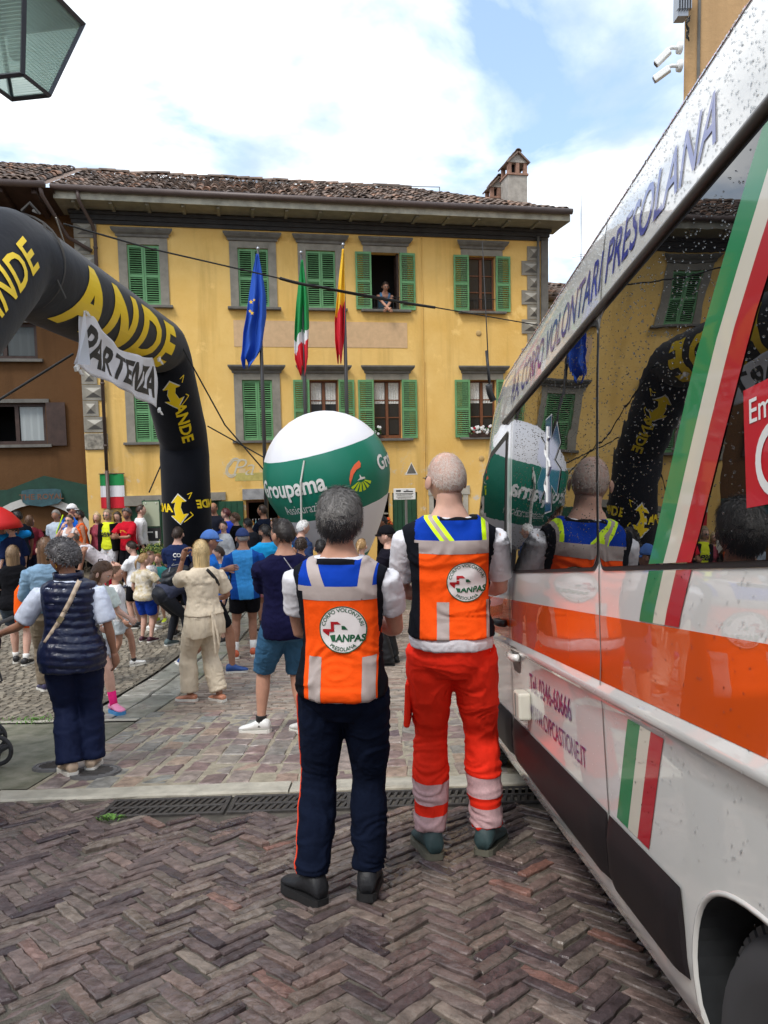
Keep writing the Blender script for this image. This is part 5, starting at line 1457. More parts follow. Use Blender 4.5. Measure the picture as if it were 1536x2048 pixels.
# ---- pushchair: only its wheel reaches into the picture
_p = gpt(2, 1532)
pc = thing('pushchair', 'dark pushchair with black rubber wheels beside the woman in the quilted vest', 'pushchair', (_p.x, _p.y, _p.z))
M_RUB = pmat('rubber', (.045, .045, .048), .65); M_PLA = pmat('grey_plastic', (.06, .06, .065), .5); M_PUSHC = cloth('pushchair', (.035, .02, .03))
def wheel(parent, loc, r_, w_):
    m_ = MB(); m_.tube([Vector(loc) + Vector((r_ * math.cos(a), 0, r_ * math.sin(a))) for a in [2 * math.pi * k / 28 for k in range(28)]] + [Vector(loc) + Vector((r_, 0, 0))], w_, 8, cap=False); wh = m_.build('wheel', M_RUB, parent, smooth=True)
    for k in range(3):
        a = k * 2.094 + .4; m_ = MB(); m_.tube([Vector(loc), Vector(loc) + Vector((r_ * math.cos(a), 0, r_ * math.sin(a)))], [.03, .02], 6); m_.build('spoke', M_PLA, wh)
    m_ = MB(); m_.tube([Vector(loc) + Vector((0, -.02, 0)), Vector(loc) + Vector((0, .02, 0))], .035, 12); m_.build('hub', M_PLA, wh)
wheel(pc, (-0.02, 0, .115), .10, .016); wheel(pc, (-0.30, .45, .115 - .07), .10, .016); wheel(pc, (-.62, 0.02, .115), .10, .016); wheel(pc, (-.62, .45, .115 - .07), .10, .016)
m_ = MB(); m_.tube([(-.02, 0.03, .11), (-.32, .2, .52), (-.05, .2, 1.0)], .015, 8); m_.tube([(-.62, .03, .11), (-.32, .2, .52)], .015, 8); m_.tube([(-.05, .05, 1.0), (-.05, .38, 1.0)], .016, 8); m_.build('frame', M_PLA, pc)
m_ = MB(); m_.ellipsoid((-.40, .22, .60), (.26, .2, .2), 14, 10); m_.ellipsoid((-.32, .22, .84), (.24, .2, .2), 14, 10); m_.build('seat', M_PUSHC, pc, smooth=True)
m_ = MB(); m_.tube([(-.02, .05, .95), (-.0, .03, .75), (.03, .03, .62), (.0, .04, .60), (-.02, .05, .72)], .008, 5); m_.build('strap', M_PLA, pc)
# ================================================================== AMBULANCE VAN
VY = Vector((-0.01219, 1, -0.17207)).normalized()
VX = Vector((1, 0.01219, 0)).normalized()
VZ = VX.cross(VY).normalized()
van = thing('ambulance', 'white ambulance van with an orange band, tricolour stripes and dark windows', 'ambulance')
_vo = CAMP - VZ * 1.32
van.matrix_world = Matrix.Translation(_vo) @ Matrix((VX, VY, VZ)).transposed().to_4x4()
V0, VWID = 0.65, 2.05
INS = [(0.376, 0.035), (0.42, 0.014), (0.50, 0.003), (0.64, 0.0), (0.90, -0.004), (0.962, -0.004), (0.982, -0.016), (1.004, -0.016), (1.022, -0.002), (1.20, 0.0), (1.34, 0.004), (1.36, 0.008), (1.6, 0.016), (1.9, 0.030),
       (2.13, 0.045), (2.30, 0.060), (2.40, 0.072), (2.455, 0.085), (2.50, 0.115), (2.535, 0.17), (2.56, 0.26), (2.575, 0.45), (2.585, 1.025)]
_iw = np.array([a for a, b_ in INS]); _ii = np.array([b_ for a, b_ in INS])
def inset(w_): return float(np.interp(w_, _iw, _ii))
_tu = np.array([-1, 3.95, 4.25, 4.6, 5.0, 5.4, 5.55, 5.9, 6.05, 6.12]); _tt = np.array([2.585, 2.585, 2.50, 2.24, 1.85, 1.42, 1.28, 1.08, 0.92, 0.70])
_pu = np.array([-1, 4.4, 5.0, 5.5, 5.9, 6.05, 6.12]); _pp = np.array([0, 0, 0.025, 0.09, 0.24, 0.36, 0.52])
def vtop(u): return float(np.interp(u, _tu, _tt))
def vplan(u): return float(np.interp(u, _pu, _pp))
def zmap(z): return float(np.interp(z, [.20, .376, .455, .642, 1.023, 1.205, 1.346, 2.115, 2.13, 2.455, 2.585, 3.6], [.20, .337, .44, .633, 1.003, 1.194, 1.334, 2.085, 2.10, 2.40, 2.53, 3.545]))
def side(u, w_, off=0.0):
    return Vector((V0 + inset(w_) + vplan(u) - off, u, zmap(w_)))
def body_pt(u, w_, ins):
    tp = vtop(u)
    if tp < 2.58:
        base = 1.0 if tp > 1.3 else 0.55
        w2 = w_ if w_ <= base else base + (w_ - base) * (tp - base) / (2.585 - base)
    else: w2 = w_
    x = min(V0 + ins + vplan(u), V0 + VWID / 2)
    return Vector((x, u, w2))
M_PAINT = pmat('white_van_paint', (0.74, 0.74, 0.71), 0.22, coat=1.0, spec=0.5, bump=0.02, bscale=3, bdist=.01)
M_ORANGE = pmat('orange_film', (0.76, 0.090, 0.003), 0.25, coat=1.0, bump=0.02, bscale=3, bdist=.01)
M_VGLASS = pmat('tinted_glass', (0.004, 0.004, 0.0045), 0.0, spec=0.5, ior=2.1, bump=0.035, bscale=2.2, bdist=.02)
M_MOULD = pmat('black_moulding', (0.012, 0.009, 0.010), 0.5, spec=.3, var=.15, vscale=6, bump=.2, bscale=400, bdist=.001)
M_DGREENF = pmat('film_green', (0.004, 0.22, 0.075), 0.3, coat=.6); M_CREAMF = pmat('film_cream', (0.66, 0.62, 0.52), 0.3, coat=.6); M_REDF = pmat('film_red', (0.45, 0.008, 0.02), 0.3, coat=.6)
M_NAVYF = pmat('film_navy', (0.02, 0.035, 0.30), 0.3, coat=1.0); M_PURP = pmat('film_purple', (0.10, 0.02, 0.16), 0.3, coat=1.0)
M_SEAM = pmat('door_seam', (0.16, 0.155, 0.145), 0.6); M_TRIM = pmat('grey_trim', (0.10, 0.092, 0.085), 0.4)
for _m in (M_PAINT, M_ORANGE): _m.node_tree.nodes['Principled BSDF'].inputs['Coat IOR'].default_value = 1.85; _m.node_tree.nodes['Principled BSDF'].inputs['Coat Roughness'].default_value = 0.0
AR = [(1.19, 0.34), (5.20, 0.34)]
def arch_v(u, w_):
    return min((abs((u - a) / 0.415) ** 3.2 + abs((w_ - b_) / 0.395) ** 3.2) for a, b_ in AR)
us = sorted(set([round(q, 4) for q in list(np.arange(0.02, 6.13, 0.06)) + list(np.arange(0.70, 1.70, 0.02)) + list(np.arange(4.72, 5.70, 0.025)) + [0.0, 6.12]]))
ws = sorted(set([round(float(q), 4) for q in list(_iw) + list(np.arange(0.376, 0.80, 0.022)) + list(np.arange(0.8, 2.45, 0.09))]))
prof = [(w_, inset(w_)) for w_ in ws]
nW = len(prof)
body = MB(); idx = {}
for i, u in enumerate(us):
    for j, (w_, ins) in enumerate(prof):
        p = body_pt(u, w_, ins); idx[(i, j)] = len(body.v)
        # snap the verts round the wheel arches on to the arch curve
        if p.z < 0.85:
            a = arch_v(u, p.z)
            if 0.72 < a < 1.35 and p.z > 0.377:
                c = min(AR, key=lambda q: abs(q[0] - u)); k = a ** (-1 / 3.2)
                p = Vector((p.x, c[0] + (u - c[0]) * k, max(0.376, c[1] + (p.z - c[1]) * k)))
        body.v.append((p.x, p.y, zmap(p.z)))
nL = len(body.v)
for i in range(len(us) - 1):
    for j in range(nW - 1):
        cu = (us[i] + us[i + 1]) / 2; cw = (prof[j][0] + prof[j + 1][0]) / 2
        if cw < 0.85 and arch_v(cu, cw) < 1.0: continue
        body.f.append((idx[(i, j)], idx[(i + 1, j)], idx[(i + 1, j + 1)], idx[(i, j + 1)])); body.m.append(0)
# mirrored right side
off_ = len(body.v); cx_ = V0 + VWID / 2
body.v += [(2 * cx_ - x, y, z) for x, y, z in body.v[:nL]]
body.f += [tuple(q + off_ for q in reversed(f)) for f in body.f[:]]; body.m += [0] * (len(body.f) - len(body.m))
# tail and nose
tail = [body.v[idx[(0, j)]] for j in range(nW)] + [body.v[off_ + idx[(0, j)]] for j in reversed(range(nW))]
body.add(tail, [tuple(range(len(tail)))])
nose = [body.v[idx[(len(us) - 1, j)]] for j in range(nW)] + [body.v[off_ + idx[(len(us) - 1, j)]] for j in reversed(range(nW))]
body.add(nose, [tuple(range(len(nose)))[::-1]])
vb = body.build('body', M_PAINT, van, fixn=False); autosmooth(vb, 50)
ub = MB(); ub.box((cx_, 3.06, 0.42), (1.6, 5.6, 0.22)); ub.build('underbody_light_block', M_DARK, van)  # plain dark box added under the floor to block light
# wheel arches: lip and dark liner
for k, (a, b_) in enumerate(AR):
    ring = []
    for i in range(33):
        t_ = math.pi * i / 32; c, s = math.cos(t_), math.sin(t_)
        ring.append((a + 0.415 * abs(c) ** (2 / 3.2) * (1 if c >= 0 else -1), b_ + 0.395 * abs(s) ** (2 / 3.2)))
    ring = [(ring[0][0], 0.376)] + [r_ for r_ in ring if r_[1] > 0.38] + [(ring[-1][0], 0.376)]
    for sgn in (0, 1):
        fx_ = (lambda x: x) if sgn == 0 else (lambda x: 2 * cx_ - x)
        lip = MB(); P = []
        for (u, w_) in ring:
            s0 = side(u, w_)
            du, dw = u - a, w_ - b_; l_ = math.hypot(du, dw)
            for (o_, g) in ((0.0, 0.010), (0.004, 0.006), (0.004, -0.001), (-0.005, -0.002)): P.append((fx_(s0.x - o_), u + du / l_ * g, zmap(max(0.374, w_ + dw / l_ * g))))
        n = len(ring); lip.add(P, [(4 * i + j, 4 * i + 4 + j, 4 * i + 5 + j, 4 * i + 1 + j) for i in range(n - 1) for j in range(3)]); lip.build('arch_lip', M_PAINT, van, smooth=True)
        lin = MB(); P = []
        for (u, w_) in ring: s0 = side(u, w_); P += [(fx_(s0.x + 0.004), u, zmap(w_)), (fx_(s0.x + 0.36), u, zmap(w_))]
        P2 = [P[2 * i + 1] for i in range(n)]
        lin.add(P, [(2 * i, 2 * i + 2, 2 * i + 3, 2 * i + 1) for i in range(n - 1)] + [tuple(2 * i + 1 for i in range(n))]); lin.build('arch_liner', pmat('liner', (.028, .030, .032), .5, var=.3, vscale=8), van, fixn=False)
        # wheel
        x0 = 0.668; wc = 0.352; rr = 0.33; a_ = a + 0.03
        prof_t = [(0.20, 0.02), (0.25, 0.0), (0.30, 0.005), (0.322, 0.03), (0.33, 0.06), (0.33, 0.17), (0.322, 0.2), (0.30, 0.225), (0.2, 0.22)]
        tw = MB(); rs = []
        for (r_, x_) in prof_t: rs.append([(fx_(x0 + x_), a_ + r_ * 1.06 * math.cos(2 * math.pi * q / 40), wc + r_ * 1.06 * math.sin(2 * math.pi * q / 40)) for q in range(40)])
        tw.rings(rs, False); wh = tw.build('wheel', M_RUB, van, smooth=True)
        tr = MB()
        for q in range(60):
            a0 = 2 * math.pi * q / 60
            for xx in (0.045, 0.085, 0.125, 0.165):
                c = Vector((fx_(x0 + xx + 0.012), a_ + 0.352 * math.cos(a0), wc + 0.352 * math.sin(a0))); tr.box(c, (0.030, 0.024, 0.016), Matrix.Rotation(a0 - math.pi / 2, 3, 'X'))
        stuff(tr.build('tread', M_RUB, wh))
        rm = MB(); rs = [[(fx_(x0 + x_), a_ + r_ * 1.06 * math.cos(2 * math.pi * q / 32), wc + r_ * 1.06 * math.sin(2 * math.pi * q / 32)) for q in range(32)] for (r_, x_) in ((0.205, 0.03), (0.19, 0.02), (0.175, 0.05), (0.10, 0.03), (0.06, 0.015), (0.001, 0.015))]
        rm.rings(rs, False); rm.build('rim', pmat('steel_rim', (.16, .16, .165), .4, metal=.8), wh, smooth=True)

def panel(name, outline, mat_, off=0.002, cut=0.08, thick=True, parent=van):
    """film or glass laid on the side of the van; outline in (u, w)"""
    vs, fs = grid_poly(outline, cut)
    m_ = MB(); m_.add([side(u, w_, off) for u, w_ in vs], [f[::-1] for f in fs])
    if thick:
        n = len(outline); P = [side(u, w_, off) for u, w_ in outline] + [side(u, w_, 0.0005) for u, w_ in outline]
        m_.add(P, [(i, (i + 1) % n, n + (i + 1) % n, n + i) for i in range(n)])
    return m_.build(name, mat_, parent, smooth=not thick)
def rrect(u0, u1, w0, w1, r_, n=5):
    P = []
    for (cu, cw, a0) in ((u1 - r_, w1 - r_, 0), (u0 + r_, w1 - r_, 90), (u0 + r_, w0 + r_, 180), (u1 - r_, w0 + r_, 270)):
        for i in range(n + 1): a = R(a0 + 90 * i / n); P.append((cu + r_ * math.cos(a), cw + r_ * math.sin(a)))
    return P
def bandpoly(u0, u1, w0, w1): return [(u0, w0), (u1, w0), (u1, w1), (u0, w1)]
# orange band, roof-edge strip
panel('orange_band', bandpoly(0.0, 5.3, 1.023, 1.205), M_ORANGE, 0.0016, 0.12, False)
panel('roof_edge_strip', bandpoly(0.0, 3.95, 2.448, 2.488), pmat('film_orange_red', (0.62, 0.10, 0.06), .3, coat=1.0), 0.0015, 0.1, False)
# windows with dark surround
def glass(name, u0, u1, w0, w1, r_=0.05):
    g_ = panel(name, rrect(u0, u1, w0, w1, r_), M_VGLASS, 0.006, 0.09); autosmooth(g_, 40)
    # rubber seal
    o1 = rrect(u0, u1, w0, w1, r_); o2 = rrect(u0 - 0.012, u1 + 0.012, w0 - 0.012, w1 + 0.012, r_ + .01)
    m_ = MB(); n = len(o1); P = [side(u, w_, 0.004) for u, w_ in o1] + [side(u, w_, 0.003) for u, w_ in o2]
    m_.add(P, [(i, (i + 1) % n, n + (i + 1) % n, n + i) for i in range(n)]); m_.build('seal', M_BLACK, g_, smooth=True)
    return g_
glass('side_window', 2.14, 3.50, 1.346, 2.115)
glass('side_window', 0.22, 2.115, 1.346, 2.115)
cabo = [(3.70, 1.37), (4.98, 1.37), (4.80, 1.62), (4.50, 1.92), (4.2, 2.02), (3.70, 2.04)]
panel('cab_window', cabo, M_VGLASS, 0.006, 0.09)
cab2 = [(3.66, 1.34), (5.05, 1.34), (4.86, 1.64), (4.53, 1.96), (4.2, 2.06), (3.66, 2.08)]
m_ = MB(); n = len(cabo); m_.add([side(u, w_, 0.007) for u, w_ in cabo] + [side(u, w_, 0.004) for u, w_ in cab2], [(i, (i + 1) % n, n + (i + 1) % n, n + i) for i in range(n)]); m_.build('cab_window_seal', M_BLACK, van)
# windscreen
m_ = MB(); P = []
for i in range(9):
    for (u, w_) in ((4.32, 2.40), (4.62, 2.15), (5.0, 1.78), (5.38, 1.40)):
        pt = body_pt(u, 2.585, 0); q = i / 8; xl = V0 + vplan(u) + 0.16; P.append((xl + (2 * cx_ - 2 * xl) * q, u + 0.02, w_ + 0.045 + 0.0 * q))
m_.add(P, [(i * 4 + j, i * 4 + 4 + j, i * 4 + 5 + j, i * 4 + 1 + j) for i in range(8) for j in range(3)]); m_.build('windscreen', M_VGLASS, van, smooth=True)
# trim over the windows, seams
m_ = MB(); m_.tube([side(u, 2.142, 0.008) for u in np.arange(0.0, 3.9, 0.15)], 0.013, 8); m_.build('window_trim', M_TRIM, van, smooth=True)
def seam(u, w0, w1, mat_=M_SEAM, wd=0.008, off=0.0022):
    m_ = MB(); n = 24; P = []
    for i in range(n + 1):
        w_ = w0 + (w1 - w0) * i / n
        for d_ in (-wd / 2, wd / 2): P.append(side(u + d_, w_, off))
    m_.add(P, [(2 * i, 2 * i + 1, 2 * i + 3, 2 * i + 2) for i in range(n)]); return m_.build('door_seam', mat_, van, smooth=True)
seam(2.128, 0.64, 2.44); seam(3.56, 0.40, 2.44); seam(3.585, 0.40, 2.1, M_TRIM, .004); seam(4.95, 0.9, 1.34)
m_ = MB(); P = []
for i in range(30):
    u = 0.0 + 3.56 * i / 29
    for d_ in (-.003, .003): P.append(side(u, 2.46 + d_, .0022))
m_.add(P, [(2 * i, 2 * i + 1, 2 * i + 3, 2 * i + 2) for i in range(29)]); m_.build('gutter_seam', M_SEAM, van)
# tricolour stripes following one curve from the sill over the glass to the roof
CW = np.array([0.60, 0.645, 1.0, 1.237, 1.78, 1.97, 2.07, 2.3, 2.44]); CU = np.array([2.08, 2.06, 1.894, 1.792, 1.453, 1.302, 1.224, 1.03, 0.90])
def cu(w_): return float(np.interp(w_, CW, CU))
for (w0, w1, off) in ((0.655, 0.957, .0020), (1.208, 1.332, .0024), (1.348, 2.113, .0078), (2.16, 2.44, .0022)):
    for nm, mt, a, b_ in (('green_stripe', M_DGREENF, 0.0, 0.088), ('cream_stripe', M_CREAMF, 0.088, 0.158), ('red_stripe', M_REDF, 0.158, 0.235)):
        n = 14; P = []
        for i in range(n + 1):
            w_ = w0 + (w1 - w0) * i / n
            for d_ in (a, b_): P.append(side(cu(w_) - d_, w_, off))
        m_ = MB(); m_.add(P, [(2 * i, 2 * i + 2, 2 * i + 3, 2 * i + 1) for i in range(n)]); m_.build(nm, mt, van, smooth=True)
# lettering (runs from the nose towards the tail)
def vtext(s, u0, w0, size, sx, mat_, bold=0.0, shear=0.0, off=0.0026, name='lettering'):
    m_ = MB(); put_text(m_, s, lambda x, y: side(u0 - x, w0 + y, off), size=size, bold=bold, shear=shear, cut=0.06, sx=sx); return m_.build(name, mat_, van, fixn=False)
def fit(s, length, size, **k):
    vs, _ = text2d(s, size=size, **k); return length / max(v[0] for v in vs)
def serif_text(s, u0, w0, length, size, mat_, shear, name):
    sx = fit(s, length, size); vtext(s, u0, w0, size, sx, mat_, 0.006, shear, name=name)
serif_text('Tel. 0346-60666', 3.14, 0.835, 0.66, 0.115, M_PURP, 0.0, 'phone_lettering')
serif_text('WWW.CVPCASTIONE.IT', 3.17, 0.715, 0.84, 0.095, M_PURP, 0.0, 'web_lettering')
serif_text('P.A. CORPO VOLONTARI PRESOLANA', 3.62, 2.215, 2.24, 0.185, M_NAVYF, 0.30, 'roof_lettering')
# star of life on the window
def bar(cu_, cw_, ang, hl, hw):
    c, s = math.cos(ang), math.sin(ang); return [(cu_ + x * c - y * s, cw_ + x * s + y * c) for x, y in ((-hl, -hw), (hl, -hw), (hl, hw), (-hl, hw))]
for k in range(3): panel('star_border', bar(2.74, 1.755, R(90 + 60 * k), 0.190, 0.053), pmat('star_outline', (.42, .44, .46), .3), 0.0076 + .0003 * k, .05, False)
for k in range(3): panel('star_arm', bar(2.74, 1.755, R(90 + 60 * k), 0.185, 0.048), pmat('star_blue', (.02, .035, .13), .05, ior=2.1), 0.0088 + .0003 * k, .05, False)
m_ = MB(); m_.tube([side(2.74, 1.755 + q, .010) for q in (-.15, 0, .15)], .006, 6); m_.tube([side(2.74 + .04 * math.sin(i * .9), 1.64 + i * .02, .0105) for i in range(12)], .005, 6); m_.build('star_staff', M_WLINE, van)
# red notice in the rear window
rp = panel('red_notice', bandpoly(0.84, 1.262, 1.44, 1.655), pmat('notice_red', (.55, .008, .025), .3, coat=1.0), 0.0078, .08, False)
vtext('Eme', 1.245, 1.59, .062, 1.0, M_WLINE, .01, 0, .0090, 'notice_lettering')
m_ = MB(); n = 28; P = []
for i in range(n + 1):
    a = 2 * math.pi * i / n
    for r_ in (.048, .066): P.append(side(1.16 + r_ * math.cos(a), 1.515 + r_ * math.sin(a), .009))
m_.add(P, [(2 * i, 2 * i + 2, 2 * i + 3, 2 * i + 1) for i in range(n)]); m_.build('notice_ring', M_WLINE, van, fixn=False)
# black side mouldings in three lengths
for (u0, u1) in ((1.635, 2.118), (2.138, 3.545), (3.60, 4.70)):
    m_ = MB(); n = 20; rs = []
    for i in range(n + 1):
        u = u0 + (u1 - u0) * i / n; e = min(1, min(u - u0, u1 - u) / 0.05); e = 0.45 + 0.55 * math.sqrt(max(0, e))
        pr = ((0.455, 0.0), (0.462, 0.018 * e), (0.50, 0.026 * e), (0.585, 0.028 * e), (0.618, 0.021 * e), (0.642, 0.004))
        rs.append([side(u, w_, o_) for w_, o_ in pr])
    m_.rings(rs, False, closed=False); m_.add([q for q in rs[0]], [tuple(range(6))]); m_.add([q for q in rs[-1]], [tuple(range(6))[::-1]])
    o_ = m_.build('side_moulding', M_MOULD, van); autosmooth(o_, 40)
# handles, hinge cover, rail
m_ = MB(); m_.box(side(3.20, .765, .028), (0.055, .13, .115)); o_ = m_.build('hinge_cover', pmat('cream_plastic', (.60, .57, .48), .4), van); bevel(o_, .012, 3)
m_ = MB(); m_.box(side(3.20, .765, .057), (0.004, .012, .10)); m_.build('hinge_gap', M_SEAM, o_)
m_ = MB(); m_.tube([side(3.64, 1.09, .012), side(3.67, 1.09, .04), side(3.80, 1.09, .04), side(3.83, 1.09, .012)], .018, 8); m_.build('cab_handle', M_BLACK, van, smooth=True)
m_ = MB(); m_.tube([side(3.33, .955, .006), side(3.36, .955, .03), side(3.47, .955, .03), side(3.50, .955, .006)], .017, 8); m_.build('door_handle', M_PAINT, van, smooth=True)
m_ = MB(); P = [side(u, w_, .001) for u, w_ in rrect(3.32, 3.52, .88, 1.0, .05)]; m_.add(P, [tuple(range(len(P)))[::-1]]); m_.build('handle_recess_shade', M_TRIM, van)  # flat dark patch on the panel, shade of a recess put into the colour
m_ = MB(); m_.tube([(0.72, 4.25, 2.35), (0.70, 4.25, 2.40), (0.69, 4.22, 2.44)], .02, 8); m_.tube([(0.70, 4.25, 2.40), (0.69, 4.27, 3.35)], [.004, .0025], 6); m_.tube([(0.70, 4.25, 2.46), (0.69, 4.258, 2.66)], .009, 8); m_.build('aerial', M_BLACK, van, smooth=True)
m_ = MB(); m_.box((0.45, 5.0, 1.36), (.2, .1, .36)); o_ = m_.build('wing_mirror', M_MOULD, van); bevel(o_, .03, 3)
m_ = MB(); m_.tube([(.55, 5.0, 1.28), (.72, 5.0, 1.26)], .03, 8); m_.build('mirror_arm', M_MOULD, o_)
# rain drops standing on glass and roof edge
drop = MB()
def droplet(u, w_, r_, off):
    c = side(u, w_, off); n = 6
    rs = []
    for (k, h_) in ((1.0, 0.0), (0.72, 0.45)): rs.append([c + Vector((-h_ * r_, k * r_ * math.cos(2 * math.pi * q / n), k * r_ * 1.35 * math.sin(2 * math.pi * q / n))) for q in range(n)])
    o_ = len(drop.v); drop.rings(rs, False); drop.v.append(tuple(c + Vector((-.6 * r_, 0, 0)))); t_ = len(drop.v) - 1
    for q in range(n): drop.f.append((o_ + n + q, o_ + n + (q + 1) % n, t_)); drop.m.append(0)
rg = random.Random(5)
for i in range(3600):
    u = 0.75 + 2.7 * rg.random() ** 1.2; w_ = 1.38 + 0.72 * rg.random() ** 0.75
    droplet(u, w_, rg.uniform(.0008, .0022), .0066)
for i in range(4200):
    u = 0.75 + 3.0 * rg.random() ** 1.2; w_ = 2.16 + .36 * rg.random()
    droplet(u, w_, rg.uniform(.0008, .0024), .001)
for i in range(420):
    droplet(0.9 + 1.5 * rg.random(), rg.uniform(.7, 1.33), rg.uniform(.001, .0024), .002)
M_WATER = pmat('rain_water', (0.9, 0.93, 0.95), 0.0, trans=1.0, ior=1.33)
stuff(drop.build('rain_drops', M_WATER, van, smooth=True))
# ================================================================== PEOPLE
def C(r_, g, b_):
    f_ = lambda q: (q / 255 / 12.92) if q / 255 <= 0.04045 else ((q / 255 + 0.055) / 1.055) ** 2.4
    return (f_(r_), f_(g), f_(b_))
def skin_mat(k):
    cols = {'fair': C(204, 162, 144), 'mid': C(184, 138, 116), 'tan': C(160, 116, 94), 'dark': C(128, 90, 72)}
    return pmat('skin_' + k, cols[k], 0.5, var=0.10, vscale=18, sss=0.08, spec=0.4)
M_LIP = pmat('lips', C(150, 82, 76), 0.5); M_EYE = pmat('eye', (0.02, 0.016, 0.014), 0.2); M_EYEW = pmat('eye_white', (0.6, 0.58, 0.56), 0.3)
def hair_mat(col):
    nm = 'hair_%d_%d_%d' % tuple(int(q * 999) for q in col)
    if nm in MATS: return MATS[nm]
    m = pmat(nm, col, 0.42, spec=0.45)
    t = m.node_tree; b = t.nodes['Principled BSDF']; g = t.nodes.new('ShaderNodeNewGeometry'); mx_ = t.nodes.new('ShaderNodeMix'); mx_.data_type = 'RGBA'
    mx_.inputs[6].default_value = (*[q * .65 for q in col], 1); mx_.inputs[7].default_value = (*[min(1, q * 1.45 + .004) for q in col], 1)
    t.links.new(g.outputs['Random Per Island'], mx_.inputs[0]); t.links.new(mx_.outputs[2], b.inputs['Base Color'])
    return m
def ik2(A, T, l1, l2, pole):
    d = T - A; Ln = min(d.length, (l1 + l2) * 0.999); Ln = max(Ln, abs(l1 - l2) + 1e-3)
    dn = d.normalized(); a = (l1 * l1 - l2 * l2 + Ln * Ln) / (2 * Ln); hg = math.sqrt(max(0, l1 * l1 - a * a))
    pv = pole - dn * pole.dot(dn)
    if pv.length < 1e-5: pv = dn.orthogonal()
    pv.normalize()
    return A + dn * a + pv * hg, A + dn * Ln
TS = {'m': [(-.075, .050, .052, 0), (-.035, .092, .070, -.006), (.02, .097, .072, -.009), (.08, .087, .063, -.002), (.13, .085, .061, .0), (.19, .096, .067, .0), (.24, .106, .068, -.003), (.272, .105, .058, -.007), (.297, .080, .046, -.009), (.322, .042, .037, -.006), (.36, .034, .036, .004)],
      'f': [(-.075, .050, .052, 0), (-.035, .098, .074, -.008), (.02, .102, .076, -.010), (.08, .084, .060, -.002), (.13, .076, .056, .0), (.19, .088, .068, .006), (.24, .094, .064, -.001), (.272, .092, .052, -.006), (.297, .070, .042, -.008), (.322, .036, .032, -.005), (.36, .030, .031, .004)]}
class Rig: pass
def head_shape(D):
    x, y, z = D[:, 0], D[:, 1], D[:, 2]
    X = x * .335; Y = y * .425; Z = z * .5
    low = np.clip((-z - .15) / .85, 0, 1); fr = np.clip(y * 3, 0, 1)
    X = X * (1 - .30 * low ** 1.2)
    Y = np.where(y < 0, Y * (1 - .50 * low), Y * (1 - .10 * low) + .03 * low)
    Y = Y + fr * (.085 * np.exp(-(X / .045) ** 2 - ((Z + .08) / .06) ** 2) + .035 * np.exp(-(X / .04) ** 2 - ((Z - .0) / .08) ** 2)
                  - .035 * np.exp(-((np.abs(X) - .135) / .06) ** 2 - ((Z - .03) / .045) ** 2) + .016 * np.exp(-((Z - .095) / .03) ** 2 - (X / .2) ** 2)
                  + .02 * np.exp(-(X / .09) ** 2 - ((Z + .22) / .03) ** 2) + .03 * np.exp(-(X / .09) ** 2 - ((Z + .38) / .06) ** 2))
    Y = Y - np.where(y < 0, .02 * np.exp(-((Z - .08) / .2) ** 2), 0)
    return np.stack([X, Y, Z], 1)
def sphere_dirs(nu, nv):
    D = []
    for i in range(nv + 1):
        th = math.pi * i / nv
        for k in range(nu):
            ph = 2 * math.pi * (k + .5) / nu; D.append((math.sin(th) * math.sin(ph), math.sin(th) * math.cos(ph), math.cos(th)))
    F = [(i * nu + k, (i + 1) * nu + k, (i + 1) * nu + (k + 1) % nu, i * nu + (k + 1) % nu) for i in range(nv) for k in range(nu)]
    return np.array(D), F
def hair_thr(Y, recede=0.0):
    return np.interp(Y / .425, [-1.2, -.9, -.55, -.2, -.02, .12, .35, .6, .85, 1.2], [-.20, -.185, -.15, -.03, -.02, .10, .18 + recede * .5, .30 + recede, .36 + recede, .40 + recede])
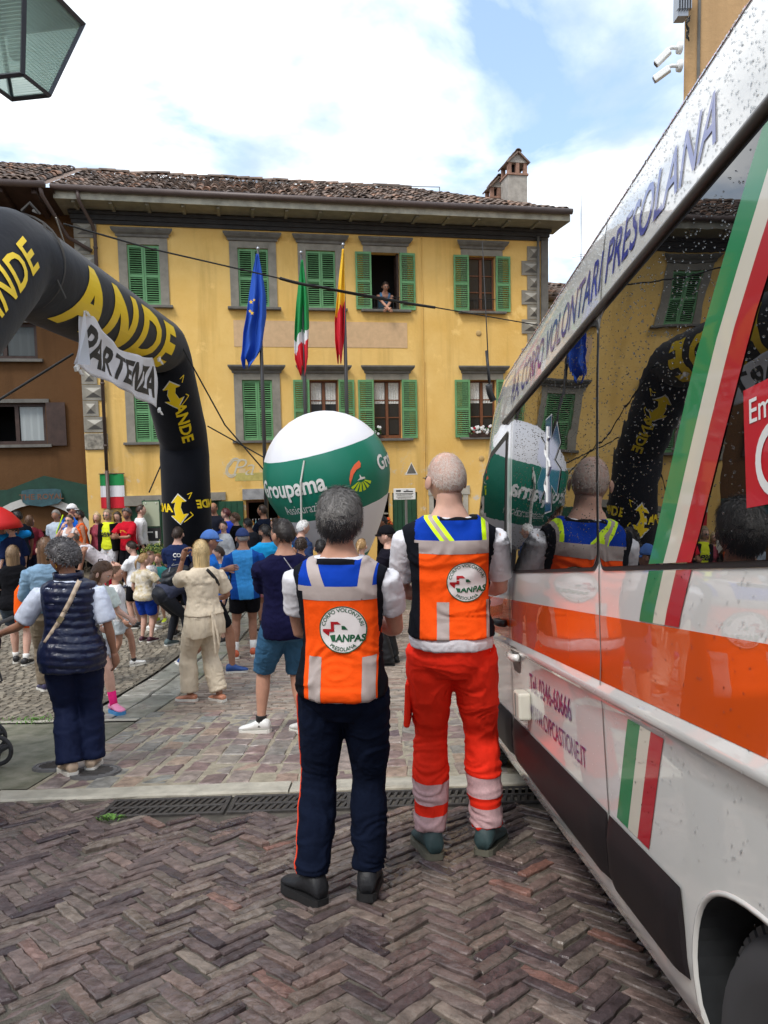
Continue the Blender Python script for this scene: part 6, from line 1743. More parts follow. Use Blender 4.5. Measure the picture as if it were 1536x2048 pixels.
def make_rig(h, sex='m', build=1.0, lean=0, side_=0, twist=0, hand_l=None, hand_r=None, pole_l=None, pole_r=None, foot_l=None, foot_r=None, toe_l=12, toe_r=-12,
             lift_l=0, lift_r=0, pit_l=0, pit_r=0, head_yaw=0, head_pitch=0, drop=0.0, yaw=0, pos=(0, 0), headk=1.0, hipx=0.0, hipy=0.0, sh_w=1.0, curl=0.0):
    J = Rig(); J.h = h; J.sex = sex; J.build = build
    cy, sy = math.cos(yaw), math.sin(yaw)
    def gd(p):                                   # ground height under a foot, relative to the root
        wy = pos[1] + sy * p.x + cy * p.y
        return gz(wy) - gz(pos[1])
    fl = Vector((foot_l if foot_l else (-.06, 0, 0))) * h; fr = Vector((foot_r if foot_r else (.06, 0, 0))) * h
    J.al = Vector((fl.x, fl.y, .042 * h + fl.z + gd(fl))); J.ar = Vector((fr.x, fr.y, .042 * h + fr.z + gd(fr)))
    J.toe_l, J.toe_r, J.pit_l, J.pit_r = R(toe_l), R(toe_r), R(pit_l), R(pit_r)
    l1 = l2 = .2455 * h
    hz_ = .53 * h - drop * h
    J.HC = Vector((hipx * h, hipy * h, hz_))
    for a in (J.al, J.ar):                        # keep both feet in reach
        for _ in range(30):
            if (J.HC - a).length > (l1 + l2) * 1.005: J.HC.z -= .004 * h
    rt = Vector((1, 0, 0)); tw = Matrix.Rotation(R(twist), 3, 'Z')
    spin = Matrix.Rotation(R(-lean), 3, 'X') @ Matrix.Rotation(R(side_), 3, 'Y')
    J.s = spin @ Vector((0, 0, 1)); J.fwd = spin @ tw @ Vector((0, 1, 0)); J.rt = spin @ tw @ rt
    J.fwd0 = spin @ Vector((0, 1, 0)); J.rt0 = spin @ rt
    hp = .052 * h * (1.05 if sex == 'f' else 1)
    J.hl = J.HC - rt * hp - Vector((0, 0, .01 * h)); J.hr = J.HC + rt * hp - Vector((0, 0, .01 * h))
    kl = Vector((math.sin(-J.toe_l * .15), 1, 0)); kr = Vector((math.sin(-J.toe_r * .15), 1, 0))
    J.kl, J.al2 = ik2(J.hl, J.al, l1, l2, kl); J.kr, J.ar2 = ik2(J.hr, J.ar, l1, l2, kr)
    J.al, J.ar = J.al2, J.ar2
    sw = .112 * h * build ** .5 * (0.92 if sex == 'f' else 1) * sh_w
    cs = J.HC + J.s * (.268 * h)
    J.cs = cs
    J.sl = cs - J.rt * sw; J.sr = cs + J.rt * sw
    ua, fa = .172 * h, .150 * h; al_ = ua + fa
    def arm(S, tgt, pole, sg):
        t_ = Vector(tgt) if tgt else Vector((sg * .16, .06, -.96))
        T = S + (J.rt * t_.x + J.fwd * t_.y + (Vector((0, 0, 1)) if not (tgt and len(tgt) > 3) else J.s) * t_.z) * al_
        p_ = Vector(pole) if pole else Vector((sg * .35, -1, -.1))
        return ik2(S, T, ua, fa, J.rt * p_.x + J.fwd * p_.y + Vector((0, 0, 1)) * p_.z)
    J.el, J.wl = arm(J.sl, hand_l, pole_l, -1); J.er, J.wr = arm(J.sr, hand_r, pole_r, 1)
    # head
    hd = (J.s * .55 + Vector((0, 0, 1)) * .45).normalized()
    J.H = .134 * h * headk
    J.nt = J.HC + J.s * (.335 * h)
    hr_ = Matrix.Rotation(R(head_yaw + twist * .5), 3, 'Z') @ Matrix.Rotation(R(-head_pitch - lean * .35), 3, 'X') @ Matrix.Rotation(R(side_ * .5), 3, 'Y')
    J.hrot = hr_; J.hc = J.HC + J.s * (.318 * h) + hr_ @ Vector((0, .10 * J.H, .64 * J.H))
    # settle head height: crown at full height for an upright person
    J.curl = curl
    return J
def torso_rings(J, t0, t1, infl, n=24, k=14, flare=0.0, scale=1.0, taper=False):
    T = TS[J.sex]; tt = [q[0] for q in T]
    rs = []
    for i in range(k + 1):
        t_ = t0 + (t1 - t0) * i / k
        a = np.interp(t_, tt, [q[1] for q in T]); b_ = np.interp(t_, tt, [q[2] for q in T]); yo = np.interp(t_, tt, [q[3] for q in T])
        if t_ < -.035 and not taper: a = max(a, .092); b_ = max(b_, .070)
        w8 = max(0, min(1, (.2 - t_) / .25)); bw = J.build if t_ < .30 else J.build ** .4
        a = a * J.h * bw * scale + infl + flare * w8; b_ = b_ * J.h * bw * scale + infl + flare * w8
        u_ = min(1, max(0, (t_ + .02) / .2)); rt = J.rt0.lerp(J.rt, u_).normalized(); fw = J.fwd0.lerp(J.fwd, u_).normalized()
        c = J.HC + J.s * (t_ * J.h) + fw * (yo * J.h)
        ring = []
        for q in range(n):
            an = 2 * math.pi * q / n; cc, ss = math.cos(an), math.sin(an)
            ring.append(c + rt * (a * math.copysign(abs(cc) ** .85, cc)) + fw * (b_ * math.copysign(abs(ss) ** .85, ss)))
        rs.append(ring)
    return rs
def limb(mb, A, B, Cc, pr, e=0.0, t1=1.0, n=12, k=5, start=0.0):
    """two-bone limb; pr = radii at fractions 0..1 of the whole; e = extra radius; t1 = end fraction"""
    la, lb = (B - A).length, (Cc - B).length; tot = la + lb
    pts, rd = [], []
    N_ = 2 * k
    fs = [start + (t1 - start) * i / N_ for i in range(N_ + 1)]
    for f_ in fs:
        d = f_ * tot
        bend = .04 * tot
        if d <= la: p = A.lerp(B, d / la)
        else: p = B.lerp(Cc, (d - la) / lb)
        if abs(d - la) < bend:                          # soften the joint
            q = (d - la + bend) / (2 * bend); p0 = A.lerp(B, (la - bend) / la); p2 = B.lerp(Cc, bend / lb); p = p0.lerp(B, q).lerp(B.lerp(p2, q), q)
        pts.append(p); r_ = np.interp(f_, [x for x, _ in pr], [y for _, y in pr]); rd.append(float(r_) + (e(f_) if callable(e) else e))
    mb.tube(pts, rd, n)
    return pts
LEGR = [(0, .055), (.12, .055), (.3, .047), (.46, .035), (.52, .032), (.6, .034), (.68, .0345), (.8, .027), (.93, .0205), (1, .021)]
ARMR = [(0, .024), (.08, .0275), (.15, .0285), (.3, .026), (.5, .0215), (.57, .0215), (.66, .0225), (.85, .0175), (1, .0150)]
def hand(mb, W, E, J, sg, curl=0.5, n=8, point=None):
    h = J.h; d = (W - E).normalized() if point is None else point
    inn = (J.HC + J.s * .2 * h - W); inn = inn - d * inn.dot(d)
    pn = inn.normalized() if inn.length > 1e-4 else d.orthogonal()              # palm looks at the body
    ac = d.cross(pn).normalized() * 1.0
    if ac.dot(J.fwd) < 0: ac = -ac                                               # thumb side forwards
    rs = []
    for (q, wd, th) in ((-.012, .016, .0135), (.012, .0215, .014), (.035, .025, .014), (.054, .0235, .011)):
        c = W + d * (q * h)
        rs.append([c + ac * (wd * h * math.cos(2 * math.pi * k / 10)) + pn * (th * h * math.sin(2 * math.pi * k / 10)) for k in range(10)])
    mb.rings(rs, True)
    fing = []
    for i, (o_, ln) in enumerate(((.017, .044), (.0058, .050), (-.0058, .046), (-.0172, .036))):
        p = W + d * (.050 * h) + ac * (o_ * h); pts = [p]; a = 0.15
        for s_ in (.45, .32, .25):
            a += curl * (.55 if s_ < .45 else .35)
            p = p + (d * math.cos(a) + pn * math.sin(a)) * (ln * h * s_); pts.append(p)
        fing.append((pts, [.0056 * h, .0052 * h, .0048 * h, .0036 * h]))
    p = W + d * (.018 * h) + ac * (.018 * h); dirt = (d * .75 + ac * .6 + pn * .3).normalized(); pts = [p, p + dirt * .020 * h, p + (dirt * .7 + d * .3 + pn * .25).normalized() * .040 * h]
    fing.append((pts, [.0072 * h, .0062 * h, .0045 * h]))
    for pts, rd in fing: mb.tube(pts, rd, n)
def shoe(parent, A, toe, pitch, h, col, sole_col, L_=None, socks=None, high=0.0, thick=.022, up=Matrix.Identity(3), name='shoe', sandal=False, slope=0.0, lace=None):
    Lf = L_ or .152 * h
    rot = Matrix.Rotation(slope, 3, 'X') @ Matrix.Rotation(toe, 3, 'Z') @ Matrix.Rotation(-pitch, 3, 'X')
    base = A - rot @ Vector((0, 0, .042 * h))
    F_ = lambda p: base + rot @ Vector(p)
    secs = [(-.29, .10, .20), (-.26, .145, .30), (-.15, .165, .36 + high), (0.0, .165, .37 + high), (.10, .165, .33 + high * .4), (.22, .175, .25), (.38, .195, .19), (.52, .19, .155), (.64, .15, .125), (.70, .08, .09)]
    if sandal: secs = [(a, b_ * .92, c * .62) for a, b_, c in secs]
    m_ = MB(); rs = []; n = 14
    for (y, w_, z) in secs:
        ring = []
        for k in range(n):
            a = 2 * math.pi * k / n; cc, ss = math.cos(a), math.sin(a)
            ring.append(F_((w_ * Lf * cc, y * Lf, thick * .8 + max(0, (z * Lf) * (.5 + .5 * ss)) if True else 0)))
        rs.append(ring)
    m_.rings(rs, True)
    so = m_.build(name, col, parent, smooth=True)
    out = [(-.31, .03), (-.30, .11), (-.24, .16), (-.05, .175), (.15, .17), (.32, .20), (.46, .215), (.58, .19), (.67, .13), (.72, .03)]
    pl_ = [(x * Lf, y * Lf) for y, x in out] + [(-x * Lf, y * Lf) for y, x in reversed(out)]
    m_ = MB(); m_.prism(pl_, lambda a, b_, t_: F_((a, b_, t_ + (.012 * max(0, b_ / Lf - .5) * 1.5))), 0.0, thick); s2 = m_.build('sole', sole_col, so); 
    if lace:
        m_ = MB()
        for i in range(4):
            y = .10 + i * .055; z = (.36 - i * .045) * Lf
            m_.tube([F_((-.07 * Lf, y * Lf, z)), F_((0, (y + .02) * Lf, z + .02 * Lf)), F_((.07 * Lf, y * Lf, z))], .003, 4)
        m_.build('laces', lace, so)
    return so
def sock(parent, A, K, h, col, up=.12, r_=.024):
    d = (K - A).normalized(); m_ = MB(); m_.tube([A - d * .015 * h, A + d * .03 * h, A + d * up * h], [r_ * h, (r_ + .001) * h, (r_ + .003) * h], 12); return m_.build('sock', col, parent, smooth=True)
def wrinkle(me, amp, freq=14, seed=0, stretch=(.75, .75, 1.15), zr=None):
    P = coords(me); Nn = normals(me); S = np.array(stretch)
    a = vnoise(P * S * freq, seed); b_ = vnoise(P * S * freq * 2.3 + 11, seed + 1)
    c_ = vnoise(P * np.array([.35, .35, 2.0]) * freq + 5 + 3 * a[:, None], seed + 2)
    d = (1 - np.abs(a) * 2.2) * .45 + b_ * .25 + (1 - np.abs(c_) * 2.4) * .5
    k = amp
    if zr is not None: k = amp * np.interp(P[:, 2], [q[0] for q in zr], [q[1] for q in zr])
    setco(me, P + Nn * (d * k)[:, None])
def strands(J, n, length, width, mat_, parent, style='short', seed=0, recede=0.0, lift=.35, flow=(0, -.55, -1), name='strands', mask=None, rand=.5, thick=.02):
    rg = np.random.default_rng(seed)
    D = rg.normal(size=(n * 3, 3)); D /= np.linalg.norm(D, axis=1)[:, None]
    S = head_shape(D); ok = S[:, 2] > hair_thr(S[:, 1], recede) + rg.normal(0, .012, len(S))
    if mask is not None: ok &= mask(S)
    D, S = D[ok][:n], S[ok][:n]
    nrm = S / np.array([.335, .425, .5]) ** 2; nrm /= np.linalg.norm(nrm, axis=1)[:, None]
    fl = np.array(flow)[None] + rg.normal(0, rand, (len(S), 3)); fl = fl - nrm * (fl * nrm).sum(1)[:, None]; fl /= np.linalg.norm(fl, axis=1)[:, None] + 1e-6
    ln = length * rg.uniform(.6, 1.2, len(S))[:, None]
    root = S + nrm * thick * .5
    sd_ = np.cross(fl, nrm); pts = []
    for q in (0, .4, .75, 1.0):
        p = root + fl * ln * q + nrm * (lift * ln * q * (1.15 - q) + thick * .4 * q) + sd_ * ln * .12 * np.sin(q * 3 + rg.uniform(0, 6, len(S)))[:, None]
        pts.append(p)
    V = []; n_ = len(S)
    for i, (p, wq) in enumerate(zip(pts, (1, .95, .7, .12))):
        V.append(p - sd_ * width * wq / 2); V.append(p + sd_ * width * wq / 2)
    V = np.stack(V, 1).reshape(-1, 3) * J.H
    M3 = np.array(J.hrot); V = V @ M3.T + np.array(J.hc)
    F = []
    for s_ in range(n_):
        o_ = s_ * 8
        for k in range(3): F.append((o_ + 2 * k, o_ + 2 * k + 1, o_ + 2 * k + 3, o_ + 2 * k + 2))
    me = bpy.data.meshes.new(name); me.from_pydata(V.tolist(), [], F); me.update()
    return stuff(link(name, me, mat_, parent))
def scalp_shell(J, th, mat_, parent, noise_=0.0, nscale=9, recede=0.0, nu=36, nv=24, seed=0, mask=None, name='hair'):
    D, F = sphere_dirs(nu, nv); S = head_shape(D)
    d = S[:, 2] - hair_thr(S[:, 1], recede)
    if mask is not None: d = np.where(mask(S), d, -1)
    nrm = S / np.linalg.norm(S, axis=1)[:, None]
    k = th * np.clip(d / .09, .08, 1)
    if noise_: k = k + noise_ * np.clip(d / .09, 0, 1) * vnoise(S * nscale + seed * 3.1, seed)
    V = (S + nrm * k[:, None]) * J.H
    V = V @ np.array(J.hrot).T + np.array(J.hc)
    keep = d > -.012
    FF = [f for f in F if keep[list(f)].all()]
    me = bpy.data.meshes.new(name); me.from_pydata(V.tolist(), [], FF); me.polygons.foreach_set('use_smooth', [True] * len(FF)); me.update()
    return link(name, me, mat_, parent)
def long_hair(J, length, mat_, parent, wide=112, seed=0, n=500, width=.03, th=.11, shell=None, wave=.02):
    """hair falling from the crown round the back and sides; length below the head centre in head heights"""
    rg = np.random.default_rng(seed)
    def path(ph, s_, jit=0.0, r_=1.0):
        # s 0..0.5 over the skull, 0.5..1 hanging
        k = 1 + th + jit
        if s_ < .5:
            a = math.radians(8 + 86 * s_ / .5); X = .335 * k * math.sin(a) * math.sin(ph); Y = -.425 * k * math.sin(a) * math.cos(ph) - .02; Z = .5 * k * math.cos(a)
        else:
            q = (s_ - .5) / .5; z = -length * q * r_; k2 = k * (1 - .10 * q) + wave * math.sin(q * 7 + ph * 5)
            X = .335 * k2 * math.sin(ph); Y = -.425 * k2 * math.cos(ph) * (1 - .12 * q) - .02; Z = .5 * k * math.cos(math.radians(94)) + z
        return (X, Y, Z)
    m_ = MB(); nu, nv = 26, 18; P = []
    for i in range(nu + 1):
        ph = math.radians(-wide + 2 * wide * i / nu)
        for j in range(nv + 1): P.append(path(ph, j / nv, -.03 + .012 * math.sin(i * 2.1)))
    M3 = J.hrot
    m_.add([J.hc + M3 @ (Vector(p) * J.H) for p in P], [(i * (nv + 1) + j, (i + 1) * (nv + 1) + j, (i + 1) * (nv + 1) + j + 1, i * (nv + 1) + j + 1) for i in range(nu) for j in range(nv)])
    o_ = m_.build('hair', mat_, parent, smooth=True)
    s_ = MB(); seg = 7
    for q in range(n):
        ph = math.radians(rg.uniform(-wide, wide)); jit = rg.uniform(-.01, .05); r_ = rg.uniform(.85, 1.06); s0 = rg.uniform(0, .3)
        pts = [path(ph + .05 * math.sin(k * 1.3 + q), s0 + (1 - s0) * k / seg, jit, r_) for k in range(seg + 1)]
        P = []
        for k, p in enumerate(pts):
            w_ = width * (1 if k < seg else .2) / 2; tx, ty = math.cos(ph), math.sin(ph)
            P += [J.hc + M3 @ (Vector((p[0] - tx * w_, p[1] - ty * w_, p[2])) * J.H), J.hc + M3 @ (Vector((p[0] + tx * w_, p[1] + ty * w_, p[2])) * J.H)]
        s_.add(P, [(2 * k, 2 * k + 1, 2 * k + 3, 2 * k + 2) for k in range(seg)])
    stuff(s_.build('strands', mat_, o_, smooth=True, fixn=False))
    return o_
def ponytail(J, mat_, parent, length=1.2, base=(0, -.50, .12), swing=(0, -.25, 0), n=70, r_=.085):
    M3 = J.hrot; m_ = MB()
    def pth(q): return Vector(base) + Vector((swing[0] * q, -.12 * math.sin(q * 3.0) + swing[1] * q * .5, -length * q * (.35 + .65 * q)))
    m_.tube([J.hc + M3 @ (pth(k / 8) * J.H) for k in range(9)], [J.H * r_ * (.5, .9, 1, 1, .95, .85, .7, .5, .15)[k] for k in range(9)], 10)
    o_ = m_.build('ponytail', mat_, parent, smooth=True)
    s_ = MB(); rg = random.Random(3)
    for q in range(n):
        a = rg.uniform(0, 6.28); rr = r_ * rg.uniform(.7, 1.15); P = []
        for k in range(7):
            c = pth(k / 6 * rg.uniform(.9, 1.05)); w_ = .012 * (1 - .8 * k / 6); rad_ = rr * (.6, .95, 1, 1, .9, .7, .3)[k]
            c = c + Vector((rad_ * math.cos(a), rad_ * math.sin(a), 0)); t_ = Vector((-math.sin(a), math.cos(a), 0)) * w_
            P += [J.hc + M3 @ ((c - t_) * J.H), J.hc + M3 @ ((c + t_) * J.H)]
        s_.add(P, [(2 * k, 2 * k + 1, 2 * k + 3, 2 * k + 2) for k in range(6)])
    stuff(s_.build('strands', mat_, o_, smooth=True, fixn=False))
    return o_
def cap(J, col, parent, back=False, visor_col=None, visor_len=.42):
    M3 = J.hrot; D, F = sphere_dirs(28, 18); S = head_shape(D)
    nrm = S / np.linalg.norm(S, axis=1)[:, None]; V = (S + nrm * .045); V[:, 2] += .02
    keep = S[:, 2] > .06 + .02 * (S[:, 1] > 0)
    V = (V * J.H) @ np.array(M3).T + np.array(J.hc)
    me = bpy.data.meshes.new('cap'); me.from_pydata(V.tolist(), [], [f for f in F if keep[list(f)].all()]); me.polygons.foreach_set('use_smooth', [True] * len(me.polygons)); me.update()
    o_ = link('cap', me, col, parent); o_.modifiers.new('s', 'SOLIDIFY').thickness = .004
    m_ = MB(); n = 12; P = []; sg = -1 if back else 1
    for i in range(n + 1):
        a = R(-62 + 124 * i / n)
        for (k, dz) in ((1.03, .10), (1.05 + visor_len * math.cos(a * .8), .04 - .05 * abs(math.sin(a)))): P.append(J.hc + M3 @ (Vector((.335 * min(k, 1.12 + .1) * math.sin(a), sg * .425 * k * math.cos(a), dz)) * J.H))
    m_.add(P, [(2 * i, 2 * i + 2, 2 * i + 3, 2 * i + 1) for i in range(n)]); v_ = m_.build('visor', visor_col or col, o_, smooth=True, fixn=False); v_.modifiers.new('s', 'SOLIDIFY').thickness = .005
    return o_
def glasses(J, parent, dark=False, col=None):
    M3 = J.hrot; F_ = lambda x, y, z: J.hc + M3 @ (Vector((x, y, z)) * J.H)
    m_ = MB()
    for sg in (-1, 1):
        pts = [F_(sg * (.135 + .085 * math.cos(a)), .435, .02 + .06 * math.sin(a)) for a in [2 * math.pi * k / 14 for k in range(15)]]
        m_.tube(pts, .0022, 5, cap=False); m_.tube([F_(sg * .22, .43, .04), F_(sg * .335, .30, .045), F_(sg * .355, 0.0, .03), F_(sg * .34, -.07, -.01)], .0022, 5)
    m_.tube([F_(-.05, .44, .03), F_(.05, .44, .03)], .002, 5)
    o_ = m_.build('glasses', col or pmat('spectacle_frame', (.012, .012, .014), .3), parent)
    g_ = MB()
    for sg in (-1, 1):
        g_ = MB(); g_.add([F_(sg * (.135 + .08 * math.cos(a)), .434, .02 + .055 * math.sin(a)) for a in [2 * math.pi * k / 12 for k in range(12)]], [tuple(range(12))])
        g_.build('lens', pmat('lens_dark', (.01, .01, .012), .1) if dark else pmat('lens_clear', (.10, .14, .13), .05, spec=.8), o_, fixn=False)
    return o_

def person(label, pos, h=1.72, yaw=0.0, skin='mid', top=None, bottom=None, shoes=None, hair=None, near=0, extra=None, group=None, sex='m', build=1.0, **pose):
    """near: 0 far (coarse), 1 middle, 2 foreground"""
    yaw_r = R(yaw)
    root = thing('person', label, 'person', (pos[0], pos[1], gz(pos[1])), yaw_r, group)
    J = make_rig(h, sex, build, yaw=yaw_r, pos=(pos[0], pos[1]), **pose)
    J.root = root
    vox = (.017, .012, .008)[near]; n_ = (10, 12, 18)[near]; seed = int(abs(pos[0] * 1000 + pos[1] * 77)) % 9973
    SK = skin_mat(skin); hk = h
    kc = .8 if h < 1.45 else 1.0
    # ---- body: trunk, neck and limbs grown into one surface, then head and fingers on the same mesh
    bm_ = MB(); legr = [(a, b_ * h * build ** .6) for a, b_ in LEGR]; armr = [(a, b_ * h * build ** .5 * (.92 if sex == 'f' else 1)) for a, b_ in ARMR]
    bm_.rings(torso_rings(J, -.055, .345, -.012, 16, 12, taper=True), True)
    bm_.tube([J.HC + J.s * (.27 * h), J.hc + J.hrot @ Vector((0, -.10 * J.H, -.22 * J.H))], [.037 * h, .031 * h], 14)
    armb = [(0, .017 * h), (.06, .022 * h)] + armr[2:]
    for (S, E, W) in ((J.sl, J.el, J.wl), (J.sr, J.er, J.wr)): limb(bm_, S, E, W, armb if top and not any(q.get('kind') == 'tank' for q in top) else armr, 0, 1.0, 10); bm_.tube([J.cs, S - J.s * .010 * h], [.030 * h, .018 * h], 10)
    for (Hh, K, A) in ((J.hl, J.kl, J.al), (J.hr, J.kr, J.ar)): limb(bm_, Hh, K, A, legr, 0, 1.0, 12)
    me = remesh(bm_, vox, (4, 5, 6)[near], 'body')
    ext = MB()
    for (E, W, sg) in ((J.el, J.wl, -1), (J.er, J.wr, 1)): hand(ext, W, E, J, sg, .6 + J.curl, 6 if near < 2 else 8)
    D, F = sphere_dirs((22, 30, 44)[near], (16, 22, 32)[near]); S = head_shape(D)
    V = (S * J.H) @ np.array(J.hrot).T + np.array(J.hc)
    o0 = len(ext.v); ext.v += [tuple(p) for p in V]
    for f in F:
        c = S[list(f)].mean(0); mi = 0
        if c[1] > .3 and abs(c[0]) < .10 and -.25 < c[2] < -.195: mi = 1
        ext.f.append(tuple(q + o0 for q in f)); ext.m.append(mi)
    HP = lambda x, y, z: J.hc + J.hrot @ (Vector((x, y, z)) * J.H)
    for sg in (-1, 1):
        ext.ellipsoid(HP(sg * .388, -.02, -.055), (.034 * J.H, .082 * J.H, .130 * J.H), 10, 8, J.hrot @ Matrix.Rotation(R(-18 * sg), 3, 'Z') @ Matrix.Rotation(R(12), 3, 'X'))
        ext.ellipsoid(HP(sg * .135, .365, .022), (.050 * J.H, .03 * J.H, .026 * J.H), 8, 6, J.hrot, 3); ext.ellipsoid(HP(sg * .135, .392, .022), (.024 * J.H, .012 * J.H, .024 * J.H), 8, 6, J.hrot, 2)
        ext.box(HP(sg * .14, .405, .10), (.13 * J.H, .02 * J.H, .022 * J.H), J.hrot @ Matrix.Rotation(R(6 * sg), 3, 'Y'), 4)
    em = ext.mesh('ext', True)
    bmx = bmesh.new(); bmx.from_mesh(me); bmx.from_mesh(em); bmx.to_mesh(me); bmx.free(); bpy.data.meshes.remove(em)
    for p in me.polygons: p.use_smooth = True
    hcol = hair['col'] if hair else (.03, .02, .015)
    body_o = link('body', me, [SK, M_LIP, M_EYE, M_EYEW, hair_mat(hcol)], root)
    J.body = body_o
    # ---- clothes
    def garment(name, mb, mat_, amp=.006, fr=13, sm=None, parent=root, zr=None):
        g_ = remesh(mb, vox * (1.0 if near else .95), sm if sm is not None else (3, 3, 3)[near], name)
        if amp: wrinkle(g_, amp, fr, seed + len(name), zr=zr)
        return link(name, g_, mat_, parent)
    J.g = {}
    if bottom:
        ln = bottom.get('len', 1.0); lo = bottom.get('loose', .012); fl = bottom.get('flare', 0.0); kind = bottom.get('kind', 'trousers')
        mb = MB(); wst = bottom.get('waist', .095)
        mb.rings(torso_rings(J, -.075, wst, .008 + lo * .5, 18, 10, taper=True), True)
        if kind == 'skirt':
            z1 = J.HC - Vector((0, 0, ln * .49 * h)); rs = torso_rings(J, .0, wst, .012, 18, 4)[::-1]
            last = rs[-1]; c = sum(last, Vector()) / len(last); rs += [[z1 * q + (p - c) * (1 + .35 * q + fl * q) + c * (1 - q) for p in last] for q in (.4, .8, 1.0)]; mb.rings(rs, True)
        else:
            for (Hh, K, A) in ((J.hl, J.kl, J.al), (J.hr, J.kr, J.ar)):
                limb(mb, Hh, K, A, legr, lambda f_: .007 + lo * (.6 + .6 * f_) + fl * f_ ** 1.5 + (max(0, f_ - .55) * .03 * (lo / .012) if ln > .8 else 0), min(ln, .985) if ln > .8 else ln, 14, 7)
        J.g['bottom'] = garment(bottom.get('name', 'trousers' if ln > .8 else 'shorts'), mb, bottom['mat'], bottom.get('amp', .006), bottom.get('fr', 11), zr=bottom.get('zr'))
    if top:
        for ti, tp in enumerate(top if isinstance(top, list) else [top]):
            hem = tp.get('hem', -.04); lo = tp.get('loose', .012); sl = tp.get('sleeve', .33); mb = MB()
            if tp.get('kind') == 'tank':
                mb.rings(torso_rings(J, hem, .235, .008 + lo * .6, 18, 12, tp.get('flare', lo)), True)
                for sg in (-1, 1):
                    for dep in (-1, 1):
                        a = J.HC + J.s * (.20 * h) + J.rt * (sg * .060 * h) + J.fwd * (dep * .062 * h); b_ = J.HC + J.s * (.303 * h) + J.rt * (sg * .058 * h) - J.fwd * (.004 * h); m2 = (a + b_) / 2 + J.fwd * (dep * .014 * h)
                        mb.tube([a, m2, b_ + J.s * .004 * h], [.030 * h, .026 * h, .024 * h], 10, flat=.62, hint=J.rt)
            else:
                mb.rings(torso_rings(J, hem, tp.get('neck', .312), .008 + lo * .6, 20, 16, tp.get('flare', lo)), True)
                for (S, E, W) in ((J.sl, J.el, J.wl), (J.sr, J.er, J.wr)):
                    if sl > 0: limb(mb, S, E, W, armr, lambda f_: .008 + lo * (.7 if sl > .6 else .8 + 1.6 * f_), sl, 14, 5)
                    mb.tube([J.cs + J.s * .006 * h, J.cs.lerp(S, .6) - J.s * .002 * h, J.cs.lerp(S, 1.0 if sl > 0 else .97) - J.s * .013 * h], [.034 * h + lo, .028 * h + lo, .018 * h + lo], 14)
            J.g['top%d' % ti] = garment(tp.get('name', 'shirt'), mb, tp['mat'], tp.get('amp', .007), tp.get('fr', 12), zr=tp.get('zr'))
    if shoes:
        sl_ = lambda A: math.atan((gz(pos[1] + A.y + .05) - gz(pos[1] + A.y - .05)) / .1) * math.cos(yaw_r)
        for (A, K, toe, pit) in ((J.al, J.kl, J.toe_l, J.pit_l), (J.ar, J.kr, J.toe_r, J.pit_r)):
            if shoes.get('sock'): sock(root, A, K, h, shoes['sock'], shoes.get('sockup', .08))
            shoe(root, A, toe, pit, h, shoes['mat'], shoes['sole'], high=shoes.get('high', 0), thick=shoes.get('thick', .022), sandal=shoes.get('sandal', False), slope=sl_(A), lace=shoes.get('lace'))
    if hair:
        hm = hair_mat(hair['col']); st_ = hair.get('style', 'short'); ns = (260, 900, 9000)[near]; wd = (.05, .03, .011)[near]
        if st_ == 'short':
            hm2 = hair_mat(hair['low']) if hair.get('low') else None; hs = scalp_shell(J, hair.get('th', .05), hm2 or hm, root, hair.get('nz', .012), 12, hair.get('recede', 0), seed=seed)
            if hm2: strands(J, ns // 2, hair.get('len', .16), wd * 1.3, hm2, hs, seed=seed + 5, mask=lambda S: S[:, 2] + .3 * S[:, 1] < .06 + .05 * np.sin(S[:, 0] * 30), lift=.5, thick=hair.get('th', .05), rand=.5)
            strands(J, ns, hair.get('len', .16), wd, hm, hs, seed=seed, recede=hair.get('recede', 0), lift=hair.get('lift', .3), thick=hair.get('th', .05), flow=hair.get('flow', (0, -.5, -1)), rand=hair.get('rand', .45), mask=(lambda S: S[:, 2] + .3 * S[:, 1] > .0 + .06 * np.sin(S[:, 0] * 30)) if hair.get('low') else None)
        elif st_ == 'buzz':
            if near < 2: hs = scalp_shell(J, .014, hm, root, 0, 12, hair.get('recede', 0), seed=seed, mask=hair.get('mask'))
            else: hs = strands(J, 5200, .05, .0036, pmat('hair_cropped', hair['col'], .6, spec=.2), root, seed=seed, recede=-.02, lift=.9, thick=.010, rand=.6, name='hair', mask=lambda S: np.random.default_rng(1).random(len(S)) > .80 * np.exp(-((np.hypot(S[:, 0], (S[:, 1] - .05) * .8) / .21) ** 4)) * (S[:, 2] > .1))
        elif st_ == 'curly':
            hs = scalp_shell(J, hair.get('th', .12), hm, root, .045, 8, 0, seed=seed, nu=48, nv=32); strands(J, ns * 2, .13, wd * 1.2, hm, hs, seed=seed, lift=1.2, rand=1.6, thick=hair.get('th', .12))
        elif st_ == 'fringe':                          # balding: hair only round the sides and back
            mk = lambda S: (S[:, 2] < .24) | (S[:, 1] < -.22)
            hs = scalp_shell(J, .03, hm, root, .008, 12, 0, seed=seed, mask=mk); strands(J, ns, .12, wd, hm, hs, seed=seed, mask=mk, thick=.03)
        elif st_ in ('long', 'bob'):
            hs = scalp_shell(J, .055, hm, root, .01, 10, 0, seed=seed); strands(J, ns, .2, wd, hm, hs, seed=seed, thick=.05, lift=.1, flow=(0, -.8, -.5), rand=.2)
            long_hair(J, hair.get('len', 1.0), hm, hs, hair.get('wide', 112), seed, (160, 420, 900)[near], (.05, .03, .02)[near])
        elif st_ == 'pony':
            hs = scalp_shell(J, .04, hm, root, .006, 12, 0, seed=seed); strands(J, ns, .2, wd, hm, hs, seed=seed, thick=.04, lift=.05, flow=(0, -1, .1), rand=.15)
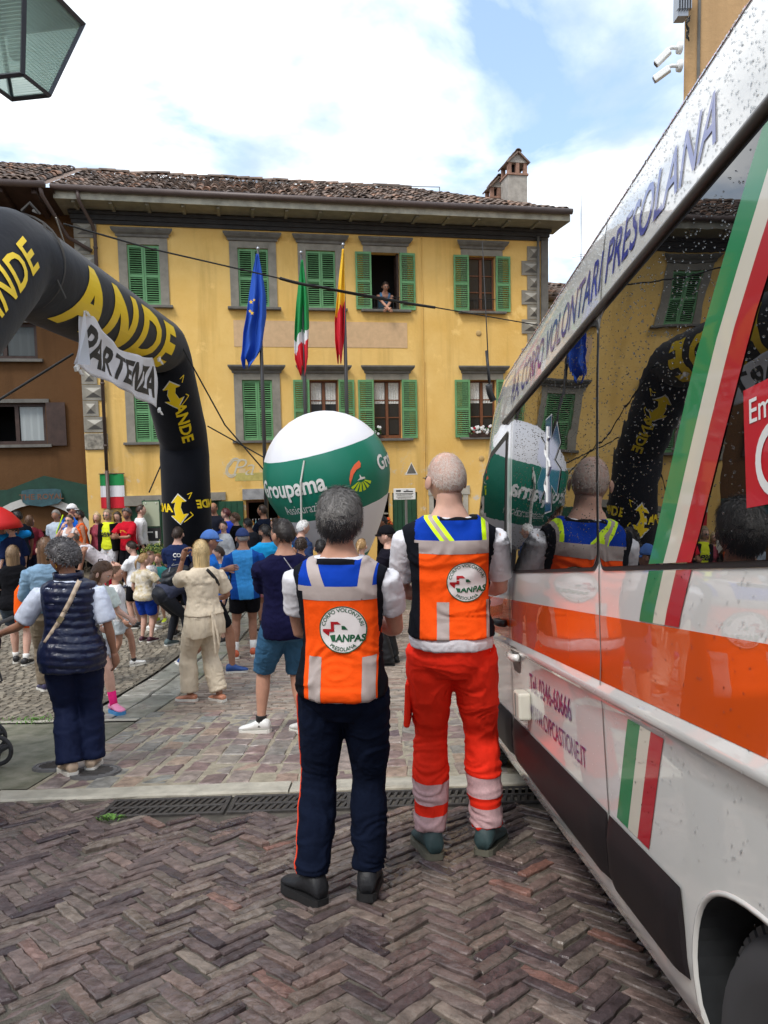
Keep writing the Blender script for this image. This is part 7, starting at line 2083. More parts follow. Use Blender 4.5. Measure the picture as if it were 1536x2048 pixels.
            ponytail(J, hm, hs, hair.get('len', 1.1), hair.get('base', (0, -.48, .12)), hair.get('swing', (0, -.3, 0)))
        if hair.get('beard'):
            mk = lambda S: (S[:, 1] > .02) & (S[:, 2] < -.13) & ~((np.abs(S[:, 0]) < .09) & (S[:, 2] > -.26) & (S[:, 2] < -.2))
            D, F = sphere_dirs(30, 22); S = head_shape(D); keep = mk(S); V = (S * 1.02 * J.H) @ np.array(J.hrot).T + np.array(J.hc)
            mb_ = bpy.data.meshes.new('beard'); mb_.from_pydata(V.tolist(), [], [f for f in F if keep[list(f)].all()]); mb_.update(); link('beard', mb_, hm, root)
    if extra: extra(J, root)
    return J
def cut_parts(me, planes, classify, root, mats, name, offs=None):
    """split a garment along planes into crisp panels; classify(centre, normal) -> key into mats"""
    bm = bmesh.new(); bm.from_mesh(me)
    for co, no in planes:
        bmesh.ops.bisect_plane(bm, geom=bm.verts[:] + bm.edges[:] + bm.faces[:], plane_co=Vector(co), plane_no=Vector(no), dist=1e-5)
    bm.normal_update(); bm.verts.index_update()
    groups = {}
    for f in bm.faces: groups.setdefault(classify(f.calc_center_median(), f.normal), []).append(f)
    out = {}
    for key, fs in groups.items():
        fset = set(fs); isl = []
        while fset:
            seed_ = fset.pop(); comp = [seed_]; stack = [seed_]
            while stack:
                f = stack.pop()
                for e in f.edges:
                    for g in e.link_faces:
                        if g in fset: fset.discard(g); comp.append(g); stack.append(g)
            isl.append(comp)
        isl.sort(key=len, reverse=True)
        big = [c for c in isl if len(c) >= 25] or isl[:1]
        for comp in big:
            used = {}; V = []; F = []; off = (offs or {}).get(key, 0)
            for f in comp:
                for v in f.verts:
                    if v.index not in used: used[v.index] = len(V); V.append(tuple(v.co + v.normal * off))
                F.append(tuple(used[v.index] for v in f.verts))
            m_ = bpy.data.meshes.new(key); m_.from_pydata(V, [], F); m_.polygons.foreach_set('use_smooth', [True] * len(F)); m_.update()
            out[key] = link(key, m_, mats[key], root)
    bm.free()
    return out
def on_surface(bvh, p, d, off):
    """push a point along d on to a garment and leave it just proud"""
    hit, nrm, _, _ = bvh.ray_cast(Vector(p), Vector(d))
    if hit is None: return None
    return hit - Vector(d) * off
def mesh_bvh(me):
    return BVHTree.FromPolygons([v.co.copy() for v in me.vertices], [tuple(p.vertices) for p in me.polygons])
# ================================================================== THE TWO RESCUERS
M_NAVYP = pmat('navy_trouser', C(15, 23, 42), 0.9, spec=.12, var=.15, vscale=9, bump=.5, bscale=26, bdist=.012)
M_REDP = pmat('fluorescent_trouser', (0.94, 0.034, 0.014), 0.8, spec=.15, var=.06, vscale=7, bump=.4, bscale=24, bdist=.012)
M_VORA = pmat('vest_orange', (0.95, 0.092, 0.006), 0.8, spec=.15, var=.06, vscale=8, bump=.4, bscale=22, bdist=.012)
M_VBLU = pmat('vest_blue', C(8, 58, 165), 0.8, spec=.15, var=.08, vscale=8, bump=.35, bscale=20, bdist=.012)
M_VBLK = pmat('vest_black', (.006, .007, .011), .85, spec=.12, bump=.4, bscale=20, bdist=.01)
M_SILV = pmat('reflective_grey', C(172, 160, 156), .5, var=.06, vscale=12, bump=.25, bscale=24, bdist=.008)
M_LIMEV = pmat('vest_lime', C(214, 255, 20), .6)
M_TEE = cloth('white_tee', C(212, 212, 218)); M_SHOEB = pmat('black_shoe', (.013, .014, .017), .55, bump=.4, bscale=60, bdist=.006); M_SOLEB = pmat('black_sole', (.012, .012, .013), .6)
M_PATCH = pmat('patch_white', C(226, 222, 222), .7); M_PGREEN = pmat('patch_green', C(14, 84, 52), .7); M_PRED = pmat('patch_red', C(176, 22, 34), .7); M_PIPE = pmat('red_piping', (.80, .06, .02), .6)
BACK = Vector((0, 1, 0))
def badge(bvh, root, cx, cz, r_):
    """round association badge sewn on the back"""
    def S(x, z, off):
        p = on_surface(bvh, (cx + x, -1.0, cz + z), BACK, off)
        return p if p is not None else Vector((cx + x, -.12, cz + z))
    ring = [(r_ * math.cos(2 * math.pi * k / 40), r_ * math.sin(2 * math.pi * k / 40)) for k in range(40)]
    vs, fs = grid_poly(ring, .02); m_ = MB(); m_.add([S(x, z, .003) for x, z in vs], fs); bo_ = m_.build('badge', M_PATCH, root, smooth=True, fixn=False)
    m_ = MB(); P = []
    for k in range(41):
        a = 2 * math.pi * k / 40
        for q in (.955, 1.0): P.append(S(r_ * q * math.cos(a), r_ * q * math.sin(a), .0042))
    m_.add(P, [(2 * k, 2 * k + 2, 2 * k + 3, 2 * k + 1) for k in range(40)]); m_.build('badge_edge', M_PGREEN, bo_, fixn=False)
    m_ = MB()
    def arc(s, rad, a_mid, size, top):
        nonlocal m_
        vs, fs = text2d(s, size=size, bold=.012); wd = max(v[0] for v in vs)
        out = []
        for x, y in vs:
            if top: a = a_mid - (x - wd / 2) / rad; q = rad + y
            else: a = a_mid + (x - wd / 2) / (rad); q = rad - y
            out.append(S(q * math.cos(a), q * math.sin(a), .0046))
        m_.add(out, fs)
    arc('CORPO VOLONTARI', r_ * .76, R(90), r_ * .225, True); m_.build('badge_upper_lettering', M_PGREEN, bo_, fixn=False); m_ = MB(); arc('PRESOLANA', r_ * .90, R(270), r_ * .225, False)
    m_.build('badge_lower_lettering', M_PGREEN, bo_, fixn=False); m_ = MB()
    vs, fs = text2d('ANPAS', size=r_ * .40, bold=.04, shear=.1); m_.add([S(x - r_ * .30, y - r_ * .50, .0046) for x, y in vs], fs)
    m_.build('badge_name', M_PGREEN, bo_, fixn=False); m_ = MB()
    vs, fs = grid_poly([(-.50 * r_, -.50 * r_), (-.36 * r_, -.50 * r_), (-.36 * r_, -.22 * r_), (-.60 * r_, -.26 * r_)], .05); m_.add([S(x + .04 * r_, z, .0046) for x, z in vs], fs)
    m_.build('badge_flag', M_PGREEN, bo_, fixn=False); m_ = MB()
    vs, fs = grid_poly([(-.10 * r_, .0), (.16 * r_, .0), (.02 * r_, .16 * r_), (-.10 * r_, .16 * r_)], .05); m_.add([S(x + .06 * r_, z, .0046) for x, z in vs], fs); m_.build('badge_wedge', M_PGREEN, bo_, fixn=False)
    m_ = MB()
    for pl_ in ([(-.80, -.08), (-.56, -.08), (-.60, -.30), (-.80, -.12)], [(-.84, .02), (-.36, .02), (-.36, -.10), (-.84, -.10)], [(-.50, .02), (-.36, .02), (-.36, .34), (-.50, .34)], [(-.50, .34), (-.20, .34), (-.06, .22), (-.50, .22)]):
        vs, fs = grid_poly([(x * r_, z * r_) for x, z in pl_], .05); m_.add([S(x, z, .0047) for x, z in vs], fs)
    m_.build('badge_zigzag', M_PRED, bo_, fixn=False)
def line_plane(x0, z0, x1, z1):
    d = Vector((x1 - x0, 0, z1 - z0)); return ((x0, 0, z0), (d.z, 0, -d.x))
def side_of(c, x0, z0, x1, z1): return (c.x - x0) * (z1 - z0) - (c.z - z0) * (x1 - x0)
def vest1(J, root):
    v = J.g['top1']; me = v.data; bvh = mesh_bvh(me)
    _q = coords(me); _q = _q[np.abs(_q[:, 2] - 1.1) < .06]; XL, XR = _q[:, 0].min() + .036, _q[:, 0].max() - .010
    SL = [(-.128, 1.42, -.082, 1.308), (-.076, 1.42, -.030, 1.308), (.100, 1.42, .088, 1.308), (.152, 1.42, .140, 1.308)]
    pl_ = [((0, 0, z), (0, 0, 1)) for z in (1.268, 1.322, 1.045, 1.402)] + [((x, 0, 0), (1, 0, 0)) for x in (XL, XR, -.108, -.056, .102, .150)] + [line_plane(*q) for q in SL]
    def cl(c, n):
        if c.z > 1.402 and abs(c.x) < .075: return 'neck_binding'
        if c.x < XL and (c.z < 1.30 or c.x < XL - .02): return 'side_panel'
        if c.x > XR: return 'side_panel'
        if c.z > 1.322:
            if side_of(c, *SL[0]) * side_of(c, *SL[1]) < 0 or side_of(c, *SL[2]) * side_of(c, *SL[3]) < 0: return 'shoulder_stripe'
            return 'blue_yoke'
        if c.z > 1.268: return 'chest_stripe'
        if c.z < 1.045 and (-.108 < c.x < -.056 or .102 < c.x < .150): return 'hem_stripe'
        return 'orange_panel'
    cut_parts(me, pl_, cl, root, dict(neck_binding=M_VBLK, side_panel=M_VBLK, shoulder_stripe=M_SILV, blue_yoke=M_VBLU, chest_stripe=M_SILV, hem_stripe=M_SILV, orange_panel=M_VORA), 'vest', dict(shoulder_stripe=.0015, chest_stripe=.0015, hem_stripe=.0015))
    bpy.data.objects.remove(v)
    badge(bvh, root, .030, 1.155, .092)
    # red piping down the outer seam of the left leg
    tb = mesh_bvh(J.g['bottom'].data); P = []
    for i in range(40):
        q = i / 39; c = (J.hl.lerp(J.kl, q / .5) if q < .5 else J.kl.lerp(J.al, (q - .5) / .5)); d_ = Vector((1, .35, 0)).normalized()
        hit = tb.ray_cast(c - d_ * .5, d_)[0]
        if hit is not None and hit.x < c.x - .02: P.append(hit - d_ * .001)
    m_ = MB(); m_.tube(P, .0042, 5); m_.build('red_piping', M_PIPE, root)
_bz = [(0.0, 1.7), (.25, 1.1), (.5, .9), (.8, .7), (1.0, .9)]
person('grey-haired rescuer seen from behind in dark navy trousers and an orange and blue vest', (-.178, 2.87), 1.69, -9, 'mid', near=2, build=.88, sh_w=1.04, headk=.95, group='rescuers beside the ambulance',
       top=[dict(name='shirt', mat=M_TEE, hem=-.02, loose=.008, sleeve=.32, amp=.004), dict(name='vest', mat=M_VORA, hem=-.012, loose=.024, sleeve=0, amp=.009, fr=7, flare=.026)],
       bottom=dict(mat=M_NAVYP, len=.955, loose=.009, flare=.010, amp=.009, fr=9, zr=_bz), shoes=dict(mat=M_SHOEB, sole=M_SOLEB, high=.10, thick=.032, lace=M_PIPE),
       hair=dict(style='short', col=C(118, 115, 112), low=C(46, 45, 48), th=.045, nz=.02, len=.26, lift=.4, rand=.4), foot_l=(-.084, -.030, 0), foot_r=(.046, .022, 0), toe_l=52, toe_r=4, hipx=.0, hand_l=(.40, .26, -.36), hand_r=(-.30, .55, -.40), pole_l=(-1.0, -.15, -.45), pole_r=(.6, -.1, -1), head_yaw=4, head_pitch=-2, curl=.3, extra=vest1)
def vest2(J, root):
    v = J.g['top1']; me = v.data; bvh = mesh_bvh(me)
    _q = coords(me); _q = _q[np.abs(_q[:, 2] - 1.25) < .06]; XL, XR = _q[:, 0].min() + .048, _q[:, 0].max() - .010
    SL = [(-.165, 1.62, -.082, 1.512), (-.145, 1.62, -.062, 1.512), (-.122, 1.62, -.040, 1.512), (-.100, 1.62, -.018, 1.512), (.098, 1.62, .104, 1.512), (.117, 1.62, .123, 1.512), (.138, 1.62, .144, 1.512), (.157, 1.62, .163, 1.512)]
    pl_ = [((0, 0, z), (0, 0, 1)) for z in (1.452, 1.512, 1.235, 1.600)] + [((x, 0, 0), (1, 0, 0)) for x in (XL, XR, -.100, -.045, .120, .165)] + [line_plane(*q) for q in SL]
    def btw(c, a, b_): return side_of(c, *SL[a]) * side_of(c, *SL[b_]) < 0
    def cl(c, n):
        if c.z > 1.600 and abs(c.x) < .085: return 'neck_binding'
        if c.x < XL and (c.z < 1.5 or c.x < XL - .02): return 'side_panel'
        if c.x > XR: return 'side_panel'
        if c.z > 1.512:
            if btw(c, 1, 2) or btw(c, 5, 6): return 'shoulder_stripe'
            if btw(c, 0, 1) or btw(c, 2, 3) or btw(c, 4, 5) or btw(c, 6, 7): return 'lime_stripe'
            return 'blue_yoke'
        if c.z > 1.452: return 'chest_stripe'
        if c.z < 1.235 and (-.100 < c.x < -.045 or .120 < c.x < .165): return 'hem_stripe'
        return 'orange_panel'
    cut_parts(me, pl_, cl, root, dict(neck_binding=M_VBLK, side_panel=M_VBLK, shoulder_stripe=M_SILV, lime_stripe=M_LIMEV, blue_yoke=M_VBLU, chest_stripe=M_SILV, hem_stripe=M_SILV, orange_panel=M_VORA), 'vest', dict(shoulder_stripe=.0015, lime_stripe=.0015, chest_stripe=.0015, hem_stripe=.0015))
    bpy.data.objects.remove(v)
    badge(bvh, root, .034, 1.325, .090)
    t = J.g['bottom']; me = t.data
    zz = ((.110, .195), (.245, .335))
    def cl2(c, n): return 'reflective_band' if any(a < c.z - (.02 if c.x > 0 else 0) < b_ for a, b_ in zz) else 'trousers'
    pl2 = [((0, 0, a), (0, 0, 1)) for q in zz for a in q] + [((0, 0, a + .02), (0, 0, 1)) for q in zz for a in q]
    cut_parts(me, pl2, cl2, root, dict(reflective_band=pmat('reflective_pink', C(205, 168, 170), .5, var=.12, vscale=90), trousers=M_REDP), 'trousers', dict(reflective_band=.0012))
    bpy.data.objects.remove(t)
    # side pocket on the left thigh
    c = J.hl.lerp(J.kl, .62) + Vector((-.105, 0, 0)); m_ = MB(); m_.box(c, (.03, .15, .22), Matrix.Rotation(R(3), 3, 'Y')); po = m_.build('leg_pocket', M_REDP, root); bevel(po, .012, 3)
    glasses(J, root)
M_SHOEG = pmat('teal_grey_shoe', C(52, 72, 74), .6, var=.15, vscale=20, bump=.4, bscale=60, bdist=.005); M_SOLEG = pmat('grey_sole', C(98, 96, 84), .6)
person('tall rescuer seen from behind in fluorescent red trousers and lime-striped vest beside the ambulance', (.345, 3.33), 1.92, -7, 'fair', near=2, build=.88, sh_w=1.02, headk=.96, group='rescuers beside the ambulance',
       top=[dict(name='shirt', mat=M_TEE, hem=.000, loose=.008, flare=.026, sleeve=.38, amp=.004), dict(name='vest', mat=M_VORA, hem=.030, loose=.026, sleeve=0, amp=.009, fr=7, flare=.026)],
       bottom=dict(mat=M_REDP, len=.965, loose=.011, flare=.008, amp=.010, fr=8, zr=_bz), shoes=dict(mat=M_SHOEG, sole=M_SOLEG, high=.06, thick=.028),
       hair=dict(style='buzz', col=C(222, 212, 204), mask=lambda S: ~((np.hypot(S[:, 0], S[:, 1] - .02) < .20) & (S[:, 2] > .2))), foot_l=(-.078, -.016, 0), foot_r=(.062, .018, 0), toe_l=20, toe_r=-18, hipx=-.022, hand_l=(.38, .28, -.38), hand_r=(-.30, .55, -.42), pole_l=(-1.0, -.15, -.45), pole_r=(.5, .15, -1), head_yaw=30, head_pitch=2, curl=.3, extra=vest2)

# ================================================================== MIDDLE GROUND
def hp(px, py, h): p = byhead(px, py, h); return (p.x, p.y)
def atd(px, y): return (at(px, 1100, y).x, y)
W_SH = pmat('white_trainer', C(225, 225, 222), .5); W_SO = pmat('white_sole', C(215, 213, 205), .5); K_SH = pmat('black_trainer', (.016, .016, .018), .5)
def ribbon(bvh, root, pts, wd, mat_, name, d=(0, 1, 0), off=.004):
    m_ = MB(); P = []; D = Vector(d); last = None
    V = [Vector(p) for p in pts]
    dense = []
    for a, b_ in zip(V[:-1], V[1:]): dense += [a.lerp(b_, i / 10) for i in range(10)]
    dense.append(V[-1])
    for i, p in enumerate(dense):
        t_ = (dense[min(i + 1, len(dense) - 1)] - dense[max(i - 1, 0)]).normalized(); w_ = t_.cross(D).normalized() * (wd / 2)
        hit = on_surface(bvh, p - D * 1.0, D, off)
        if hit is None: hit = last if last is not None else p
        last = hit; P += [hit - w_, hit + w_]
    m_.add(P, [(2 * i, 2 * i + 2, 2 * i + 3, 2 * i + 1) for i in range(len(dense) - 1)])
    o_ = m_.build(name, mat_, root, smooth=True, fixn=False); o_.modifiers.new('s', 'SOLIDIFY').thickness = .004
    return o_
M_QUILT = pmat('quilted_navy', C(22, 30, 58), .32, var=.15, vscale=20, bump=.5, bscale=30, bdist=.01, spec=.5)
def quilt(J, root):
    me = J.g['top1'].data; P = coords(me); Nn = normals(me)
    z = P[:, 2] / .052 + .25 * np.sin(P[:, 0] * 9); k = np.abs(np.sin(np.pi * z)) ** .5 * .016 - .011
    j = .004 * vnoise(P * np.array([30, 30, 55]), 5)
    msk = np.where(P[:, 0] < -.14, .15, 1.0)
    setco(me, P + Nn * ((k + j) * msk)[:, None])
    bvh = mesh_bvh(me)
    ribbon(bvh, root, [(.085, 0, 1.36), (.02, 0, 1.22), (-.06, 0, 1.08), (-.15, 0, .95)], .030, pmat('beige_strap', C(188, 170, 150), .6), 'bag_strap')
    m_ = MB(); q = on_surface(bvh, (-.045, -1, 1.105), BACK, .008)
    m_.box(q, (.035, .006, .04), Matrix.Rotation(R(35), 3, 'Y')); m_.build('strap_buckle', pmat('brass', (.6, .5, .3), .3, metal=.9), root)
    c_ = MB(); r_ = []; 
    for k_ in range(18): a = 2 * math.pi * k_ / 18; r_.append(J.HC + J.s * (.315 * J.h) + J.rt * (.052 * J.h * math.cos(a)) + J.fwd * (.046 * J.h * math.sin(a)))
    c_.rings([r_, [p + J.s * .045 + (p - (J.HC + J.s * .315 * J.h)) * .05 for p in r_]], False); co = c_.build('collar', M_QUILT, root, smooth=True); co.modifiers.new('s', 'SOLIDIFY').thickness = .012
    glasses(J, root, col=pmat('fine_frame', (.25, .22, .18), .3, metal=.6))
    m_ = MB(); e = J.hc + J.hrot @ (Vector((-.36, -.02, -.20)) * J.H); m_.tube([e + Vector((0, .016 * math.cos(a), .02 * math.sin(a) - .0)) for a in [2 * math.pi * k_ / 12 for k_ in range(13)]], .0028, 5, cap=False); m_.build('earring', pmat('gold', (.8, .5, .12), .25, metal=1), root)
person('woman in a quilted navy vest with curly grey hair reaching out her left arm', (-2.15, 4.87), 1.62, 16, 'tan', near=1, sex='f', build=1.02,
       top=[dict(name='shirt', mat=cloth('white_polo', C(205, 214, 232)), hem=0, loose=.016, sleeve=.47, amp=.004), dict(name='vest', mat=M_QUILT, hem=-.065, loose=.030, sleeve=0, amp=.003, fr=9, flare=.035)],
       bottom=dict(mat=cloth('navy_slacks', C(26, 34, 62), .7), len=1.0, loose=.016, flare=.012, amp=.007), shoes=dict(mat=pmat('beige_shoe', C(186, 164, 142), .5), sole=W_SO, thick=.028),
       hair=dict(style='curly', col=C(76, 74, 76), th=.15), foot_l=(-.030, -.03, 0), foot_r=(.050, .03, 0), toe_l=25, toe_r=-5, hand_l=(-.62, .36, -.60), pole_l=(.1, -.7, -1), hand_r=(.18, .12, -.94), head_yaw=58, head_pitch=6, extra=quilt)
M_LINEN = cloth('linen', C(214, 199, 176), .9, .7, 22, .08)
def linen(J, root):
    bvh = mesh_bvh(J.g['top0'].data)
    ribbon(bvh, root, [(.0, 0, 1.40), (.08, 0, 1.30), (.15, 0, 1.20)], .032, M_BLACK, 'bag_strap')
    # peplum ruffle and tie
    m_ = MB(); rs = []; n = 40
    for (t_, ex) in ((.05, .026), (-.02, .034), (-.09, .050), (-.095, .047)):
        r0 = torso_rings(J, t_, t_ + .001, ex, n, 1)[0]; c = sum(r0, Vector()) / n
        rs.append([p + (p - c).normalized() * (.010 * math.sin(i * 1.9) * (1 if t_ < 0 else .3)) + Vector((0, 0, .012 * math.sin(i * .45))) for i, p in enumerate(r0)])
    m_.rings(rs, False); pe = m_.build('peplum', M_LINEN, root, smooth=True)
    m_ = MB(); b0 = J.HC + J.s * .055 * J.h - J.fwd * .105 * J.h; m_.tube([b0, b0 + Vector((-.01, -.035, -.2)), b0 + Vector((0.0, -.045, -.42))], [.012, .013, .008], 6, flat=.3, hint=(1, 0, 0)); m_.tube([b0, b0 + Vector((.03, -.035, -.2)), b0 + Vector((.04, -.045, -.34))], [.012, .013, .008], 6, flat=.3, hint=(1, 0, 0)); m_.build('tie', M_LINEN, pe)
person('blonde woman in loose beige linen blouse and wide trousers with white sandals', atd(402, 7.35), 1.70, 42, 'tan', near=1, sex='f', build=1.0,
       top=[dict(name='blouse', mat=M_LINEN, hem=.03, loose=.020, sleeve=.42, amp=.008)], bottom=dict(mat=M_LINEN, len=.955, loose=.016, flare=.014, amp=.010, fr=8), shoes=dict(mat=pmat('sandal_skin', C(196, 132, 104), .5), sole=W_SO, sandal=True, thick=.03),
       hair=dict(style='bob', col=C(190, 165, 120), len=.82, wide=125), foot_l=(-.065, .09, 0), foot_r=(.06, -.05, 0), toe_l=25, toe_r=5, hand_l=(.16, .42, .28), pole_l=(-.25, .1, -1), hand_r=(.1, .45, -.62), pole_r=(.6, -1, -.3), head_yaw=-25, head_pitch=4, curl=.5, extra=linen)
M_DENIM = cloth('denim', C(58, 98, 130), .8, .6, 26)
def navyt(J, root):
    glasses(J, root)
    bvh = mesh_bvh(J.g['top0'].data); ribbon(bvh, root, [(-.05, 0, 1.52), (.05, 0, 1.36), (.13, 0, 1.16)], .007, pmat('cord_grey', (.35, .35, .38), .6), 'bag_cord')
person('man in a dark navy T-shirt, denim shorts and white trainers with cropped hair', atd(572, 5.95), 1.84, 18, 'mid', near=1,
       top=[dict(name='shirt', mat=cloth('navy_tee', C(22, 22, 54)), hem=-.055, loose=.022, sleeve=.44, amp=.008)], bottom=dict(mat=M_DENIM, len=.52, loose=.022, flare=.012, amp=.007), shoes=dict(mat=W_SH, sole=W_SO, sock=K_SH, sockup=.035, thick=.026),
       hair=dict(style='short', col=C(34, 27, 24), th=.045, len=.11), foot_l=(-.13, .06, 0), foot_r=(.05, -.04, 0), toe_l=60, toe_r=20, hipx=-.005, hand_l=(.28, .72, -.55), hand_r=(-.2, .6, -.5), pole_l=(-.6, -1, -.4), head_yaw=34, curl=.4, extra=navyt)
# ================================================================== CROWD
BK = lambda: cloth('black', C(20, 20, 24)); NV = lambda: cloth('navy', C(24, 34, 66)); WT = lambda: cloth('white', C(222, 222, 224)); RDT = lambda: cloth('red', C(190, 26, 44))
BROWN, DBROWN, BLOND, BLKH, GREYH, WHITEH, REDH = C(92, 66, 48), C(52, 38, 30), C(170, 138, 96), C(24, 20, 20), C(126, 122, 118), C(222, 220, 216), C(74, 26, 30)
SH = lambda m, s=None, sk=None: dict(mat=m, sole=s or W_SO, sock=sk) if sk else dict(mat=m, sole=s or W_SO)
def jersey(J, root):
    me = J.g['top0'].data
    cut_parts(me, [((.02, 0, 0), (1, 0, .12)), ((.115, 0, 0), (1, 0, 0))], lambda c, n: 'light_panel' if (.02 - .12 * c.z * 0 < c.x + .12 * (c.z) - 0 and c.x < .115) and c.z > .8 else 'jersey', root, dict(light_panel=cloth('sky_panel', C(60, 140, 205)), jersey=cloth('royal', C(22, 72, 150))), 'jersey')
    bpy.data.objects.remove(J.g['top0']); cap(J, cloth('cap_navy', C(48, 62, 104)), root)
person('runner in a two-tone blue long-sleeved jersey, navy cap and black shorts', atd(487, 9.95), 1.80, 12, 'tan', near=1, top=[dict(name='jersey', mat=NV(), hem=-.06, loose=.018, sleeve=.95, amp=.006)], bottom=dict(mat=BK(), len=.34, loose=.02, flare=.01),
       shoes=dict(mat=pmat('orange_trainer', C(190, 92, 60), .5), sole=W_SO, sock=W_SH, thick=.026), hair=dict(style='buzz', col=GREYH), foot_l=(-.09, -.02, 0), foot_r=(.05, .04, 0), toe_r=-10, hand_l=(-.15, .3, -.88), hand_r=(.2, .45, -.75), head_yaw=20, extra=jersey)
person('dark-haired man in a bright cyan T-shirt with his hand on his hip', atd(533, 11.6), 1.76, 25, 'tan', top=[dict(mat=cloth('cyan', C(38, 160, 222)), loose=.016, sleeve=.4)], bottom=dict(mat=cloth('rose', C(205, 130, 150)), len=.36), shoes=SH(K_SH, W_SO, K_SH), hair=dict(style='short', col=BLKH, beard=True), hand_r=(.30, -.1, -.55), pole_r=(1, -.4, 0), head_yaw=45)
person('runner in a periwinkle cap and bright blue shirt stepping behind the linen woman', atd(414, 8.9), 1.84, -62, 'tan', near=1, top=[dict(mat=cloth('azure', C(36, 110, 200)), loose=.016, sleeve=.42)], bottom=dict(mat=BK(), len=.4), shoes=dict(mat=pmat('blue_trainer', C(44, 78, 140), .5), sole=W_SO, thick=.03), hair=dict(style='buzz', col=DBROWN),
       foot_l=(-.05, -.17, .05), pit_l=40, foot_r=(.05, .13, 0), hand_l=(-.2, .55, -.3), hand_r=(.2, -.4, -.7), head_pitch=5, extra=lambda J, r_: cap(J, cloth('cap_peri', C(92, 132, 204)), r_, visor_len=.55))
def cobb(J, root):
    bvh = mesh_bvh(J.g['top0'].data); m_ = MB()
    for s, z, sz in (('COBB', 1.30, .085), ('---', 1.245, .05)):
        vs, fs = text2d(s, size=sz, bold=.03)
        m_.add([(on_surface(bvh, (x - .03, -1, z + y), BACK, .004) or Vector((x, -.15, z))) for x, y in vs], fs)
    m_.build('shirt_print', M_WHITE, root, fixn=False)
person('young man in a navy T-shirt with white COBB print on the back', atd(356, 11.5), 1.76, -6, 'fair', near=1, top=[dict(mat=cloth('navyb', C(30, 42, 78)), loose=.016, sleeve=.42)], bottom=dict(mat=BK(), len=.42), shoes=SH(K_SH), hair=dict(style='short', col=DBROWN, len=.1, th=.035), hand_l=(.1, .6, -.4), hand_r=(.3, .3, -.8), extra=cobb)
# bending woman and her backpack
Jb = person('woman bending forward in black leggings and a grey top', atd(334, 10.7), 1.68, -48, 'fair', near=1, sex='f', top=[dict(name='jacket', mat=cloth('slate', C(62, 66, 84)), hem=0, loose=.016, sleeve=.9)], bottom=dict(mat=pmat('leggings', C(14, 18, 28), .65), len=1.0, loose=.002, amp=.002, name='leggings'), shoes=dict(mat=pmat('grey_trainer', C(84, 100, 102), .6), sole=W_SO), hair=dict(style='short', col=DBROWN), lean=66, foot_l=(-.08, .02, 0), foot_r=(.10, .14, 0), hipy=-.06, hand_l=(.1, .55, -.8), hand_r=(0, .6, -.75))
bpk = thing('backpack', 'black backpack with straps on the back of the bending woman', 'backpack'); bpk.matrix_world = Matrix.Translation(Vector((0, 0, 0)))
_Mb = Matrix.Translation(Jb.root.location) @ Matrix.Rotation(R(-48), 4, 'Z')
_c = Jb.HC + Jb.s * .18 * Jb.h - Jb.fwd * .17; _ax = Matrix((Jb.rt, Jb.fwd, Jb.s)).transposed()
bpk.matrix_world = _Mb @ Matrix.Translation(_c) @ _ax.to_4x4()
m_ = MB(); m_.ellipsoid((0, 0, 0), (.16, .10, .24), 16, 12); m_.ellipsoid((0, -.07, -.06), (.12, .07, .13), 14, 10); m_.box((0, .03, 0), (.26, .12, .40)); o_ = link('bag', remesh(m_, .012, 4), pmat('backpack_black', C(24, 28, 34), .5, bump=.4, bscale=30), bpk)
for sg in (-1, 1): m_ = MB(); m_.tube([(sg * .08, .08, .2), (sg * .10, .16, .22), (sg * .10, .26, .1), (sg * .12, .16, -.16)], .014, 6, flat=.5); m_.build('strap', M_BLACK, bpk)
m_ = MB(); m_.tube([(-.1, -.13, .1), (0, -.15, .02), (.1, -.13, .12)], .008, 5); m_.tube([(.1, -.12, -.1), (.02, -.15, -.02)], .008, 5); m_.build('trim', M_ALU, bpk)
M_FLOR = pmat('floral_tee', C(226, 220, 210), .85, col2=C(190, 170, 120), var=.3, vscale=16, detail=2)
person('blonde girl with a ponytail in a floral white top and royal blue shorts', atd(285, 11.1), 1.36, -20, 'fair', near=1, sex='f', headk=1.12, top=[dict(mat=M_FLOR, loose=.016, sleeve=.35)], bottom=dict(mat=cloth('royal_shorts', C(28, 62, 160)), len=.42, loose=.02, flare=.01), shoes=SH(pmat('plum_trainer', C(70, 34, 50), .5)), hair=dict(style='pony', col=BLOND, len=.8), hand_l=(-.12, .2, -.9), hand_r=(.1, .6, -.4), head_yaw=-30)
person('girl in a plain white T-shirt and pale grey shorts walking with her hair tied back', atd(228, 9.4), 1.35, -78, 'mid', near=1, sex='f', headk=1.12, top=[dict(mat=cloth('white_girl', C(226, 224, 224)), loose=.018, sleeve=.40)], bottom=dict(mat=cloth('pale_shorts', C(196, 204, 208)), len=.30, loose=.022, flare=.012), shoes=dict(mat=W_SH, sole=W_SO, sock=K_SH, sockup=.04), hair=dict(style='pony', col=BROWN, len=1.5, base=(0, -.45, .0), swing=(0, -.1, 0)), foot_l=(-.04, .13, 0), foot_r=(.04, -.12, 0), pit_l=-8, pit_r=12, hand_l=(-.15, -.1, -.95), hand_r=(.1, .25, -.9), head_pitch=-4)
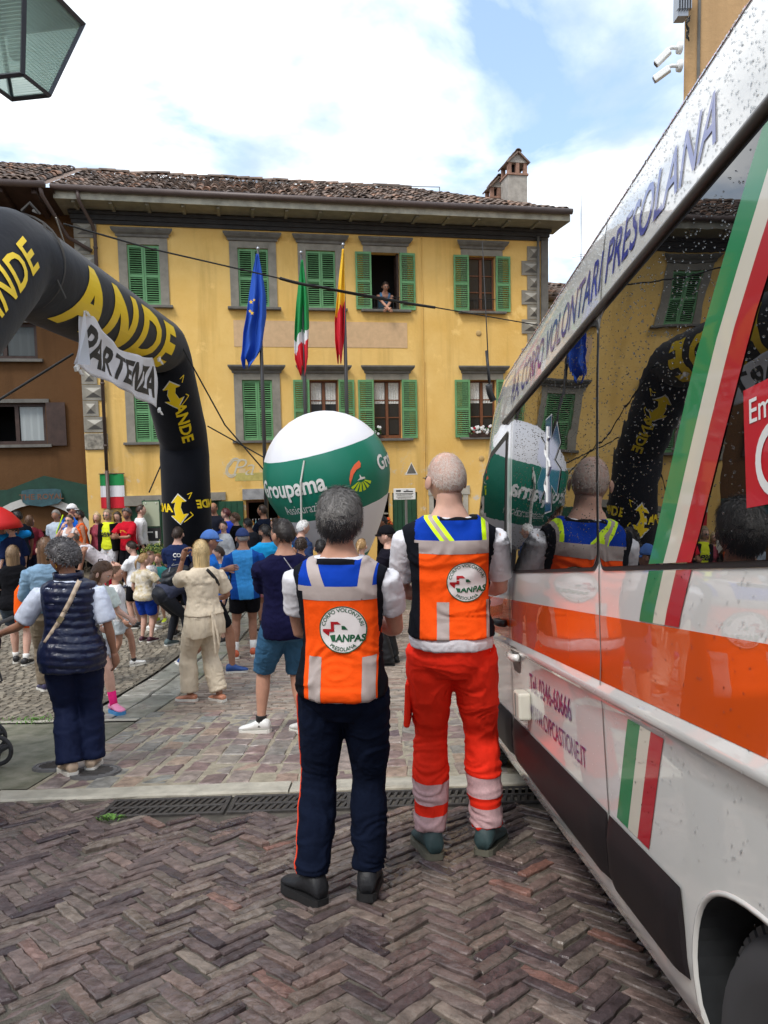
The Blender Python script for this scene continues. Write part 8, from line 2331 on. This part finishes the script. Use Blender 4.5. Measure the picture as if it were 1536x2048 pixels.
person('girl looking down in pink running shoes and pink socks behind the vest woman', atd(186, 7.1), 1.52, -118, 'fair', near=1, sex='f', headk=1.08, top=[dict(mat=cloth('mint', C(214, 226, 222)), loose=.014, sleeve=.4)], bottom=dict(mat=cloth('pale_b', C(170, 172, 180)), len=.35), shoes=dict(mat=pmat('pink_trainer', C(226, 138, 176), .5), sole=pmat('blue_sole', C(70, 140, 196), .5), sock=cloth('pink_sock', C(226, 40, 120)), sockup=.10, thick=.034), hair=dict(style='long', col=BROWN, len=.8, wide=108), foot_l=(-.05, -.17, .09), pit_l=35, foot_r=(.05, .18, 0), head_pitch=28, head_yaw=22, hand_l=(-.1, .5, -.6), hand_r=(.1, .5, -.6))
def orange_back(J, root): pass
Jd = person('girl with very long brown hair in a pale denim jacket', atd(92, 8.0), 1.78, 28, 'fair', near=1, sex='f', top=[dict(name='jacket', mat=cloth('pale_denim', C(128, 158, 184), .85, .7), hem=.02, loose=.03, sleeve=.9, amp=.01)], bottom=dict(mat=cloth('taupe', C(128, 116, 100)), len=1.0, loose=.014), shoes=dict(mat=pmat('purple_trainer', C(62, 58, 92), .5), sole=W_SO, sock=RDT(), sockup=.06), hair=dict(style='long', col=C(104, 76, 54), len=1.75, wide=118), foot_l=(-.05, .1, 0), foot_r=(.05, -.06, 0), hand_l=(.0, .6, -.6), head_yaw=15)
person('girl with long fair hair in a black T-shirt and dark denim shorts', atd(24, 9.7), 1.66, 10, 'fair', near=1, sex='f', top=[dict(mat=BK(), loose=.018, sleeve=.45)], bottom=dict(mat=cloth('slate_denim', C(66, 76, 88)), len=.36, loose=.022), shoes=dict(mat=K_SH, sole=W_SO, sock=W_SH, sockup=.05), hair=dict(style='long', col=C(132, 108, 82), len=1.35, wide=112), foot_l=(-.05, .1, 0), foot_r=(.06, -.02, 0), hand_l=(.1, .6, -.4))
ov = thing('running_bib_vest', 'bright orange mesh vest hanging from the arm of the girl in denim', 'vest', (*atd(44, 8.3), gz(8.3) + .72))
m_ = MB(); n = 12; rs = []
for z, w_ in ((0, .13), (.2, .14), (.42, .12), (.50, .06)): rs.append([Vector((w_ * math.cos(2 * math.pi * k / n), .05 * math.sin(2 * math.pi * k / n), z)) for k in range(n)])
m_.rings(rs, True); m_.build('cloth', cloth('neon_orange', (.95, .12, .01)), ov, smooth=True); m_ = MB(); m_.tube([(-.05, 0, .49), (0, 0, .62), (.05, 0, .49)], .012, 6); m_.build('strap', M_BLACK, ov)
person('woman with a brown ponytail in a navy shirt facing the tavern', atd(26, 14.0), 1.70, 62, 'fair', sex='f', top=[dict(mat=NV(), loose=.02, sleeve=.6)], bottom=dict(mat=BK(), len=.9), shoes=SH(K_SH), hair=dict(style='pony', col=BROWN, len=.6), head_yaw=20)
person('dark-haired man in a black polo shirt with a short beard by the tavern gate', atd(40, 15.4), 1.84, 66, 'dark', top=[dict(mat=cloth('black_polo', C(24, 32, 44)), loose=.02, sleeve=.45)], bottom=dict(mat=BK(), len=1.0), shoes=SH(K_SH), hair=dict(style='short', col=BLKH, beard=True), head_yaw=18)
person('person in a sky blue jacket under the red umbrella', atd(4, 14.2), 1.74, 20, 'fair', top=[dict(mat=cloth('sky_jacket', C(30, 140, 214)), loose=.03, sleeve=.95)], bottom=dict(mat=BK(), len=1.0), shoes=SH(K_SH), hair=dict(style='short', col=GREYH), hand_r=(.2, .4, .1))
person('man in a white cap carrying a blue pack by the gateway', atd(146, 16.6), 1.88, -30, 'mid', top=[dict(name='jacket', mat=cloth('bluepack', C(28, 100, 200)), loose=.03, sleeve=.9)], bottom=dict(mat=BK(), len=1.0), shoes=SH(K_SH), hair=dict(style='buzz', col=DBROWN), head_yaw=-40, extra=lambda J, r_: cap(J, WT(), r_))
rp_ = thing('hydration_pack', 'blue running pack with lime trim worn by the man in the white cap', 'backpack', (*atd(133, 16.35), 1.12))
m_ = MB(); m_.ellipsoid((0, 0, .12), (.17, .13, .28), 14, 10); m_.build('bag', MATS['cloth_bluepack'], rp_, smooth=True); m_ = MB(); m_.tube([(-.12, -.1, -.1), (-.16, -.1, .15), (-.06, -.1, .38), (.0, -.08, .55)], .014, 6); m_.build('trim', M_LIMEV, rp_)
person('woman in a white sleeveless top and glasses holding her chin', atd(143, 15.6), 1.71, 165, 'fair', sex='f', top=[dict(kind='tank', name='vest_top', mat=WT(), loose=.012)], bottom=dict(mat=BK(), len=.4), shoes=SH(K_SH), hair=dict(style='pony', col=DBROWN, len=.4), hand_r=(-.28, .42, .18), pole_r=(.6, .2, -1), hand_l=(.35, .5, -.45), head_yaw=6, extra=lambda J, r_: glasses(J, r_))
person('man with sunglasses, dark beard and an orange running strap', atd(164, 16.3), 1.76, 120, 'tan', top=[dict(kind='tank', name='running_vest', mat=cloth('orange_strap', C(232, 100, 40)), loose=.008)], bottom=dict(mat=BK(), len=.4), shoes=SH(K_SH), hair=dict(style='short', col=BLKH, beard=True), extra=lambda J, r_: glasses(J, r_, True))
person('balding man bending forward in a white running vest', atd(190, 13.6), 1.80, 118, 'tan', near=1, top=[dict(kind='tank', name='running_vest', mat=cloth('white_run', C(206, 200, 206)), loose=.012)], bottom=dict(mat=BK(), len=.38, loose=.02), shoes=SH(K_SH), hair=dict(style='fringe', col=C(80, 70, 64)), lean=48, hipy=-.08, hand_l=(.05, .45, -.85), hand_r=(.3, .2, -.75), pole_r=(.3, -1, .2), foot_l=(-.08, .06, 0), foot_r=(.08, -.06, 0), head_pitch=10)
rb = thing('red_bag', 'crumpled red sports bag held low by the bending runner', 'bag', (*atd(200, 12.9), .70))
m_ = MB(); m_.ellipsoid((0, 0, .12), (.17, .10, .22), 14, 10); m_.box((.03, 0, 0), (.26, .14, .16)); g_ = remesh(m_, .015, 3); wrinkle(g_, .02, 9, 3); link('bag', g_, cloth('bag_red', C(206, 24, 58)), rb); m_ = MB(); m_.tube([(-.06, 0, .32), (-.03, 0, .42), (.04, 0, .42), (.06, 0, .30)], .010, 6); m_.build('handle', M_BLACK, rb)
person('fair-haired woman peeking from behind the runner with number 259', atd(198, 16.5), 1.68, 150, 'fair', sex='f', top=[dict(mat=cloth('patterned', C(150, 70, 84), var=.5), loose=.015, sleeve=.3)], bottom=dict(mat=BK(), len=1.0), shoes=SH(K_SH), hair=dict(style='bob', col=C(184, 160, 120), len=.5), head_yaw=30)
def bib(J, root):
    bvh = mesh_bvh(J.g['top0'].data); D = Vector((0, -1, 0)); S = lambda x, z, o_: on_surface(bvh, (x, 1, z), D, o_) or Vector((x, .14, z))
    m_ = MB(); m_.add([S(x, z, .012) for x, z in ((-.13, 1.14), (.13, 1.14), (.13, 1.32), (-.13, 1.32))], [(0, 1, 2, 3)]); o_ = m_.build('race_bib', M_WHITE, root, fixn=False)
    vs, fs = text2d('259', size=.13, bold=.03, align='CENTER'); m_ = MB(); m_.add([S(-x, 1.16 + y, .016) for x, y in vs], fs); m_.build('bib_number', pmat('bib_navy', C(20, 26, 66), .6), o_, fixn=False)
    m_ = MB(); m_.add([S(x, z, .015) for x, z in ((-.12, 1.275), (.12, 1.275), (.12, 1.305), (-.12, 1.305))], [(0, 1, 2, 3)]); m_.build('bib_header', pmat('bib_blue', C(60, 90, 160), .6), o_, fixn=False)
    glasses(J, root)
def cardigan(J, root):
    m_ = MB()
    for (S, E, W) in ((J.sl, J.el, J.wl), (J.sr, J.er, J.wr)): limb(m_, S, E, W, [(a, b_ * J.h) for a, b_ in ARMR], .018, .95, 12)
    for sg in (-1, 1): m_.tube([J.HC + J.s * (.295 * J.h) + J.rt * sg * .075 * J.h, J.HC + J.s * .15 * J.h + J.rt * sg * .085 * J.h, J.HC - J.s * .06 * J.h + J.rt * sg * .095 * J.h], [.05 * J.h, .055 * J.h, .05 * J.h], 14, flat=1.5, hint=J.rt)
    link('cardigan', remesh(m_, .014, 3), cloth('cardigan_black', C(20, 20, 22)), root)
person('woman in a yellow top with race number 259, open black cardigan and white trousers', atd(219, 16.4), 1.75, 172, 'fair', near=1, sex='f', top=[dict(mat=cloth('lime_top', C(214, 224, 50)), loose=.016, sleeve=0.0)], bottom=dict(mat=cloth('white_trs', C(206, 206, 212)), len=1.0, loose=.016), shoes=SH(W_SH), hair=dict(style='bob', col=C(140, 122, 98), len=.42), hand_l=(-.2, -.2, -.9), hand_r=(.2, -.2, -.9), extra=lambda J, r_: (bib(J, r_), cardigan(J, r_)))
def yprint(J, root):
    bvh = mesh_bvh(J.g['top0'].data); D = Vector((0, -1, 0)); m_ = MB()
    for i in range(3): m_.add([(on_surface(bvh, (x, 1, z + .02 * i), D, .012) or Vector((x, .15, z))) for x, z in ((-.10 + .02 * i, 1.27), (.10, 1.28), (.10, 1.292), (-.10 + .02 * i, 1.282))], [(0, 1, 2, 3)])
    m_.build('shirt_print', M_FY, root, fixn=False)
person('man with grey curly hair and beard in a red T-shirt, arms crossed', atd(258, 16.0), 1.80, 150, 'tan', near=1, top=[dict(mat=RDT(), loose=.018, sleeve=.45)], bottom=dict(mat=BK(), len=.46), shoes=dict(mat=pmat('slate_trainer', C(70, 74, 88), .5), sole=W_SO), hair=dict(style='curly', col=C(92, 90, 90), th=.09, beard=True), hand_l=(.34, .55, -.42), hand_r=(-.32, .58, -.36), pole_l=(-1, -.3, -.3), pole_r=(1, -.3, -.3), head_yaw=20, extra=yprint)
person('balding man in a white long-sleeved shirt seen in profile', atd(284, 16.5), 1.84, -72, 'fair', top=[dict(mat=WT(), loose=.018, sleeve=.9)], bottom=dict(mat=BK(), len=.45), shoes=SH(W_SH), hair=dict(style='short', col=DBROWN, recede=.14, len=.1))
person('girl in a white T-shirt with dark tied hair clapping her hands', atd(268, 12.2), 1.47, 78, 'fair', near=1, sex='f', headk=1.08, top=[dict(mat=WT(), loose=.016, sleeve=.4)], bottom=dict(mat=BK(), len=.4), shoes=SH(K_SH), hair=dict(style='pony', col=DBROWN, len=.5), hand_l=(.20, .72, -.25), hand_r=(-.16, .72, -.25), head_pitch=12)
person('small child with brown hair behind the blonde girl', atd(297, 12.0), 1.30, -100, 'fair', headk=1.15, top=[dict(mat=WT(), loose=.014, sleeve=.4)], bottom=dict(mat=NV(), len=.45), shoes=SH(W_SH), hair=dict(style='short', col=BROWN))
person('little boy with chestnut hair almost hidden behind the backpack', atd(316, 12.6), 1.18, 170, 'fair', headk=1.18, top=[dict(mat=cloth('teal', C(50, 120, 120)), loose=.014, sleeve=.4)], bottom=dict(mat=NV(), len=.45), shoes=SH(pmat('lime_trainer', C(206, 224, 60), .5)), hair=dict(style='short', col=C(112, 76, 50)))
def stripes30(J, root):
    me = J.g['top0'].data; cut_parts(me, [((0, 0, z), (0, 0, 1)) for z in (1.06, 1.10, 1.14, 1.18, 1.22)], lambda c, n: 'blue_band' if (1.06 < c.z < 1.10 or 1.12 < c.z < 1.22) else 'shirt', root, dict(blue_band=cloth('band_blue', C(30, 64, 140)), shirt=cloth('charcoal', C(30, 32, 42))), 'shirt'); bpy.data.objects.remove(J.g['top0'])
person('bald man in a charcoal shirt with blue bands beside the arch column', atd(431, 16.5), 1.86, 165, 'tan', top=[dict(mat=BK(), loose=.018, sleeve=.9)], bottom=dict(mat=BK(), len=1.0), shoes=SH(K_SH), hair=dict(style='fringe', col=DBROWN), extra=stripes30)
person('smiling woman with short dark red hair in front of the green door', atd(456, 16.2), 1.74, 130, 'fair', sex='f', top=[dict(mat=cloth('cobalt', C(34, 60, 170)), loose=.02, sleeve=.6)], bottom=dict(mat=BK(), len=1.0), shoes=SH(K_SH), hair=dict(style='short', col=REDH, th=.08), head_yaw=-40)
person('girl with dark hair in a pale grey hoodie', atd(449, 14.6), 1.60, 140, 'fair', sex='f', top=[dict(name='hoodie', mat=cloth('pale_grey', C(168, 172, 178)), loose=.026, sleeve=.95)], bottom=dict(mat=NV(), len=1.0), shoes=SH(W_SH), hair=dict(style='pony', col=BLKH, len=.6), head_yaw=30)
person('brown-haired person in a black hooded jacket', atd(474, 15.4), 1.70, 96, 'fair', top=[dict(name='jacket', mat=cloth('black_hood', C(18, 18, 22)), loose=.03, sleeve=.95)], bottom=dict(mat=BK(), len=1.0), shoes=SH(K_SH), hair=dict(style='short', col=BROWN, th=.08))
person('man in a dark T-shirt with bare arms standing at the shop doorway', atd(529, 15.4), 1.86, 72, 'tan', near=1, top=[dict(mat=cloth('midnight', C(22, 30, 48)), loose=.018, sleeve=.42)], bottom=dict(mat=BK(), len=1.0), shoes=SH(K_SH), hair=dict(style='short', col=DBROWN, recede=.08, len=.09), hand_l=(.1, .7, -.5), hand_r=(-.05, .75, -.5))
person('white-haired man in a slate blue shirt in front of the balloon', atd(603, 12.2), 1.78, -50, 'fair', near=1, top=[dict(mat=cloth('slate_blue', C(44, 60, 96)), loose=.02, sleeve=.45)], bottom=dict(mat=BK(), len=1.0), shoes=SH(K_SH), hair=dict(style='short', col=WHITEH, th=.07), head_yaw=-20, head_pitch=8)
person('woman with fair hair half hidden behind the man in navy', atd(585, 12.9), 1.62, -60, 'fair', sex='f', top=[dict(mat=cloth('rust', C(150, 80, 60)), loose=.018, sleeve=.45)], bottom=dict(mat=BK(), len=1.0), shoes=SH(K_SH), hair=dict(style='bob', col=C(190, 160, 120), len=.4))
person('child with curly brown hair between the navy man and the balloon', atd(602, 11.2), 1.54, -10, 'mid', headk=1.1, top=[dict(mat=NV(), loose=.018, sleeve=.45)], bottom=dict(mat=NV(), len=.5), shoes=SH(K_SH), hair=dict(style='curly', col=DBROWN, th=.09))
person('person with short black hair behind the grey-haired rescuer', atd(642, 9.8), 1.63, 5, 'mid', top=[dict(mat=BK(), loose=.018, sleeve=.45)], bottom=dict(mat=NV(), len=1.0), shoes=SH(K_SH), hair=dict(style='short', col=BLKH))
person('fair-haired girl hidden behind the grey-haired rescuer\'s shoulder', atd(722, 10.6), 1.58, -20, 'fair', sex='f', top=[dict(mat=WT(), loose=.018, sleeve=.45)], bottom=dict(mat=NV(), len=1.0), shoes=SH(W_SH), hair=dict(style='pony', col=BLOND))
person('stubbled man in a black cap and black T-shirt between the two rescuers', atd(777, 9.3), 1.82, 72, 'fair', near=1, build=1.08, top=[dict(mat=cloth('black_tee', C(22, 20, 30)), loose=.02, sleeve=.45)], bottom=dict(mat=pmat('black_trouser', C(16, 16, 20), .6), len=1.0, loose=.02), shoes=SH(K_SH, M_SOLEB), hair=dict(style='buzz', col=DBROWN), hand_l=(.1, .6, -.5), hand_r=(-.1, .5, -.6), head_yaw=12, extra=lambda J, r_: cap(J, cloth('cap_black', C(20, 20, 24)), r_))
person('dark-haired person by the orange flowers', atd(768, 14.6), 1.64, 100, 'tan', top=[dict(mat=BK(), loose=.02, sleeve=.5)], bottom=dict(mat=BK(), len=1.0), shoes=SH(K_SH), hair=dict(style='short', col=BLKH))
person('brown-haired boy in a light blue shirt between the two caps', atd(438, 11.0), 1.46, 120, 'fair', headk=1.1, top=[dict(mat=cloth('boy_blue', C(60, 130, 190)), loose=.016, sleeve=.4)], bottom=dict(mat=NV(), len=.4), shoes=SH(K_SH), hair=dict(style='short', col=DBROWN, th=.07))
# man leaning out of the upper window
Jw = person('man with glasses in a blue sleeveless shirt leaning on the sill of the open window', (0, 18), 1.75, 180 + math.degrees(FROT), 'mid', near=1, top=[dict(kind='tank', name='vest_top', mat=cloth('steel_blue', C(86, 128, 168)), loose=.014)], bottom=dict(mat=NV(), len=1.0), hair=dict(style='short', col=DBROWN), lean=24, hand_l=(.42, .72, -.42), hand_r=(-.38, .74, -.42), pole_l=(-1, -.1, -.2), pole_r=(1, -.1, -.2), head_pitch=10, extra=lambda J, r_: glasses(J, r_))
_p = on_facade(7.56, -.40, 5.66); Jw.root.location = _p
# pale blue pad held by the man in cyan
pd = thing('clipboard', 'pale blue booklet held beside the runner in the blue jersey', 'booklet', (*atd(513, 10.6), gz(10.6) + 1.0))
m_ = MB(); m_.box((0, 0, .1), (.16, .012, .22), Matrix.Rotation(R(25), 3, 'Y')); m_.build('cover', cloth('pad_blue', C(70, 170, 214)), pd); m_ = MB(); m_.box((0, .009, .1), (.15, .006, .21), Matrix.Rotation(R(25), 3, 'Y')); m_.build('pages', M_WHITE, pd)

# ---- more onlookers further back, each with clothes of its own
_more = [
 (62, 15.9, 1.70, 40, 'fair', 'f', 'woman in a maroon cardigan standing before the lattice gate', (112, 40, 52), (34, 36, 60), BROWN, 'bob', 1.0),
 (118, 16.4, 1.78, 170, 'tan', 'm', 'man in a pale striped shirt beside the gateway jamb', (178, 190, 204), (54, 58, 70), GREYH, 'short', 1.0),
 (240, 16.6, 1.70, 190, 'fair', 'f', 'woman in a lilac blouse between number 259 and the red shirt', (168, 150, 190), (40, 42, 60), DBROWN, 'bob', 1.0),
 (402, 15.0, 1.76, 175, 'fair', 'm', 'man in a sand-coloured jacket right of the arch column', (170, 150, 118), (44, 44, 54), GREYH, 'short', 1.0),
 (500, 14.0, 1.70, 60, 'tan', 'm', 'man in a charcoal running top beside the shop', (52, 54, 62), (20, 22, 30), BLKH, 'short', .4),
 (556, 14.2, 1.68, 120, 'fair', 'f', 'woman in a dark plum top behind the man in navy', (70, 34, 62), (26, 28, 36), DBROWN, 'bob', 1.0),
]
for i, (px, y_, h_, yw, sk_, sx_, lab, c1, c2, hc_, hs_, bl) in enumerate(_more):
    person(lab, atd(px, y_), h_, yw, sk_, sex=sx_, top=[dict(mat=cloth('m%d' % i, C(*c1)), loose=.018, sleeve=(.42 if i % 3 else .9))], bottom=dict(mat=cloth('b%d' % i, C(*c2)), len=bl, loose=.014), shoes=SH(K_SH if i % 2 else W_SH), hair=dict(style=hs_, col=hc_, len=.5 if hs_ != 'short' else .12),
           hand_l=(-.12, .3 + .05 * (i % 5), -.8 + .1 * (i % 4)), hand_r=(.1, .15 * (i % 4), -.88), head_yaw=(i * 37) % 60 - 30, head_pitch=(i * 13) % 14 - 4, foot_l=(-.06, .03 * (i % 3), 0), foot_r=(.06, -.03 * (i % 2), 0))
